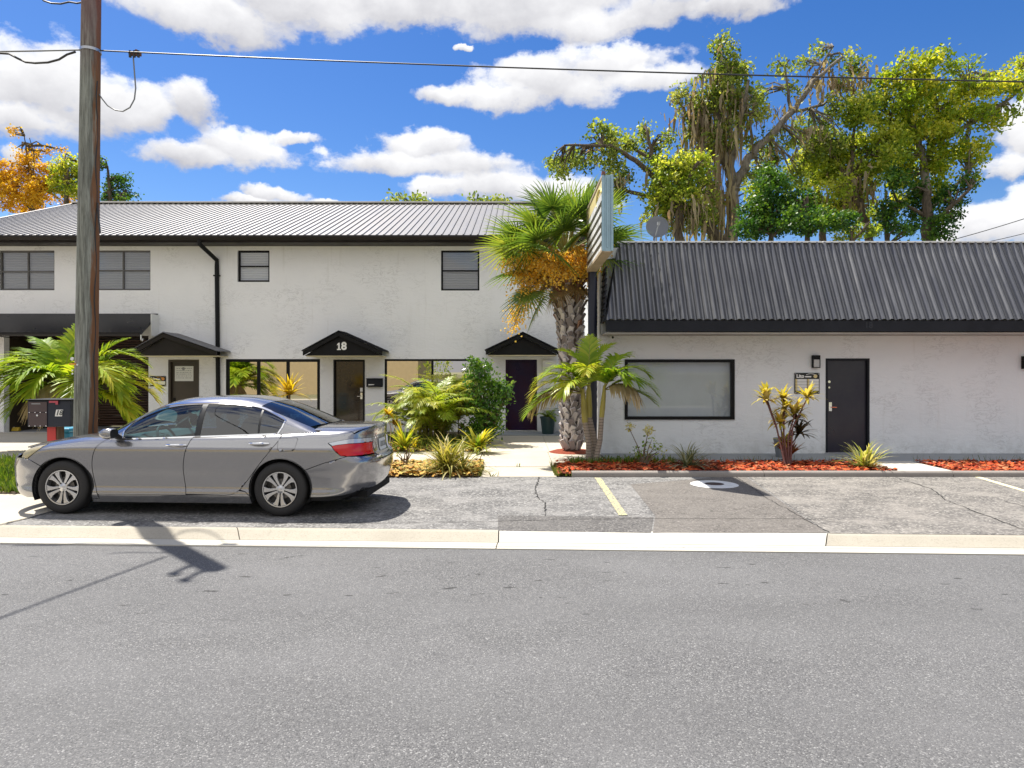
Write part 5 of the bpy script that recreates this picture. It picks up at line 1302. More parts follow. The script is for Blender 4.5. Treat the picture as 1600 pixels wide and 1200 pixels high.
# ------------------------------------------------------------------ trees behind the buildings
def bark(name, c1, c2):
    m, t, b, out = new_mat(name); p = pos(t)
    n = t.noise(t.mapping(p, scale=(3, 3, .8)), 2.5, 7, .7)
    t.link(t.ramp(n, [(.35, c1), (.65, c2)]), b.inputs['Base Color']); b.inputs['Roughness'].default_value = .95
    t.link(t.bump(n, .8, .08), b.inputs['Normal']); return m
M_bark = bark('oak_bark', (0.09, 0.075, 0.06), (0.30, 0.27, 0.23)); M_barkdark = bark('dark_bark', (0.05, 0.04, 0.03), (0.17, 0.13, 0.09))
G_oak = foliage('oak_leaf', [(0.06, 0.11, 0.022), (0.16, 0.24, 0.045), (0.31, 0.39, 0.085), (0.50, 0.53, 0.18)], .55)
G_olive = foliage('olive_leaf', [(0.07, 0.14, 0.02), (0.22, 0.33, 0.04), (0.44, 0.53, 0.07), (0.64, 0.64, 0.15)], .6)
G_yel = foliage('yellow_leaf', [(0.10, 0.19, 0.018), (0.24, 0.36, 0.028), (0.46, 0.52, 0.05), (0.70, 0.66, 0.10)], .55)
G_deep = foliage('deep_green_leaf', [(0.012, 0.05, 0.012), (0.035, 0.11, 0.018), (0.08, 0.19, 0.022), (0.20, 0.32, 0.04)], .42)
G_gold = foliage('golden_leaf', [(0.26, 0.14, 0.012), (0.54, 0.34, 0.02), (0.72, 0.50, 0.03), (0.76, 0.60, 0.07)], .5, tcol=(1.3, 1.05, .5))
G_moss = foliage('spanish_moss', [(0.17, 0.13, 0.09), (0.30, 0.245, 0.165), (0.44, 0.38, 0.27), (0.30, 0.20, 0.16)], .45, .9)
def tree(name, label, s, limbs, clumps, leaf, barkm, moss=(), size=.17, dens=1.0, seed=1, cat='tree', depth=1.0, trunk_n=1, group=None):
    rng = np.random.default_rng(seed); rr = random.Random(seed); D = FOC / s
    bpx = limbs[0][0][0]; base = Vector((wx(bpx, s), D, -.14)); o = empty(name, base, label, cat, group)
    m = MB(); ends = []
    for i, lb in enumerate(limbs):
        pts = []; rad = []
        dy0 = 0 if i == 0 else rr.uniform(-1.2, 1.2) * depth
        for k, (px, py, rp) in enumerate(lb):
            v = at(px, py, s); f = k / max(1, len(lb) - 1); pts.append(Vector((v.x, D + dy0 * f, max(v.z, -.14)))); rad.append(rp / s)
        # resample with a little wander
        Q = []; RR = []
        for a, b, ra, rb in zip(pts[:-1], pts[1:], rad[:-1], rad[1:]):
            for j in range(5):
                u = j / 5; Q.append(a.lerp(b, u) + Vector((rr.uniform(-1, 1), rr.uniform(-1, 1), rr.uniform(-1, 1))) * .35 * (ra + rb) * .5); RR.append(ra + (rb - ra) * u)
        Q.append(pts[-1]); RR.append(rad[-1]); m.tube(Q, RR, 9); ends.append(Q)
    P = []; rn = []; tw = MB()
    allq = [q for Q in ends for q in Q]
    for c in clumps:
        px, py, rx, ry = c[:4]; k_ = c[4] if len(c) > 4 else 1.0
        ctr = at(px, py, s); ctr.y += rr.uniform(-1, 1) * depth; rad = np.array([rx / s, max(rx, ry) / s * .9, ry / s])
        rx *= 1.12; ry *= 1.12; n = int(dens * k_ * 42 * (rx / s) * (ry / s) / (size * size) ) + 20
        k = max(5, n // 34); cc = rng.normal(size=(k, 3)); cc = cc / np.linalg.norm(cc, axis=1)[:, None] * rng.uniform(.15, 1, (k, 1)) ** .45; cc = np.array(ctr) + cc * rad
        idx = rng.integers(0, k, n); P.append(cc[idx] + rng.normal(size=(n, 3)) * size * 1.05 * [1, 1, .8]); h = rng.uniform(0, 1, k); rn.append(np.clip(h[idx] * .75 + rng.uniform(0, .3, n), 0, 1))
        near = min(allq, key=lambda q: (q - ctr).length)
        for j in range(min(7, k)):
            e = Vector(cc[j]); md = near.lerp(e, .5) + Vector((rr.uniform(-.2, .2), rr.uniform(-.2, .2), rr.uniform(.0, .3))); m.tube([near, md, e], [.05, .035, .012], 5, False)
    m.build('trunk', barkm, o, smooth=True)
    P = np.concatenate(P); rn = np.concatenate(rn)
    fast_quads('crown', scatter_leaves(P, size, rng, asp=.62), rn, leaf, o, (base.x, D, P[:, 2].min()))
    if moss:
        V = []; mr = []
        for (px, py, wd, ln, n) in moss:
            ctr = at(px, py, s)
            for k in range(int(n * .8)):
                tp = ctr + Vector((rng.normal() * wd / s * .55, rng.normal() * .7, -abs(rng.normal()) * ln / s * .38 + .1)); L = ln / s * rng.uniform(.15, .62); w_ = rng.uniform(.025, .085)
                a = rng.uniform(0, pi); sd = Vector((math.cos(a), math.sin(a), 0)); h = rng.uniform(); prev = tp; w0 = w_ * .5
                for j in range(4):
                    nx = prev + Vector((rng.normal() * .05, rng.normal() * .05, -L / 4)); w1 = w_ * (1, .9, .6, .1)[j]
                    V.append([prev - sd * w0, prev + sd * w0, nx + sd * w1, nx - sd * w1]); mr.append(h); prev = nx; w0 = w1
        fast_quads('spanish_moss', np.array([[list(q) for q in f] for f in V]), mr, G_moss, o, base)['kind'] = 'stuff'
    return o
tree('live_oak', 'tallest oak hung with grey brown moss rising behind the middle of the black mansard', 32,
    [[(1136, 640, 13), (1140, 470, 12), (1142, 372, 11), (1146, 300, 9), (1140, 262, 8), (1128, 215, 7), (1116, 150, 5), (1122, 90, 3.5), (1125, 62, 1.5)],
     [(1146, 300, 8), (1160, 262, 7), (1172, 243, 6), (1213, 200, 5), (1235, 176, 4), (1258, 140, 3), (1300, 105, 2)], [(1140, 262, 5), (1108, 235, 4), (1085, 190, 3), (1062, 152, 1.5)], [(1140, 262, 6), (1150, 200, 4), (1158, 140, 2)], [(1235, 176, 3), (1228, 130, 2), (1222, 108, 1)], [(1258, 140, 2.5), (1290, 85, 1)], [(1235, 176, 2.5), (1290, 160, 2), (1340, 110, 1)]],
    [(1125, 72, 17, 16, .8), (1128, 100, 22, 16, .6), (1112, 130, 26, 18, .7), (1150, 122, 30, 26, .9), (1058, 152, 18, 14, .8), (1084, 168, 22, 24, .5), (1168, 155, 28, 26, .8), (1130, 175, 30, 26, .5), (1195, 138, 14, 22, .6), (1168, 190, 20, 20, .6), (1222, 108, 16, 14, .8), (1288, 74, 15, 12, .6), (1262, 92, 14, 10, .6), (1302, 98, 18, 10, .7), (1345, 104, 26, 11, .9), (1240, 140, 12, 14, .5), (1185, 225, 28, 16, .6), (1232, 215, 20, 18, .7), (1275, 190, 30, 20, .9), (1320, 128, 20, 12, .5), (1262, 235, 22, 18, .7), (1200, 250, 16, 12, .6), (1084, 235, 14, 16, .5), (1105, 160, 26, 22, .9), (1140, 160, 30, 26, 1.0), (1160, 110, 20, 18, .9), (1120, 215, 26, 24, .8), (1095, 195, 22, 24, .8), (1290, 225, 26, 22, 1.0), (1255, 265, 22, 20, .9), (1310, 165, 24, 18, .9), (1215, 235, 20, 18, .8), (1170, 280, 18, 18, .7)],
    G_oak, M_bark, [(1100, 120, 30, 60, 90), (1090, 160, 30, 90, 140), (1122, 180, 35, 110, 200), (1140, 140, 35, 70, 110), (1112, 240, 25, 150, 150), (1118, 290, 16, 110, 90), (1165, 170, 35, 50, 80), (1128, 95, 16, 40, 50), (1060, 155, 18, 30, 30), (1318, 120, 32, 45, 120), (1290, 105, 25, 45, 70), (1265, 135, 25, 35, 50), (1228, 165, 18, 40, 50), (1262, 205, 30, 45, 70), (1200, 225, 25, 40, 40), (1340, 125, 18, 35, 50)], .185, .8, 11)
tree('live_oak', 'low spreading oak with open dark branches behind the pole sign', 33,
    [[(1150, 640, 10), (1135, 380, 9), (1100, 345, 8), (1066, 322, 7), (1040, 285, 5), (1020, 250, 4), (1012, 205, 2)], [(1066, 322, 5), (1000, 262, 4), (950, 236, 3), (880, 240, 1.5)], [(1020, 250, 3), (985, 225, 2), (940, 215, 1)], [(1066, 322, 4), (980, 300, 3), (955, 285, 2)], [(1100, 345, 4), (1090, 300, 3), (1078, 285, 3)]],
    [(872, 248, 17, 16), (898, 240, 22, 15, .9), (880, 268, 15, 12, .7), (935, 218, 24, 17), (965, 205, 16, 14, .8), (1008, 200, 15, 14, .9), (985, 222, 18, 15, .9), (1040, 222, 14, 16, .7), (950, 255, 28, 20, .8), (966, 285, 22, 30, 1.0), (915, 255, 20, 14, .7), (1020, 235, 18, 18, .6), (1030, 330, 28, 25, .7), (1080, 345, 28, 22, .8), (1105, 300, 16, 28, .6), (1110, 345, 20, 20, .8)],
    G_oak, M_barkdark, [(960, 275, 30, 60, 60), (925, 235, 25, 30, 40), (1060, 340, 35, 60, 60), (1035, 300, 15, 50, 30)], .185, .9, 12)
tree('live_oak', 'olive green rounded oak between the dish and the tall mossy oak', 34,
    [[(1060, 640, 8), (1062, 380, 7), (1060, 310, 5), (1055, 250, 2)], [(1060, 310, 4), (1085, 260, 2)], [(1060, 330, 4), (1030, 290, 2)]],
    [(1050, 268, 38, 34, 1.2), (1080, 262, 26, 26, 1.1), (1060, 305, 36, 28, 1.2), (1025, 300, 20, 26, .9), (1055, 340, 26, 22, .8)], G_olive, M_barkdark, [(1085, 300, 25, 80, 60), (1045, 320, 25, 60, 40)], .18, 1.0, 13)
tree('broadleaf_tree', 'mid green leaning tree with pale moss between the tall oak and the yellow tree', 32,
    [[(1372, 640, 8), (1366, 420, 7), (1358, 360, 6), (1345, 325, 5), (1330, 270, 4), (1335, 200, 2)], [(1345, 325, 4), (1310, 260, 3), (1292, 230, 1.5)], [(1330, 270, 3), (1375, 220, 2), (1395, 180, 1)]],
    [(1330, 185, 36, 24, 1.1), (1368, 165, 32, 26, 1.1), (1398, 190, 28, 24, 1.1), (1308, 228, 34, 28, 1.2), (1345, 232, 38, 30, 1.3), (1384, 225, 30, 26, 1.1), (1322, 272, 34, 24, 1.1), (1352, 275, 26, 22, .9), (1294, 262, 24, 26, 1.0), (1300, 300, 26, 18, .7), (1345, 305, 20, 18, .8), (1318, 320, 22, 20, .9), (1372, 260, 24, 22, 1.0), (1275, 240, 20, 20, .9)], G_olive, M_barkdark, [(1330, 280, 35, 60, 90), (1310, 265, 20, 45, 40), (1355, 285, 20, 50, 40)], .19, 1.0, 14)
tree('broadleaf_tree', 'bright yellow green tree with a wide leaning crown at the right edge', 32,
    [[(1449, 640, 9), (1450, 420, 8.5), (1449, 340, 7), (1446, 270, 6), (1440, 235, 5), (1428, 200, 4), (1408, 150, 2.5), (1400, 120, 1)], [(1446, 270, 5), (1456, 225, 4), (1470, 170, 3), (1462, 105, 1)], [(1456, 225, 4), (1495, 205, 3.5), (1530, 185, 3), (1565, 160, 2), (1595, 130, 1)], [(1470, 170, 2.5), (1505, 140, 2), (1530, 120, 1)], [(1449, 330, 4), (1475, 305, 3), (1500, 275, 1.5)]],
    [(1425, 102, 24, 16, 1.0), (1458, 95, 18, 13, .9), (1398, 130, 30, 17, 1.0), (1440, 135, 40, 22, 1.3), (1490, 108, 20, 14, .8), (1480, 150, 32, 22, 1.1), (1530, 122, 18, 12, .8), (1558, 145, 34, 16, 1.1), (1592, 112, 16, 18, .8), (1600, 150, 24, 16, 1.0), (1570, 120, 22, 14, .9), (1510, 150, 30, 16, 1.0), (1545, 200, 20, 12, .8), (1438, 275, 18, 18, .9), (1420, 240, 24, 22, 1.0), (1470, 295, 22, 20, .9), (1500, 240, 26, 20, .9), (1425, 300, 20, 20, .8), (1530, 225, 20, 14, .8), (1445, 215, 26, 20, 1.0), (1490, 240, 16, 14, .7), (1620, 130, 20, 24, 1), (1540, 172, 32, 15, 1.0), (1500, 190, 40, 18, 1.2), (1452, 182, 36, 22, 1.2), (1416, 168, 32, 24, 1.2), (1425, 205, 26, 20, 1.0), (1470, 215, 22, 16, .8), (1462, 250, 22, 26, .9), (1480, 268, 16, 18, .8), (1510, 270, 12, 22, .7), (1560, 190, 16, 9, .6), (1380, 130, 14, 12, .6)], G_yel, M_bark, [], .20, 1.0, 15)
tree('broadleaf_tree', 'mid green tree further back filling the gap between the tall oak and the leaning tree', 29,
    [[(1290, 640, 7), (1288, 420, 6), (1284, 330, 5), (1270, 260, 3), (1262, 215, 1.5)], [(1284, 330, 4), (1330, 280, 2.5), (1370, 260, 1)], [(1284, 310, 3), (1240, 270, 1.5)]],
    [(1262, 225, 24, 20, .8), (1240, 262, 24, 22, .9), (1290, 262, 30, 24, 1.0), (1335, 285, 30, 22, 1.0), (1250, 310, 26, 24, 1.0), (1300, 318, 34, 24, 1.1), (1360, 322, 28, 24, .9), (1400, 270, 26, 26, .8), (1180, 300, 20, 24, .8), (1120, 320, 24, 26, .7), (1420, 240, 20, 18, .7)], G_olive, M_barkdark, [], .2, .8, 18)
tree('ivy_tree', 'dark green ivy covered trunk below the yellow green crown', 34,
    [[(1451, 640, 11), (1452, 480, 10), (1451, 372, 9), (1450, 300, 6)], [(1452, 360, 4), (1470, 330, 3), (1490, 305, 2)], [(1451, 340, 3), (1405, 310, 2), (1398, 280, 1)], [(1395, 640, 5), (1396, 380, 4), (1396, 310, 2)]],
    [(1451, 365, 12, 22, 1.6), (1451, 325, 13, 26, 1.5), (1450, 292, 12, 16, 1.1), (1482, 312, 22, 18, 1.1), (1500, 292, 12, 18, .8), (1474, 338, 18, 12, .9), (1398, 282, 22, 18, 1.0), (1400, 325, 24, 22, 1.0), (1378, 350, 14, 18, .6), (1412, 350, 16, 14, .7), (1395, 362, 20, 12, .8)], G_deep, M_barkdark, [], .17, 1.0, 16)
for k, (lab, px0, cl) in enumerate((('deep green bushy tree right behind the roof edge beside the tall oak trunk', 1205, [(1205, 300, 30, 34), (1208, 268, 16, 14), (1186, 335, 30, 24), (1215, 345, 30, 22), (1172, 358, 22, 16)]),
                                    ('bright green low tree behind the roof edge under the mossy limb', 1262, [(1250, 345, 30, 22), (1275, 330, 26, 24), (1290, 355, 28, 16), (1262, 305, 18, 14)]))):
    tree('bushy_tree', lab, 38 + 1.5 * k, [[(px0, 660, 6), (px0, 420, 5), (px0, 330, 3)], [(px0, 370, 3), (px0 + 25, 345, 1.5)]], [(a, b, c, d, 1.4) for a, b, c, d in cl], G_deep, M_barkdark, [], .14, 1.1, 30 + k, group='bushy trees behind the black roof')
tree('bushy_tree', 'yellowish low shrubby tree at the roof edge left of the ivy trunk', 38, [[(1330, 660, 5), (1332, 420, 4), (1330, 360, 2)], [(1330, 380, 2), (1350, 350, 1)]], [(1330, 362, 26, 14), (1310, 340, 16, 14, .8), (1355, 362, 14, 12, .7)], G_olive, M_barkdark, [], .13, .9, 33, group='bushy trees behind the black roof')
tree('golden_tree', 'feathery golden orange tree behind the left end of the metal roof', 30,
    [[(45, 640, 6), (50, 400, 4), (52, 300, 2.5), (42, 240, 1.2), (38, 212, .6)], [(52, 320, 2), (90, 280, 1.2), (104, 268, .6)], [(52, 330, 2), (10, 290, 1.2), (-20, 270, .6)], [(50, 300, 1.5), (64, 245, .8), (68, 226, .5)]],
    [(20, 312, 34, 20, 1.1), (62, 306, 38, 22, 1.2), (28, 285, 26, 18, 1.0), (78, 280, 26, 20, 1.0), (8, 268, 20, 16, .8), (50, 250, 20, 13, .8), (70, 224, 12, 5, .5), (18, 226, 14, 5, .5), (40, 212, 8, 7, .5), (58, 232, 14, 8, .5), (-20, 290, 28, 26, .9), (105, 308, 26, 18, .9), (40, 266, 18, 12, .7)], G_gold, M_barkdark, [], .13, .9, 41)
tree('golden_tree', 'rounded yellow green tree just left of the utility pole behind the roof', 31,
    [[(102, 640, 6), (104, 380, 5), (104, 290, 3), (100, 250, 1.5)], [(104, 300, 2), (120, 270, 1)]], [(100, 262, 24, 18, 1.1), (112, 280, 24, 18, 1.1), (92, 288, 20, 16, .9), (98, 242, 12, 9, .7), (120, 300, 18, 14, .9)], G_yel, M_barkdark, [], .13, 1.0, 42)
tree('broadleaf_tree', 'small dark green tree just right of the utility pole above the roof', 31,
    [[(170, 640, 5), (172, 400, 4), (172, 310, 3), (168, 262, 1.5)], [(172, 320, 2), (190, 295, 1)]], [(166, 258, 13, 13, 1.1), (178, 282, 17, 16, 1.0), (164, 298, 16, 14, .9), (190, 302, 12, 10, .7), (200, 312, 7, 6, .5), (178, 312, 18, 8, .8)], G_deep, M_barkdark, [], .14, .9, 43)
for k, (px, py, rx, ry, lab) in enumerate(((645, 316, 34, 9, 'olive treetop showing above the middle of the metal ridge'), (752, 318, 22, 6, 'low dark treetop above the ridge left of the cabbage palm'), (783, 316, 11, 8, 'small round treetop above the ridge touching the cabbage palm'), (606, 320, 9, 5, 'tiny treetop peeking over the ridge left of the olive one'))):
    tree('far_tree', lab, 18, [[(px, 620, 4), (px, 420, 3), (px, py + 10, 1.5)]], [(px, py, rx, ry, 1.2), (px + rx * .3, py + 8, rx * .7, ry, 1.0), (px, py + 28, rx * 1.1, 20, .5)], G_oak, M_barkdark, [], .32, .8, 60 + k, depth=.4, group='far treetops above the metal roof')
# greenery across the street, mirrored in the panes
for k, (x, y, h) in enumerate(((-6.5, -15, 3.2), (-3.2, -16, 2.6), (0.5, -17, 3.5), (4.5, -16, 3), (9, -17, 4.0))):
    b = Vector((x, y, -.14))
    shrub('street_bush', 'round green bush across the street mirrored in the right shop window', b, [((x, y, h * .5), (1.5, 1.2, h * .5), 900)], G_olive, .2, 8, seed=80 + k, cat='bush')['group'] = 'bushes across the street'
# ------------------------------------------------------------------ the parked sedan, built in its own frame: x from nose (0) to tail, near side y < 0, z up
def mkcurve(xs, ys):
    xs = np.array(xs, float); ys = np.array(ys, float); d = np.diff(ys) / np.diff(xs); mm = np.zeros(len(xs)); mm[0], mm[-1] = d[0], d[-1]
    for i in range(1, len(xs) - 1):
        mm[i] = 0 if d[i - 1] * d[i] <= 0 else 2 * d[i - 1] * d[i] / (d[i - 1] + d[i])
    def f(x):
        x = np.clip(np.asarray(x, float), xs[0], xs[-1]); i = np.clip(np.searchsorted(xs, x) - 1, 0, len(xs) - 2); h = xs[i + 1] - xs[i]; t_ = (x - xs[i]) / h
        return (2 * t_**3 - 3 * t_**2 + 1) * ys[i] + (t_**3 - 2 * t_**2 + t_) * h * mm[i] + (-2 * t_**3 + 3 * t_**2) * ys[i + 1] + (t_**3 - t_**2) * h * mm[i + 1]
    return f
c_T0 = mkcurve([0, .1, .25, .5, .9, 1.3, 1.8, 3.0, 3.8, 4.2, 4.5, 4.75, 4.9], [.70, .775, .825, .885, .955, 1.005, 1.03, 1.05, 1.075, 1.10, 1.10, 1.09, 1.08])
c_wp = mkcurve([0, .3, .8, 1.5, 2.5, 3.5, 4.2, 4.6, 4.9], [.82, .875, .912, .918, .918, .918, .905, .88, .85])
c_sec = mkcurve([.12, .20, .27, .36, .46, .60, .72, .80, .83, .87, .97, 1.1], [.935, .965, .984, .968, .972, .989, .998, 1.0, .997, .978, .932, .87])
c_xr = mkcurve([.2, .30, .42, .55, .64, .70, .73, .80, .95, 1.05, 1.12], [4.66, 4.76, 4.82, 4.855, 4.86, 4.84, 4.80, 4.775, 4.765, 4.775, 4.76])
c_xf = mkcurve([.15, .22, .32, .45, .58, .68, .78, .9], [.14, .07, .02, 0.0, .0, .025, .09, .2])
c_belt = mkcurve([1.2, 1.7, 2.6, 3.75, 4.4], [.925, .935, .965, 1.008, 1.03])
c_Tf = mkcurve([.9, 1.22, 1.5, 1.8, 2.05, 2.3, 2.6, 2.85], [.86, 1.0, 1.155, 1.305, 1.395, 1.442, 1.463, 1.466])
c_Tr = mkcurve([2.85, 3.1, 3.35, 3.6, 3.85, 4.1, 4.25, 4.5], [1.466, 1.453, 1.415, 1.345, 1.245, 1.135, 1.065, .95])
def Fbody(x, y, z):
    w_ = c_wp(x) * c_sec(z); ya = np.abs(y) / w_; T0 = c_T0(x); zs_ = T0 - .17
    A = (ya ** 3.0 + np.clip((z - zs_) / .17, 0, None) ** 3.0)
    xr = c_xr(z); xf = c_xf(z); rr_ = np.clip((x - (xr - .50)) / .50, 0, None); rf_ = np.clip(((xf + .62) - x) / .62, 0, None)
    B = ya ** 2.9 + rr_ ** 2.7 + rf_ ** 2.4
    return (np.maximum(A, 1e-9) ** 9 + np.maximum(B, 1e-9) ** 9) ** (1 / 9.) - 1
def halfw_body(x, z):
    lo = np.zeros_like(np.asarray(x, float)); hi = lo + 1.3
    for _ in range(34):
        md = (lo + hi) / 2; ins = Fbody(x, md, z) < 0; lo = np.where(ins, md, lo); hi = np.where(ins, hi, md)
    return lo
_xs = np.linspace(1.0, 4.5, 60); c_wb = mkcurve(_xs, np.maximum(.3, halfw_body(_xs, c_belt(_xs) - .012) - .006))
def Fgh(x, y, z):
    zb = c_belt(x) - .03; yb_ = np.abs(y) / .82
    T_ = np.minimum(np.where(x - .30 * yb_**2 < 2.85, c_Tf(x - .30 * yb_**2), 9), 9); T_ = np.minimum(T_, np.where(x + .20 * yb_**2 > 2.85, c_Tr(x + .20 * yb_**2), 9))
    w_ = c_wb(x) - .40 * np.clip(z - zb, 0, None)
    v = np.clip((z - zb), 0, None) / np.maximum(T_ - zb, .004)
    return (np.abs(y) / np.maximum(w_, .05)) ** 4.2 + v ** 4.2 - 1
def bis(F, mk, lo, hi, n=36):
    lo = np.array(lo, float); hi = np.array(hi, float)
    for _ in range(n):
        md = (lo + hi) / 2; ins = F(*mk(md)) < 0; lo = np.where(ins, md, lo); hi = np.where(ins, hi, md)
    return (lo + hi) / 2
def p_side(F):
    def g(a, b):  # (x, z) -> near side
        a = np.asarray(a, float); b = np.asarray(b, float); y = bis(F, lambda q: (a, q, b), np.zeros_like(a), np.zeros_like(a) + 1.3); return np.stack([a, -y, b], 1)
    return g
def p_top(F, z0=.5):
    def g(a, b):  # (x, y)
        a = np.asarray(a, float); b = np.asarray(b, float); z = bis(F, lambda q: (a, b, q), np.zeros_like(a) + z0, np.zeros_like(a) + 1.7); return np.stack([a, b, z], 1)
    return g
def p_rear(F):
    def g(a, b):  # (y, z)
        a = np.asarray(a, float); b = np.asarray(b, float); x = bis(F, lambda q: (q, a, b), np.zeros_like(a) + 3.8, np.zeros_like(a) + 5.2); return np.stack([x, a, b], 1)
    return g
def p_front(F):
    def g(a, b):
        a = np.asarray(a, float); b = np.asarray(b, float); x = bis(F, lambda q: (q, a, b), np.zeros_like(a) + 1.0, np.zeros_like(a) - .3); return np.stack([x, a, b], 1)
    return g
def gradn(F, P):
    e = 2e-3; P = np.asarray(P); g_ = np.stack([F(P[:, 0] + e, P[:, 1], P[:, 2]) - F(P[:, 0] - e, P[:, 1], P[:, 2]), F(P[:, 0], P[:, 1] + e, P[:, 2]) - F(P[:, 0], P[:, 1] - e, P[:, 2]), F(P[:, 0], P[:, 1], P[:, 2] + e) - F(P[:, 0], P[:, 1], P[:, 2] - e)], 1)
    return g_ / np.maximum(np.linalg.norm(g_, axis=1), 1e-9)[:, None]
def inpoly(P, poly):
    x, y = P[:, 0], P[:, 1]; c = np.zeros(len(P), bool); n = len(poly)
    for i in range(n):
        x0, y0 = poly[i]; x1, y1 = poly[(i + 1) % n]
        cnd = ((y0 > y) != (y1 > y)); xi = (x1 - x0) * (y - y0) / ((y1 - y0) if abs(y1 - y0) > 1e-12 else 1e-12) + x0
        c ^= cnd & (x < xi)
    return c
def densify(poly, d=.03, closed=True):
    out_ = []; n = len(poly)
    for i in range(n if closed else n - 1):
        a = np.array(poly[i], float); b = np.array(poly[(i + 1) % n], float); k = max(1, int(np.ceil(np.linalg.norm(b - a) / d)))
        for j in range(k): out_.append(tuple(a + (b - a) * j / k))
    if not closed: out_.append(tuple(poly[-1]))
    return out_
def smooth_line(pts, n=8):
    """Catmull-Rom through pts"""
    P = [np.array(p, float) for p in pts]; P = [2 * P[0] - P[1]] + P + [2 * P[-1] - P[-2]]; out_ = []
    for i in range(1, len(P) - 2):
        for j in range(n):
            t_ = j / n; a, b, c, d = P[i - 1], P[i], P[i + 1], P[i + 2]
            out_.append(tuple(.5 * (2 * b + (c - a) * t_ + (2 * a - 5 * b + 4 * c - d) * t_**2 + (3 * b - a - 3 * c + d) * t_**3)))
    out_.append(tuple(P[-2])); return out_
def panel(name, poly, proj, F, mat, parent, holes=(), sp=.03, off=0.0, lip=.02, mirror=False, shrink=0.0):
    poly = densify(poly, sp); holes = [densify(h, sp) for h in holes]
    V2 = list(poly); E = [(i, (i + 1) % len(poly)) for i in range(len(poly))]
    for h in holes: b = len(V2); V2 += h; E += [(b + i, b + (i + 1) % len(h)) for i in range(len(h))]
    A = np.array(poly); lo, hi = A.min(0), A.max(0)
    gx, gy = np.meshgrid(np.arange(lo[0], hi[0], sp), np.arange(lo[1], hi[1], sp)); G = np.stack([gx.ravel() + (np.arange(gx.size) % 2) * 1e-4, gy.ravel()], 1)
    k = inpoly(G, poly)
    for h in holes: k &= ~inpoly(G, h)
    allb = np.array(V2); G = G[k]
    if len(G): dm = np.sqrt(((G[:, None, :] - allb[None]) ** 2).sum(2)).min(1); G = G[dm > sp * .55]
    V2 = [Vector(p) for p in V2] + [Vector(p) for p in G.tolist()]
    vo, eo, fo_, *_ = geometry.delaunay_2d_cdt(V2, E, [], 0, 1e-6)
    V = np.array([list(v) for v in vo]); T_ = np.array([f for f in fo_ if len(f) == 3]); cen = V[T_].mean(1); k = inpoly(cen, poly)
    for h in holes: k &= ~inpoly(cen, h)
    T_ = T_[k]
    P = proj(V[:, 0], V[:, 1]); N = gradn(F, P); P = P + N * off
    used = np.unique(T_); mp = -np.ones(len(P), int); mp[used] = np.arange(len(used)); P = P[used]; N = N[used]; T_ = mp[T_]
    # orient the triangles outwards
    fn = np.cross(P[T_[:, 1]] - P[T_[:, 0]], P[T_[:, 2]] - P[T_[:, 0]]); fl = (fn * N[T_].mean(1)).sum(1) < 0; T_[fl] = T_[fl][:, ::-1]
    if mirror: P = P * [1, -1, 1]; N = N * [1, -1, 1]; T_ = T_[:, ::-1]
    cnt = {}
    for t_ in T_:
        for a, b in ((t_[0], t_[1]), (t_[1], t_[2]), (t_[2], t_[0])): cnt[(a, b)] = 1
    be = [(a, b) for (a, b) in cnt if (b, a) not in cnt]
    nv = len(P); bl = {}; PV = P.tolist()
    faces = T_.tolist(); ns = len(faces)
    if lip > 0:
        for a, b in be:
            for q in (a, b):
                if q not in bl: bl[q] = len(PV); PV.append((P[q] - N[q] * lip).tolist())
            faces.append([int(b), int(a), bl[a], bl[b]])
    me = bpy.data.meshes.new(name); org = np.array(PV).mean(0)
    me.from_pydata([tuple(np.array(p) - org) for p in PV], [], faces); me.materials.append(mat)
    me.polygons.foreach_set('use_smooth', [True] * len(faces)); me.update()
    LN = []
    for i, p in enumerate(me.polygons):
        for vi in p.vertices: LN.append(tuple(N[vi]) if i < ns else tuple(p.normal))
    me.normals_split_custom_set(LN)
    return link_mesh(me, name, parent, tuple(WLOC[CAR] + Vector(org)))
def placed(o): return o

def paint_mat(name, col):
    m, t, b, out = new_mat(name)
    fl = t.voronoi(objc(t), 900, 'F1', 'Color'); sx = t.node('ShaderNodeSeparateColor'); t.link(fl, sx.inputs[0])
    t.link(t.mix(sx.outputs[0], [x * .86 for x in col], [min(1, x * 1.14) for x in col]), b.inputs['Base Color'])
    b.inputs['Metallic'].default_value = .85; b.inputs['Roughness'].default_value = .19; b.inputs['Coat Weight'].default_value = 1.0; b.inputs['Coat Roughness'].default_value = .03
    return m
M_paint = paint_mat('grey_metallic_paint', (.35, .345, .35))
M_tyre = pm('tyre_rubber', (.022, .021, .021), .75, bump=.2, bscale=60, coords='obj')
M_rim = pm('machined_rim', (.62, .62, .63), .28, metal=.85)
M_rimdark = pm('rim_dark', (.035, .033, .032), .5, metal=.3)
M_plastic = pm('black_plastic', (.012, .012, .013), .45)
M_cargl = glass_mat('tinted_car_glass', .03, (.42, .66, .67), 0.0)
M_carglrear = glass_mat('privacy_car_glass', .07, (.07, .12, .17), 0.0)
M_carscreen = glass_mat('screen_glass', .06, (.30, .46, .50), 0.0)
M_redlens = pm('red_lens', (.58, .004, .006), .2, coat=.4)
M_clearlens = pm('clear_lens', (.55, .58, .62), .1, metal=.35, coat=1.0)
M_headlens = pm('yellowed_headlight_lens', (.52, .44, .24), .18, metal=.15, coat=.8, var=.3, vscale=8)
M_seat = pm('seat_fabric', (.045, .043, .045), .9)
M_dash = pm('dashboard', (.10, .11, .11), .7)
M_plate = pm('licence_plate', (.66, .68, .68), .4)
M_void = pm('well_and_gap_black', (.006, .006, .006), .95)

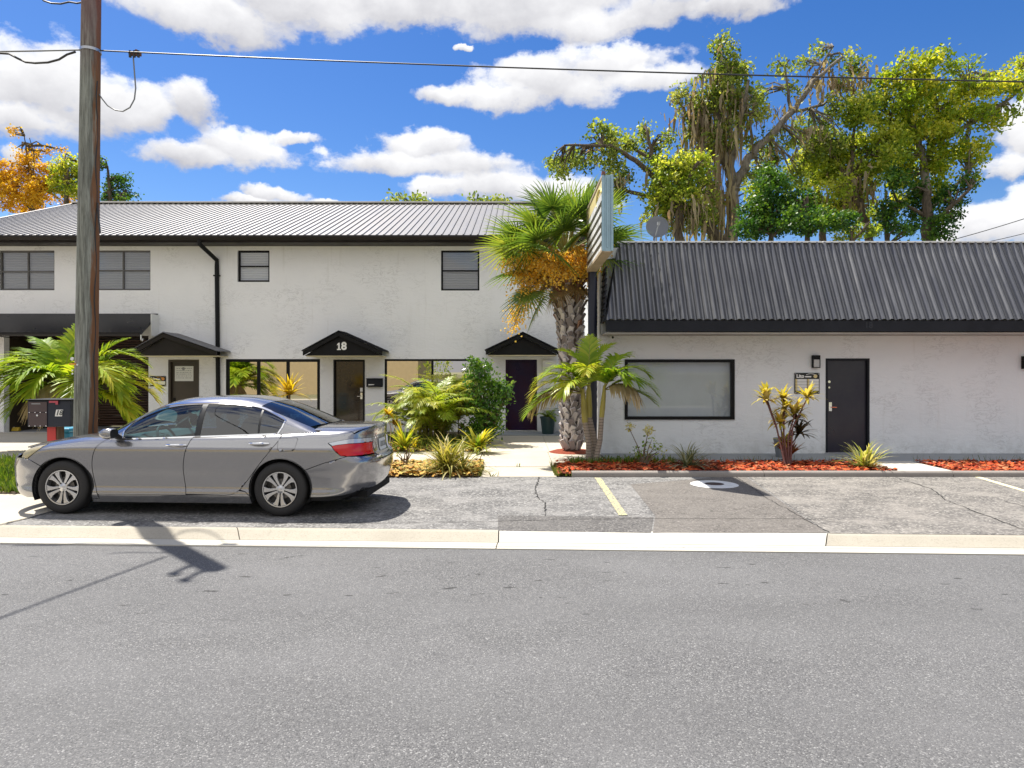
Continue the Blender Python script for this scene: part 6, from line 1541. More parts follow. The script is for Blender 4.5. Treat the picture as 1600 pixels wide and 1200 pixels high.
YAW = R(-3.3); cfy, sfy = math.cos(YAW), math.sin(YAW)
CARLOC = Vector((-5.663 - .96 * cfy - .885 * sfy, 8.52 - .96 * sfy + .885 * cfy, 0))
CAR = empty('parked_car', (0, 0, 0), 'silver grey metallic sedan parked along the kerb beside the utility pole', 'car')
def cpx(px, py, y):
    k = (px - CX) / FOC
    x = (k * (CARLOC.y + y * cfy) - CARLOC.x + y * sfy) / (cfy - k * sfy)
    D = CARLOC.y + x * sfy + y * cfy
    return x, CH - (py - HY) * D / FOC
def cgl(px, py, F=Fgh):
    y = -.75
    for _ in range(12):
        x, z = cpx(px, py, y); y = y * .4 - .6 * float(bis(F, lambda q: (np.array([x]), q, np.array([z])), np.array([0.]), np.array([1.2]))[0])
    return (x, z)
PS, PG = p_side(Fbody), p_side(Fgh)
def zedge(x, yy): return p_top(Fbody)(np.atleast_1d(x), np.atleast_1d(x) * 0 + yy)[:, 2]
AR = .378; C1, C2 = (.96, .335), (3.736, .335)
def arc(c, a0, a1, n=26, r=AR): return [(c[0] + r * math.cos(R(a0 + (a1 - a0) * i / n)), c[1] + r * math.sin(R(a0 + (a1 - a0) * i / n))) for i in range(n + 1)]
g2 = .0045
YE_ = .70
doorA = smooth_line([(1.432, .20), (1.41, .27), (1.383, .36), (1.356, .50), (1.350, .62), (1.366, .74), (1.412, .85), (1.50, .93)], 5)
doorB = smooth_line([(2.558, .20), (2.545, .32), (2.525, .46), (2.518, .58), (2.526, .68), (2.55, .80), (2.60, .955)], 5)
doorC = smooth_line([(3.06, .262), (3.14, .275), (3.22, .32), (3.33, .45), (3.465, .625), (3.60, .79), (3.705, .93), (3.73, 1.0)], 5)
sh = lambda L, dx: [(a + dx, b) for a, b in L]
beltline = lambda x0, x1, dz=-.012, n=24: [(x0 + (x1 - x0) * i / n, float(c_belt(x0 + (x1 - x0) * i / n)) + dz) for i in range(n + 1)]
HL = [(.40, .70), (.42, .76), (.50, .815), (.60, .845), (.715, .862), (.66, .815), (.56, .745), (.49, .695)]
sided = []
def both(name, poly, mat=M_paint, proj=None, F=Fbody, parent=None, **kw):
    proj = proj or PS
    a = panel(name, poly, proj, F, mat, parent or CAR, **kw); b = panel(name, poly, proj, F, mat, parent or CAR, mirror=True, **kw); return a, b
# front fender
topz = [(x, float(zedge(x, YE_)[0])) for x in np.linspace(1.56, .74, 24)]
fen = arc(C1, 136, -14) + [(1.335, .20)] + [p for p in sh(doorA, -g2)] + [(1.56, .955)] + topz + [(.72, .872), (.67, .81), (.565, .738), (.505, .692)]
both('fender', fen, sp=.024)
# doors
fd = [p for p in sh(doorA, g2) if p[1] > .262] + [(1.56, .924)] + beltline(1.60, 2.592) + [p for p in sh(doorB, -g2) if p[1] > .262][::-1] + [(2.545, .262), (1.425, .262)]
DF = both('front_door', fd, sp=.026)
rd = [p for p in sh(doorB, g2) if p[1] > .262 and p[1] < .952] + beltline(2.61, 3.70) + [p for p in sh(doorC, -g2) if p[1] < .985][::-1]
DR = both('rear_door', rd, sp=.026)
both('rocker_panel', [(1.34, .195), (1.345, .155), (3.37, .155), (3.365, .235), (3.30, .30), (3.22, .312), (3.14, .268), (3.06, .2555), (1.43, .2555), (1.43, .195)], sp=.03)
# quarter panel with fuel door, bumper side, lamp
seam = lambda z0, z1, n=10: [(float(p_rear(Fbody)(np.array([-YE_]), np.array([z0 + (z1 - z0) * i / n]))[0, 0]), z0 + (z1 - z0) * i / n) for i in range(n + 1)]
TLt = [(4.33, .905), (4.45, .927), (4.56, .944)]; TLb = [(4.375, .868), (4.43, .80), (4.49, .748), (4.56, .742)]
ZS = 1.0
decke = [(x, float(zedge(x, YE_)[0])) for x in np.linspace(seam(ZS, ZS, 1)[0][0] - .004, 4.20, 18)]
ztop = lambda y: ZS + .072 * (1 - (abs(y) / YE_) ** 5)
fuel = [(3.715, .955), (3.93, .968), (3.945, .95), (3.925, .83), (3.90, .81), (3.74, .80), (3.705, .83), (3.70, .94)]
quarter = [p for p in sh(doorC, g2) if p[1] > .43] + beltline(3.74, 4.18, -.005, 8) + decke[::-1] + seam(ZS, .948) + [(x, z + .004) for x, z in TLt[::-1]] + [(4.322, .90)] + [(x - .006, z - .004) for x, z in TLb[:3]] + [(4.54, .739)] + [(4.27, .662), (4.035, .575)] + arc(C2, 38.8, 161.5, 26)
qb = both('quarter_panel', quarter, holes=[fuel], sp=.024)
fz = [(np.array(fuel).mean(0)[0] + (a - np.array(fuel).mean(0)[0]) * .965, np.array(fuel).mean(0)[1] + (b - np.array(fuel).mean(0)[1]) * .955) for a, b in fuel]
panel('fuel_door', fz, PS, Fbody, M_paint, qb[0])
lower = arc(C2, 161.9, 192, 8) + [(3.37, .24), (3.31, .305), (3.235, .318)] + [p for p in sh(doorC, g2) if .33 < p[1] < .43]
both('quarter_panel', [(3.372, .255), (3.3775, .45), (3.345, .455), (3.33, .445), (3.24, .33), (3.305, .306)], sp=.02) if False else both('quarter_panel', arc(C2, 161.6, 192, 8) + [(3.368, .242), (3.305, .306), (3.236, .327)] + [p for p in sh(doorC, g2) if .33 < p[1] < .452], sp=.02)
bump = arc(C2, 37.8, -14, 12) + [(4.25, .245), (4.50, .262), (4.62, .285)] + seam(.30, .725) + [(4.56, .736), (4.54, .731), (4.27, .654), (4.043, .569)]
RB = both('rear_bumper', bump, sp=.024)
both('tail_lamp', TLb[::-1][0:] [::-1] + seam(.742, .885, 8) + [(4.56, .889), (4.44, .878)], M_redlens, sp=.02, off=.004)
both('lamp_strip', [(4.33, .905)] + TLt[1:] + seam(.946, .892, 4) + [(4.56, .894), (4.44, .883), (4.38, .872)], M_clearlens, sp=.02, off=.003)
both('headlight', HL, M_headlens, sp=.02, off=.003)
fbum = [(.665, .598), (.50, .685), (.485, .688), (.395, .694)] + [(.30, .69), (.26, .60), (.25, .45), (.27, .32), (.32, .225), (.45, .195), (.59, .205), (.585, .26)] + arc(C1, 189, 137, 12)
both('front_bumper', fbum, sp=.026)
# rear face
PR = p_rear(Fbody)
def rect(y0, y1, z0, z1): return [(y0, z0), (y1, z0), (y1, z1), (y0, z1)]
tr = [(-.392, .735), (-.36, .665), (.36, .665), (.392, .735), (.392, .935), (YE_, .951)] + [(y, ztop(y)) for y in np.linspace(YE_, -YE_, 17)] + [(-YE_, .951), (-.392, .935)]
TRL = panel('trunk_lid', tr, PR, Fbody, M_paint, CAR, sp=.03)
panel('rear_bumper', [(-YE_, .30), (-.4, .27), (.4, .27), (YE_, .30), (YE_, .722), (.40, .722), (.365, .655), (-.365, .655), (-.40, .722), (-YE_, .722)], PR, Fbody, M_paint, CAR, sp=.03)
for sg_n in (-1, 1):
    q = lambda L: [(sg_n * a, b) for a, b in L]
    panel('tail_lamp', q([(.40, .735), (YE_, .742), (YE_, .885), (.40, .878)]), PR, Fbody, M_redlens, CAR, sp=.03, off=.004)
    panel('lamp_strip', q([(.40, .883), (YE_, .892), (YE_, .946), (.40, .932)]), PR, Fbody, M_clearlens, CAR, sp=.03, off=.003)
panel('chrome_bar', rect(-.385, .385, .915, .938), PR, Fbody, M_chrome, TRL, sp=.03, off=.012, lip=.012)
for yy in (-.36, .36): panel('chrome_bar', [(yy - .012, .70), (yy + .012, .70), (yy + .022 * np.sign(yy) + .012, .912), (yy + .022 * np.sign(yy) - .012, .912)], PR, Fbody, M_chrome, TRL, sp=.03, off=.012, lip=.012)
pl_ = panel('licence_plate', rect(-.155, .155, .745, .895), PR, Fbody, M_plate, TRL, sp=.05, off=.012, lip=.008)
m = MB(); rr = random.Random(8)
for k in range(6):
    yy = -.12 + .042 * k + (.015 if k > 2 else 0); X_ = 4.79; 
    for (a, b, c_, d_) in ((0, .028, .79, .80), (0, .028, .845, .855), (0, .008, .79, .855), (.02, .028, .79, .855) if k % 2 else (.01, .018, .80, .85)): m.box(X_ + .003, X_ + .0035, yy + a, yy + b, c_, d_)
m.build('plate_print', M_inkdark, pl_, recalc=False)
mE = MB(); xe = 4.79; mE.box(xe, xe + .012, -.05, -.035, .975, 1.045); mE.box(xe, xe + .012, .035, .05, .975, 1.045); mE.box(xe, xe + .012, -.035, .035, 1.003, 1.016); mE.build('emblem', M_chrome, TRL, bevel=.003)
text_mesh('lettering', 'Accord', (4.845, -.42, .70), .05, M_chrome, TRL, rot=(pi / 2, 0, pi / 2), extrude=.004)
# top panels
PT = p_top(Fbody)
hood = [(x, -YE_ + .006) for x in np.linspace(.74, 1.50, 12)] + [(1.50 - .28 * (1 - (y / .69) ** 2), y) for y in np.linspace(-.69, .69, 13)] + [(x, YE_ - .006) for x in np.linspace(1.50, .74, 12)] + [(.30, .62), (.16, .40), (.12, 0), (.16, -.40), (.30, -.62)]
panel('hood', hood, PT, Fbody, M_paint, CAR, sp=.04)
deck = [(4.02, -YE_), (4.22, -YE_), (4.60, -YE_), (4.70, -.4), (4.735, 0), (4.70, .4), (4.60, YE_), (4.22, YE_), (4.02, YE_)]
deck = [(4.10, -YE_ + .008)] + [(4.15, -YE_ + .008)] + [(float(PR(np.array([y]), np.array([ztop(y)]))[0, 0]) - .004, y) for y in np.linspace(-YE_ + .008, YE_ - .008, 15)] + [(4.10, YE_ - .008)]
panel('deck_lid', deck, PT, Fbody, M_paint, TRL, sp=.04)
PFn = p_front(Fbody)
panel('front_bumper', [(-.66, .25), (-.4, .2), (.4, .2), (.66, .25), (.66, .69), (.5, .71), (-.5, .71), (-.66, .69)], PFn, Fbody, M_paint, CAR, sp=.05)
panel('grille', [(-.48, .50), (.48, .50), (.52, .66), (-.52, .66)], PFn, Fbody, M_plastic, CAR, sp=.05, off=.01)
# greenhouse
DLO = [cgl(*p) for p in ((193, 682.5), (199, 669), (222, 651.5), (248, 638.5), (272, 633), (316, 630.5), (357, 630), (381, 632), (410, 639), (429, 648), (445, 657), (440, 667), (433.5, 676.5))]
zl = lambda x: float(c_belt(x)) + .012
DLO = smooth_line(DLO[:11], 4) + [DLO[11], DLO[12]] + [(x, zl(x)) for x in np.linspace(DLO[12][0] - .05, DLO[0][0] + .05, 14)]
PGT = p_top(Fgh, 1.0)
YG = .56
def zg(x, y): return float(PGT(np.array([x]), np.array([y]))[0, 2])
# windscreen edge and rear glass edge, as curves on the cabin surface
wsL = [(1.52 + (2.14 - 1.52) * i / 10, .715 + (YG - .715) * (i / 10)) for i in range(11)]
rgL = [(3.36 + (4.02 - 3.36) * i / 10, YG - .005 + (.645 - YG + .005) * (i / 10)) for i in range(11)]
up3 = [(x, zg(x, y)) for x, y in wsL] + [(x, zg(x, YG)) for x in np.linspace(2.2, 3.32, 22)] + [(x, zg(x, y)) for x, y in rgL]
side = [(1.42, zl(1.42) - .02)] + up3 + [(4.12, zl(4.1) + .02), (4.22, zl(4.2) - .015)] + [(x, zl(x) - .03) for x in np.linspace(4.15, 1.5, 40)]
CP = both('pillar_frame', side, proj=PG, F=Fgh, holes=[DLO], sp=.024)
ctr = np.array(DLO).mean(0)
def grow(L, d):
    A = np.array(L); n = len(A); t_ = np.roll(A, -1, 0) - np.roll(A, 1, 0); t_ /= np.linalg.norm(t_, axis=1)[:, None]; nn = np.stack([-t_[:, 1], t_[:, 0]], 1)
    if ((A + nn * .01 - ctr) ** 2).sum() < ((A - ctr) ** 2).sum(): nn = -nn
    return [tuple(p) for p in A + nn * d]
both('window_trim', grow(DLO, .019), M_chrome, proj=PG, F=Fgh, holes=[grow(DLO, .002)], sp=.03, off=.006, lip=.01)
# glass areas inside the outline
xB0, xB1 = cgl(304, 678)[0], cgl(313, 678)[0]; tB0, tB1 = cgl(317, 632)[0], cgl(326, 632)[0]
dB = cgl(404, 677)[0]; tD = cgl(410.5, 641)[0]
inn = grow(DLO, -.004)
def clipx(L, keep):  # Sutherland-Hodgman against a line through (xa,za),(xb,zb): keep = 'lt' or 'gt'
    (xa, za), (xb, zb), kd = keep; out_ = []
    f = lambda p: (p[0] - (xa + (xb - xa) * (p[1] - za) / (zb - za))) * (1 if kd == 'gt' else -1)
    for i in range(len(L)):
        a, b = L[i], L[(i + 1) % len(L)]; fa, fb = f(a), f(b)
        if fa >= 0: out_.append(a)
        if fa * fb < 0: t_ = fa / (fa - fb); out_.append((a[0] + (b[0] - a[0]) * t_, a[1] + (b[1] - a[1]) * t_))
    return out_
zt1, zt2 = .97, 1.36
W1 = clipx(inn, ((xB0, zt1), (tB0, zt2), 'lt')); WB = clipx(clipx(inn, ((xB0 + .003, zt1), (tB0 + .003, zt2), 'gt')), ((xB1 - .003, zt1), (tB1 - .003, zt2), 'lt'))
W2 = clipx(clipx(inn, ((xB1, zt1), (tB1, zt2), 'gt')), ((dB - .012, zt1), (tD - .012, 1.33), 'lt')); W3 = clipx(inn, ((dB + .012, zt1), (tD + .012, 1.33), 'gt')); WD = clipx(clipx(inn, ((dB - .0115, zt1), (tD - .0115, 1.33), 'gt')), ((dB + .0115, zt1), (tD + .0115, 1.33), 'lt'))
for k, DFk in enumerate(DF): panel('window', W1, PG, Fgh, M_cargl, DFk, sp=.035, off=-.006, lip=0, mirror=bool(k))
for k, DRk in enumerate(DR): panel('window', W2, PG, Fgh, M_carglrear, DRk, sp=.035, off=-.006, lip=0, mirror=bool(k)); panel('window', W3, PG, Fgh, M_carglrear, DRk, sp=.035, off=-.006, lip=0, mirror=bool(k))
both('window_pillar', WB, M_plastic, proj=PG, F=Fgh, sp=.03, off=-.002, lip=.03)
both('window_pillar', WD, M_plastic, proj=PG, F=Fgh, sp=.03, off=-.003, lip=.02)
roof = [(x, -YG) for x in np.linspace(2.15, 3.34, 30)] + [(3.35 + .09 * (1 - (y / YG) ** 2), y) for y in np.linspace(-YG, YG, 13)[1:-1]] + [(x, YG) for x in np.linspace(3.34, 2.15, 30)] + [(2.14 - .10 * (1 - (y / YG) ** 2), y) for y in np.linspace(YG, -YG, 13)[1:-1]]
RF_ = panel('roof', roof, PGT, Fgh, M_paint, CAR, sp=.035)
wsb = lambda y: 1.51 - .28 * (1 - (y / .715) ** 2)
wscr = [(x + .004, -y + .004) for x, y in wsL] + [(2.135 - .10 * (1 - (y / YG) ** 2), y) for y in np.linspace(-YG, YG, 13)[1:-1]] + [(x + .004, y - .004) for x, y in wsL[::-1]] + [(wsb(y), y) for y in np.linspace(.71, -.71, 15)]
panel('windscreen', wscr, PGT, Fgh, M_carscreen, CAR, sp=.045, lip=.0, off=-.004)
rgb_ = lambda y: 4.03 + .12 * (1 - (y / .645) ** 2)
rgl = [(x - .004, -y + .005) for x, y in rgL] + [(rgb_(y), y) for y in np.linspace(-.64, .64, 13)] + [(x - .004, y - .005) for x, y in rgL[::-1]] + [(3.355 + .09 * (1 - (y / YG) ** 2), y) for y in np.linspace(YG - .01, -YG + .01, 11)]
RG = panel('rear_window', rgl, PGT, Fgh, M_carscreen, CAR, sp=.045, lip=.0, off=-.004)
# door handles, mirrors
for k, sgn in ((0, 1), (1, -1)):
    for (DD, px0, px1, py0, py1) in ((DF, 257, 289, 695, 697), (DR, 387, 418, 692.5, 695)):
        a = cpx(px0, py0, -.92); b = cpx(px1, py1, -.92); m = MB(); pts = []; rad = []
        for i in range(9):
            u = i / 8; x_ = a[0] + (b[0] - a[0]) * u; z_ = (a[1] + b[1]) / 2; y_ = -float(halfw_body(np.array([x_]), np.array([z_]))[0]); pts.append((x_, (y_ - .012 - .022 * math.sin(pi * u)) * sgn, z_)); rad.append(.010 + .009 * math.sin(pi * u))
        m.tube(pts, rad, 8); m.v = [(x_, y_, z_) for x_, y_, z_ in m.v]
        m.build('handle', M_chrome, DD[k], smooth=True)
    m = MB(); vs = []
    for (x_, y0_, y1_, z0_, z1_) in ((1.555, -.90, -1.055, .985, 1.055), (1.60, -.885, -1.075, .955, 1.085), (1.66, -.885, -1.075, .95, 1.088), (1.70, -.90, -1.06, .965, 1.075)):
        for j in range(14):
            a = 2 * pi * j / 14; vs.append((x_, ((y0_ + y1_) / 2 + (y1_ - y0_) / 2 * np.sign(math.cos(a)) * abs(math.cos(a)) ** .6) * sgn, (z0_ + z1_) / 2 + (z1_ - z0_) / 2 * np.sign(math.sin(a)) * abs(math.sin(a)) ** .6))
    fs = [(i * 14 + j, i * 14 + (j + 1) % 14, (i + 1) * 14 + (j + 1) % 14, (i + 1) * 14 + j) for i in range(3) for j in range(14)] + [tuple(range(14))]
    m.add(vs, fs); mi_ = m.build('mirror', M_paint, CAR, smooth=True)
    m = MB(); m.add(vs[-14:], [tuple(range(14))]); m.build('mirror_glass', M_plastic, mi_, recalc=False)
    m = MB(); m.ext([(1.60, -.80 * sgn, .93), (1.70, -.80 * sgn, .93), (1.68, -.90 * sgn, .99), (1.60, -.90 * sgn, .985)], (0, 0, .03)); m.build('mirror_stalk', M_plastic, mi_)
# matte black shell that darkens the panel gaps, light-blocking underbody box, wheel wells
sil = [(.60, .22), (1.34, .18), (3.36, .18), (4.1, .25), (4.5, .28), (4.62, .5), (4.6, .9), (4.4, .98), (3.9, .96), (1.45, .88), (.75, .80), (.5, .66), (.55, .4)]
both('gap_shade_shell', sil, M_void, holes=[arc(C1, 0, 345, 30, .375), arc(C2, 0, 345, 30, .375)], sp=.06, off=-.03, lip=0)
m = MB(); m.box(.35, 4.5, -.60, .60, .17, .50); m.box(1.38, 3.32, -.84, .84, .17, .36)
m.box(4.25, 4.74, -.58, .58, .20, .28); m.build('underbody', M_void, CAR)
m = MB(); pts = [(y, .27 - .0) for y in ()]
bd_ = [(-YE_, .296), (-.4, .266), (.4, .266), (YE_, .296), (YE_ - .05, .215), (.4, .20), (-.4, .20), (-YE_ + .05, .215)]
panel('diffuser', bd_, PR, Fbody, M_plastic, CAR, sp=.04, off=-.02, lip=.05)
both('diffuser', [(4.12, .235), (4.25, .238), (4.50, .256), (4.62, .28), (4.66, .25), (4.5, .20), (4.25, .185), (4.10, .19)], M_plastic, sp=.03, off=-.02, lip=.05)
for c in (C1, C2):
    for sgn in (-1, 1):
        m = MB(); A0 = arc(c, -25, 205, 28, .385)
        for (a, b) in zip(A0[:-1], A0[1:]): m.quad((a[0], sgn * .895, a[1]), (b[0], sgn * .895, b[1]), (b[0], sgn * .60, b[1]), (a[0], sgn * .60, a[1]))
        m.poly([(a, sgn * .60, b) for a, b in A0]); m.build('wheel_well', M_void, CAR, recalc=False)
# wheels
def make_wheel(c):
    w_ = empty('wheel', (c[0], -.885, c[1]), None, None); w_.parent = CAR; WLOC[w_] = Vector((c[0], -.885, c[1])); w_.location = WLOC[w_] - WLOC[CAR]
    cc = Vector((c[0], -.885, c[1])); ax = (0, 1, 0)
    m = MB(); m.lathe([(.218, .012), (.232, .0), (.262, -.008), (.300, -.004), (.322, .012), (.332, .035), (.334, .10), (.332, .165), (.322, .19), (.300, .205), (.23, .20), (.215, .19), (.215, .012)], cc, ax, 56); ty_ = m.build('tyre', M_tyre, w_, smooth=True, angle=60)
    m = MB(); m.lathe([(.2165, .010), (.217, -.002), (.205, .000), (.203, .02), (.206, .12), (.214, .18)], cc, ax, 56); rim = m.build('rim', M_rim, w_, smooth=True)
    m = MB(); m.lathe([(.001, .075), (.205, .075), (.205, .085), (.001, .085)], cc, ax, 40); m.build('rim_back', M_rimdark, rim)
    m = MB(); m.lathe([(.001, .055), (.125, .055), (.125, .07)], cc, ax, 40); m.build('brake_disc', pm('brake_disc', (.16, .15, .14), .4, metal=.8) if 'brake_disc' not in MATS else MATS['brake_disc'], rim)
    m = MB()
    for k in range(5):
        base_a = 270 + 72 * k
        for sg2 in (-1, 1):
            P2 = [(.040, 4), (.060, 26), (.085, 24.5), (.12, 20), (.165, 21), (.2045, 25.5), (.2045, 5.5), (.15, 4.2), (.10, 4.5)]
            pts = []
            for (r_, a) in P2:
                t_ = R(base_a + sg2 * a); pts.append((cc.x + r_ * math.cos(t_), cc.y + .006 + .022 * (1 - r_ / .2045), cc.z + r_ * math.sin(t_)))
            m.ext(pts, (0, .032, 0))
    sp_ = m.build('spokes', M_rim, rim, bevel=.003)
    m = MB(); m.lathe([(.001, .012), (.03, .013), (.036, .018), (.058, .022), (.06, .05)], cc, ax, 24); m.build('hub_cap', M_rim, rim, smooth=True)
    m = MB()
    for k in range(5): a = R(270 + 72 * k); m.lathe([(.001, .012), (.007, .013), (.009, .03)], cc + Vector((.057 * math.cos(a), 0, .057 * math.sin(a))), ax, 8)
    m.build('wheel_nut', M_rimdark, rim)
    return w_
wf = make_wheel(C1)
for (c, fl, rot) in ((C2, 0, R(2)), (C1, 1, 0), (C2, 1, R(30))):
    q = copy_tree(wf, CAR)
    q.location = (c[0], -.885 if not fl else .885, c[1])
    q.rotation_euler = (0, rot, pi if fl else 0)
# cabin
m = MB(); m.box(1.3, 4.2, -.70, .70, .36, .42); m.build('cabin_floor', M_void, CAR)
m = MB(); sec = [(1.32, .60), (1.32, .93), (1.55, .955), (1.80, .955), (1.93, .90), (1.95, .74), (1.85, .60)]; m.ext([(x_, -.70, z_) for x_, z_ in sec], (0, 1.40, 0)); m.ext([(1.72, -.52, .95), (1.90, -.52, .94), (1.93, -.52, .90), (1.80, -.52, .985)], (0, .30, 0)); m.build('dashboard', M_dash, CAR, bevel=.02)
m = MB(); cw = Vector((2.02, -.37, .90)); nx_ = Vector((.88, 0, .47)).normalized(); u_ = Vector((0, 1, 0)); v_ = nx_.cross(u_); ring = [cw + (u_ * math.cos(a) + v_ * math.sin(a)) * .185 for a in np.linspace(0, 2 * pi, 33)]
m.tube(ring, .016, 8, False)
for a in (0, 180, 270): m.tube([cw, cw + (u_ * math.cos(R(a)) + v_ * math.sin(R(a))) * .18], [.03, .018], 6)
m.lathe([(.001, .03), (.06, .02), (.065, -.02), (.001, -.03)], cw, tuple(nx_), 14); m.build('steering_wheel', M_dash, CAR, smooth=True)
def seat_at(x0, y0, w_):
    m = MB(); m.ext([(x0, y0 - w_, .42), (x0 + .52, y0 - w_, .42), (x0 + .52, y0 - w_, .62), (x0 + .02, y0 - w_, .66)], (0, 2 * w_, 0)); m.ext([(x0 + .42, y0 - w_, .60), (x0 + .55, y0 - w_, .58), (x0 + .78, y0 - w_ * .9, 1.13), (x0 + .70, y0 - w_ * .9, 1.15), (x0 + .60, y0 - w_, .95)], (0, 1.95 * w_, 0))
    return m
for yy in (-.37, .37):
    m = seat_at(2.12, yy, .25); m.box(2.86, 2.95, yy - .13, yy + .13, 1.15, 1.32); m.build('front_seat', M_seat, CAR, bevel=.05)
m = seat_at(3.02, 0, .62)
for yy in (-.42, .42): m.box(3.78, 3.86, yy - .12, yy + .12, 1.08, 1.2)
m.build('rear_seat', M_seat, CAR, bevel=.04)
m = MB(); m.box(3.72, 4.25, -.62, .62, .99, 1.02); m.build('parcel_shelf', M_dash, CAR)
m = MB(); m.box(4.0, 4.07, -.10, .10, 1.02, 1.05); m.build('window_sticker', M_paper, RG)
CAR.location = CARLOC; CAR.rotation_euler = (0, 0, YAW)
# ------------------------------------------------------------------ sun, sky, camera
SUNV = Vector((-0.38, 0.40, 1.0)).normalized()          # towards the sun: a 1 m post throws its shadow 0.38 m right and 0.40 m forward
elev = math.asin(SUNV.z)
sd = bpy.data.lights.new('sun', 'SUN'); sd.energy = SUN_STRENGTH; sd.angle = R(0.53); sd.color = (1.0, 0.95, 0.87)
so = bpy.data.objects.new('sun', sd); COL.objects.link(so)
so.rotation_euler = SUNV.to_track_quat('Z', 'Y').to_euler(); so.location = (-10, 10, 30)

w = bpy.data.worlds.new('World'); scene.world = w; w.use_nodes = True
t = NT(w.node_tree)
for nd in list(t.n): t.n.remove(nd)
out = t.node('ShaderNodeOutputWorld'); bg = t.node('ShaderNodeBackground')
t.link(bg.outputs[0], out.inputs[0]); bg.inputs['Strength'].default_value = SKY_STRENGTH
sky = t.node('ShaderNodeTexSky', sky_type='NISHITA'); sky.sun_disc = False
sky.sun_elevation = elev; sky.sun_rotation = math.atan2(SUNV.x, SUNV.y)
sky.altitude = 10; sky.air_density = 1.0; sky.dust_density = SKY_DUST; sky.ozone_density = 2.5
hsv = t.node('ShaderNodeHueSaturation'); hsv.inputs['Saturation'].default_value = SKY_SAT; hsv.inputs['Value'].default_value = SKY_VAL; hsv.inputs['Hue'].default_value = SKY_HUE
t.link(sky.outputs[0], hsv.inputs['Color'])
skyc = hsv.outputs[0]
# clouds: soft lobes placed by compass bearing and height above the horizon, broken up by noise
d = t.node('ShaderNodeTexCoord').outputs['Generated']
dn = t.vmath('NORMALIZE', d)
sp = t.node('ShaderNodeSeparateXYZ'); t.link(dn, sp.inputs[0])
az = t.math('ARCTAN2', sp.outputs[0], sp.outputs[1])
el = t.math('ARCSINE', sp.outputs[2])
cmb = t.node('ShaderNodeCombineXYZ'); t.link(az, cmb.inputs[0]); t.link(el, cmb.inputs[1])
def ang(px, py):
    a = math.atan((px - CX) / FOC); return a, math.atan((HY - py) / FOC * math.cos(a))
LOBES = [  # centre px, py, half width, half height
 (330, 18, 160, 46), (470, -2, 160, 52), (640, 8, 190, 36), (820, 4, 170, 55), (900, 30, 90, 34), (1010, 18, 130, 28), (1150, 14, 95, 22),
 (60, 130, 110, 78), (150, 165, 110, 50), (35, 185, 120, 36), (215, 170, 60, 36), (298, 158, 50, 42), (20, 240, 40, 24),
 (290, 243, 100, 28), (370, 228, 85, 34), (450, 216, 45, 12),
 (655, 232, 75, 28), (610, 258, 100, 24), (720, 262, 110, 30), (800, 292, 130, 32), (880, 300, 70, 34), (690, 300, 60, 18),
 (860, 128, 130, 40), (950, 98, 105, 42), (1010, 120, 75, 26), (700, 148, 50, 17), (770, 150, 90, 26), (715, 76, 13, 6),
 (425, 303, 50, 15), (505, 314, 40, 9), (390, 316, 60, 10),
 (1600, 200, 60, 55), (1570, 255, 50, 24), (1560, 345, 100, 40), (1640, 330, 110, 60), (1490, 366, 50, 24),
 (900, 330, 70, 30)]
wn = t.node('ShaderNodeTexNoise'); wn.inputs['Scale'].default_value = 9.0; wn.inputs['Detail'].default_value = 6; wn.inputs['Roughness'].default_value = 0.6; t.link(dn, wn.inputs['Vector'])
wv = t.vmath('MULTIPLY', t.vmath('SUBTRACT', wn.outputs['Color'], (0.5, 0.5, 0.5)), (0.10, 0.06, 0))
CO = t.vmath('ADD', cmb.outputs[0], wv)
cur = None
for (px, py, rx, ry) in LOBES:
    a0, e0 = ang(px, py); a1, _ = ang(px + rx, py); a2, _ = ang(px - rx, py); _, e1 = ang(px, py - ry); _, e2 = ang(px, py + ry)
    ra = max((a1 - a2) / 2, 0.004); re = max((e1 - e2) / 2, 0.003)
    q = t.vmath('MULTIPLY', t.vmath('SUBTRACT', CO, (a0, e0, 0)), (1.07 / ra, 1.07 / re, 0))
    ln = t.vmath('LENGTH', q, out=1)
    sq = t.node('ShaderNodeSeparateXYZ'); t.link(q, sq.inputs[0])
    if cur is None: cur, curv = ln, sq.outputs[1]
    else:
        less = t.math('MULTIPLY_ADD', t.math('SUBTRACT', cur, ln), 1.6, 0.5, clamp=True)
        mv = t.node('ShaderNodeMix'); mv.data_type = 'FLOAT'; t.link(less, mv.inputs[0]); t.link(curv, mv.inputs[2]); t.link(sq.outputs[1], mv.inputs[3])
        curv = mv.outputs[0]
        cur = t.math('SMOOTH_MIN', ln, cur, 0.25)
nz = t.noise(t.mapping(dn, scale=(1, 1, 1.5)), 22.0, 9, 0.6, 0.1)
nz2 = t.noise(t.mapping(dn, scale=(1, 1, 1.7)), 5.5, 6, 0.55)
fld = t.math('ADD', cur, t.math('MULTIPLY', t.math('SUBTRACT', nz, 0.5), -1.75))
fld = t.math('ADD', fld, t.math('MULTIPLY', t.math('SUBTRACT', nz2, 0.5), -0.7))
dens = t.ramp(t.math('MULTIPLY', fld, 0.8), [(0.0, 1), (0.50, 1), (0.72, 0.72), (0.84, 0.2), (0.94, 0.0)])
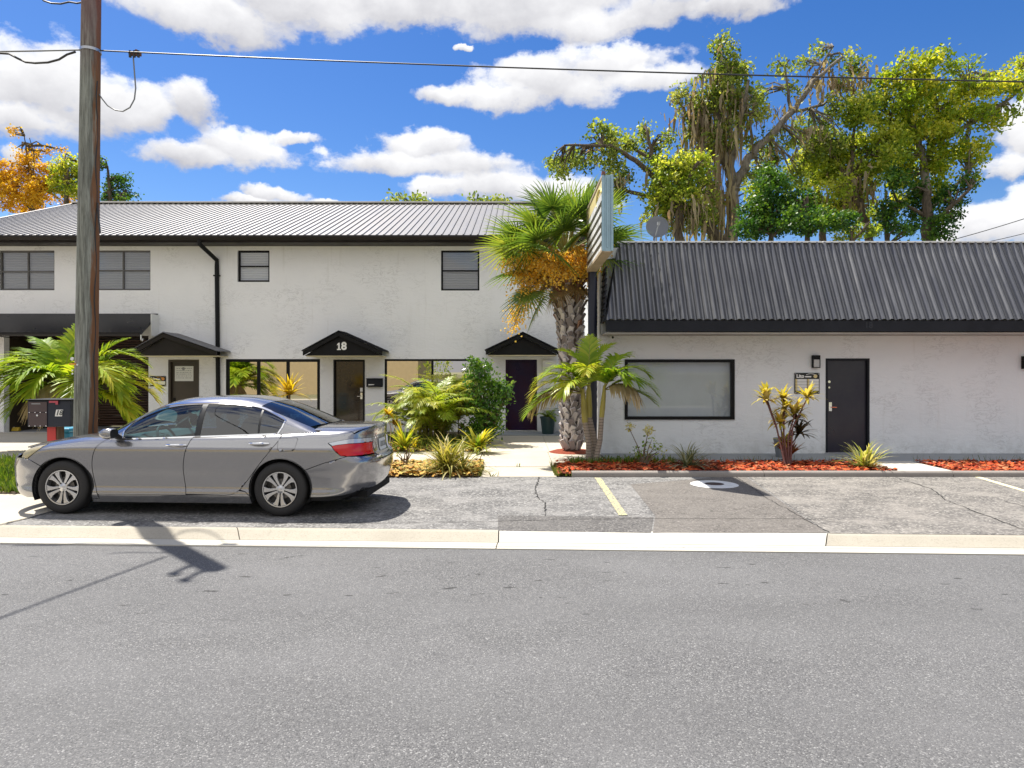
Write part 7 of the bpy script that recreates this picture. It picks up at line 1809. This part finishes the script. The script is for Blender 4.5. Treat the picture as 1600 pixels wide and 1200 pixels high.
# unseen cloud added overhead and behind the camera for reflections and fill
back = t.ramp(t.math('SUBTRACT', nz2, t.math('MULTIPLY', sp.outputs[1], 0.25)), [(0.46, 0), (0.60, 1)])
high = t.math('MAXIMUM', t.ramp(t.math('ADD', el, 0.0), [(0.62, 0), (0.75, 1)]), t.math('LESS_THAN', sp.outputs[1], 0.25))
dens = t.math('MAXIMUM', dens, t.math('MULTIPLY', back, t.math('MULTIPLY', high, t.math('GREATER_THAN', sp.outputs[2], 0.0))))
shade = t.math('ADD', t.math('MULTIPLY_ADD', curv, 0.5, 0.55), t.math('ADD', t.math('MULTIPLY', t.math('SUBTRACT', nz2, 0.5), 1.5), t.math('MULTIPLY', t.math('SUBTRACT', nz, 0.5), 0.5)))
topg = t.ramp(el, [(0.46, 0.0), (0.5, 0.35)])
shade = t.math('SUBTRACT', shade, topg)
ccol = t.ramp(shade, [(0.0, CLOUD_GREY), (0.55, CLOUD_MID), (1.0, CLOUD_WHITE)])
ccs = t.mix(1.0, ccol, (CLOUD_GAIN, CLOUD_GAIN, CLOUD_GAIN), 'MULTIPLY')
mx = t.node('ShaderNodeMix'); mx.data_type = 'RGBA'; t.link(dens, mx.inputs[0]); t.link(skyc, mx.inputs[6]); t.link(ccs, mx.inputs[7])
t.link(mx.outputs[2], bg.inputs['Color'])

cam = bpy.data.cameras.new('camera'); co = bpy.data.objects.new('camera', cam); COL.objects.link(co)
cam.sensor_width = 36.0; cam.lens = FOC / 1600 * 36
cam.shift_x = (800 - CX) / 1600 * -1 * -1; cam.shift_y = -(600 - HY) / 1600
co.location = (0, 0, CH); co.rotation_euler = (pi / 2, 0, 0); cam.clip_end = 2000; cam.clip_start = 0.05
scene.camera = co
scene.view_settings.view_transform = 'Standard'; scene.view_settings.look = 'None'
scene.view_settings.exposure = EXPOSURE; scene.view_settings.gamma = 1.0
scene.render.engine = 'CYCLES'
scene.cycles.max_bounces = 8; scene.cycles.transparent_max_bounces = 12; scene.cycles.caustics_reflective = False; scene.cycles.caustics_refractive = False
scene.cycles.sample_clamp_indirect = 6.0
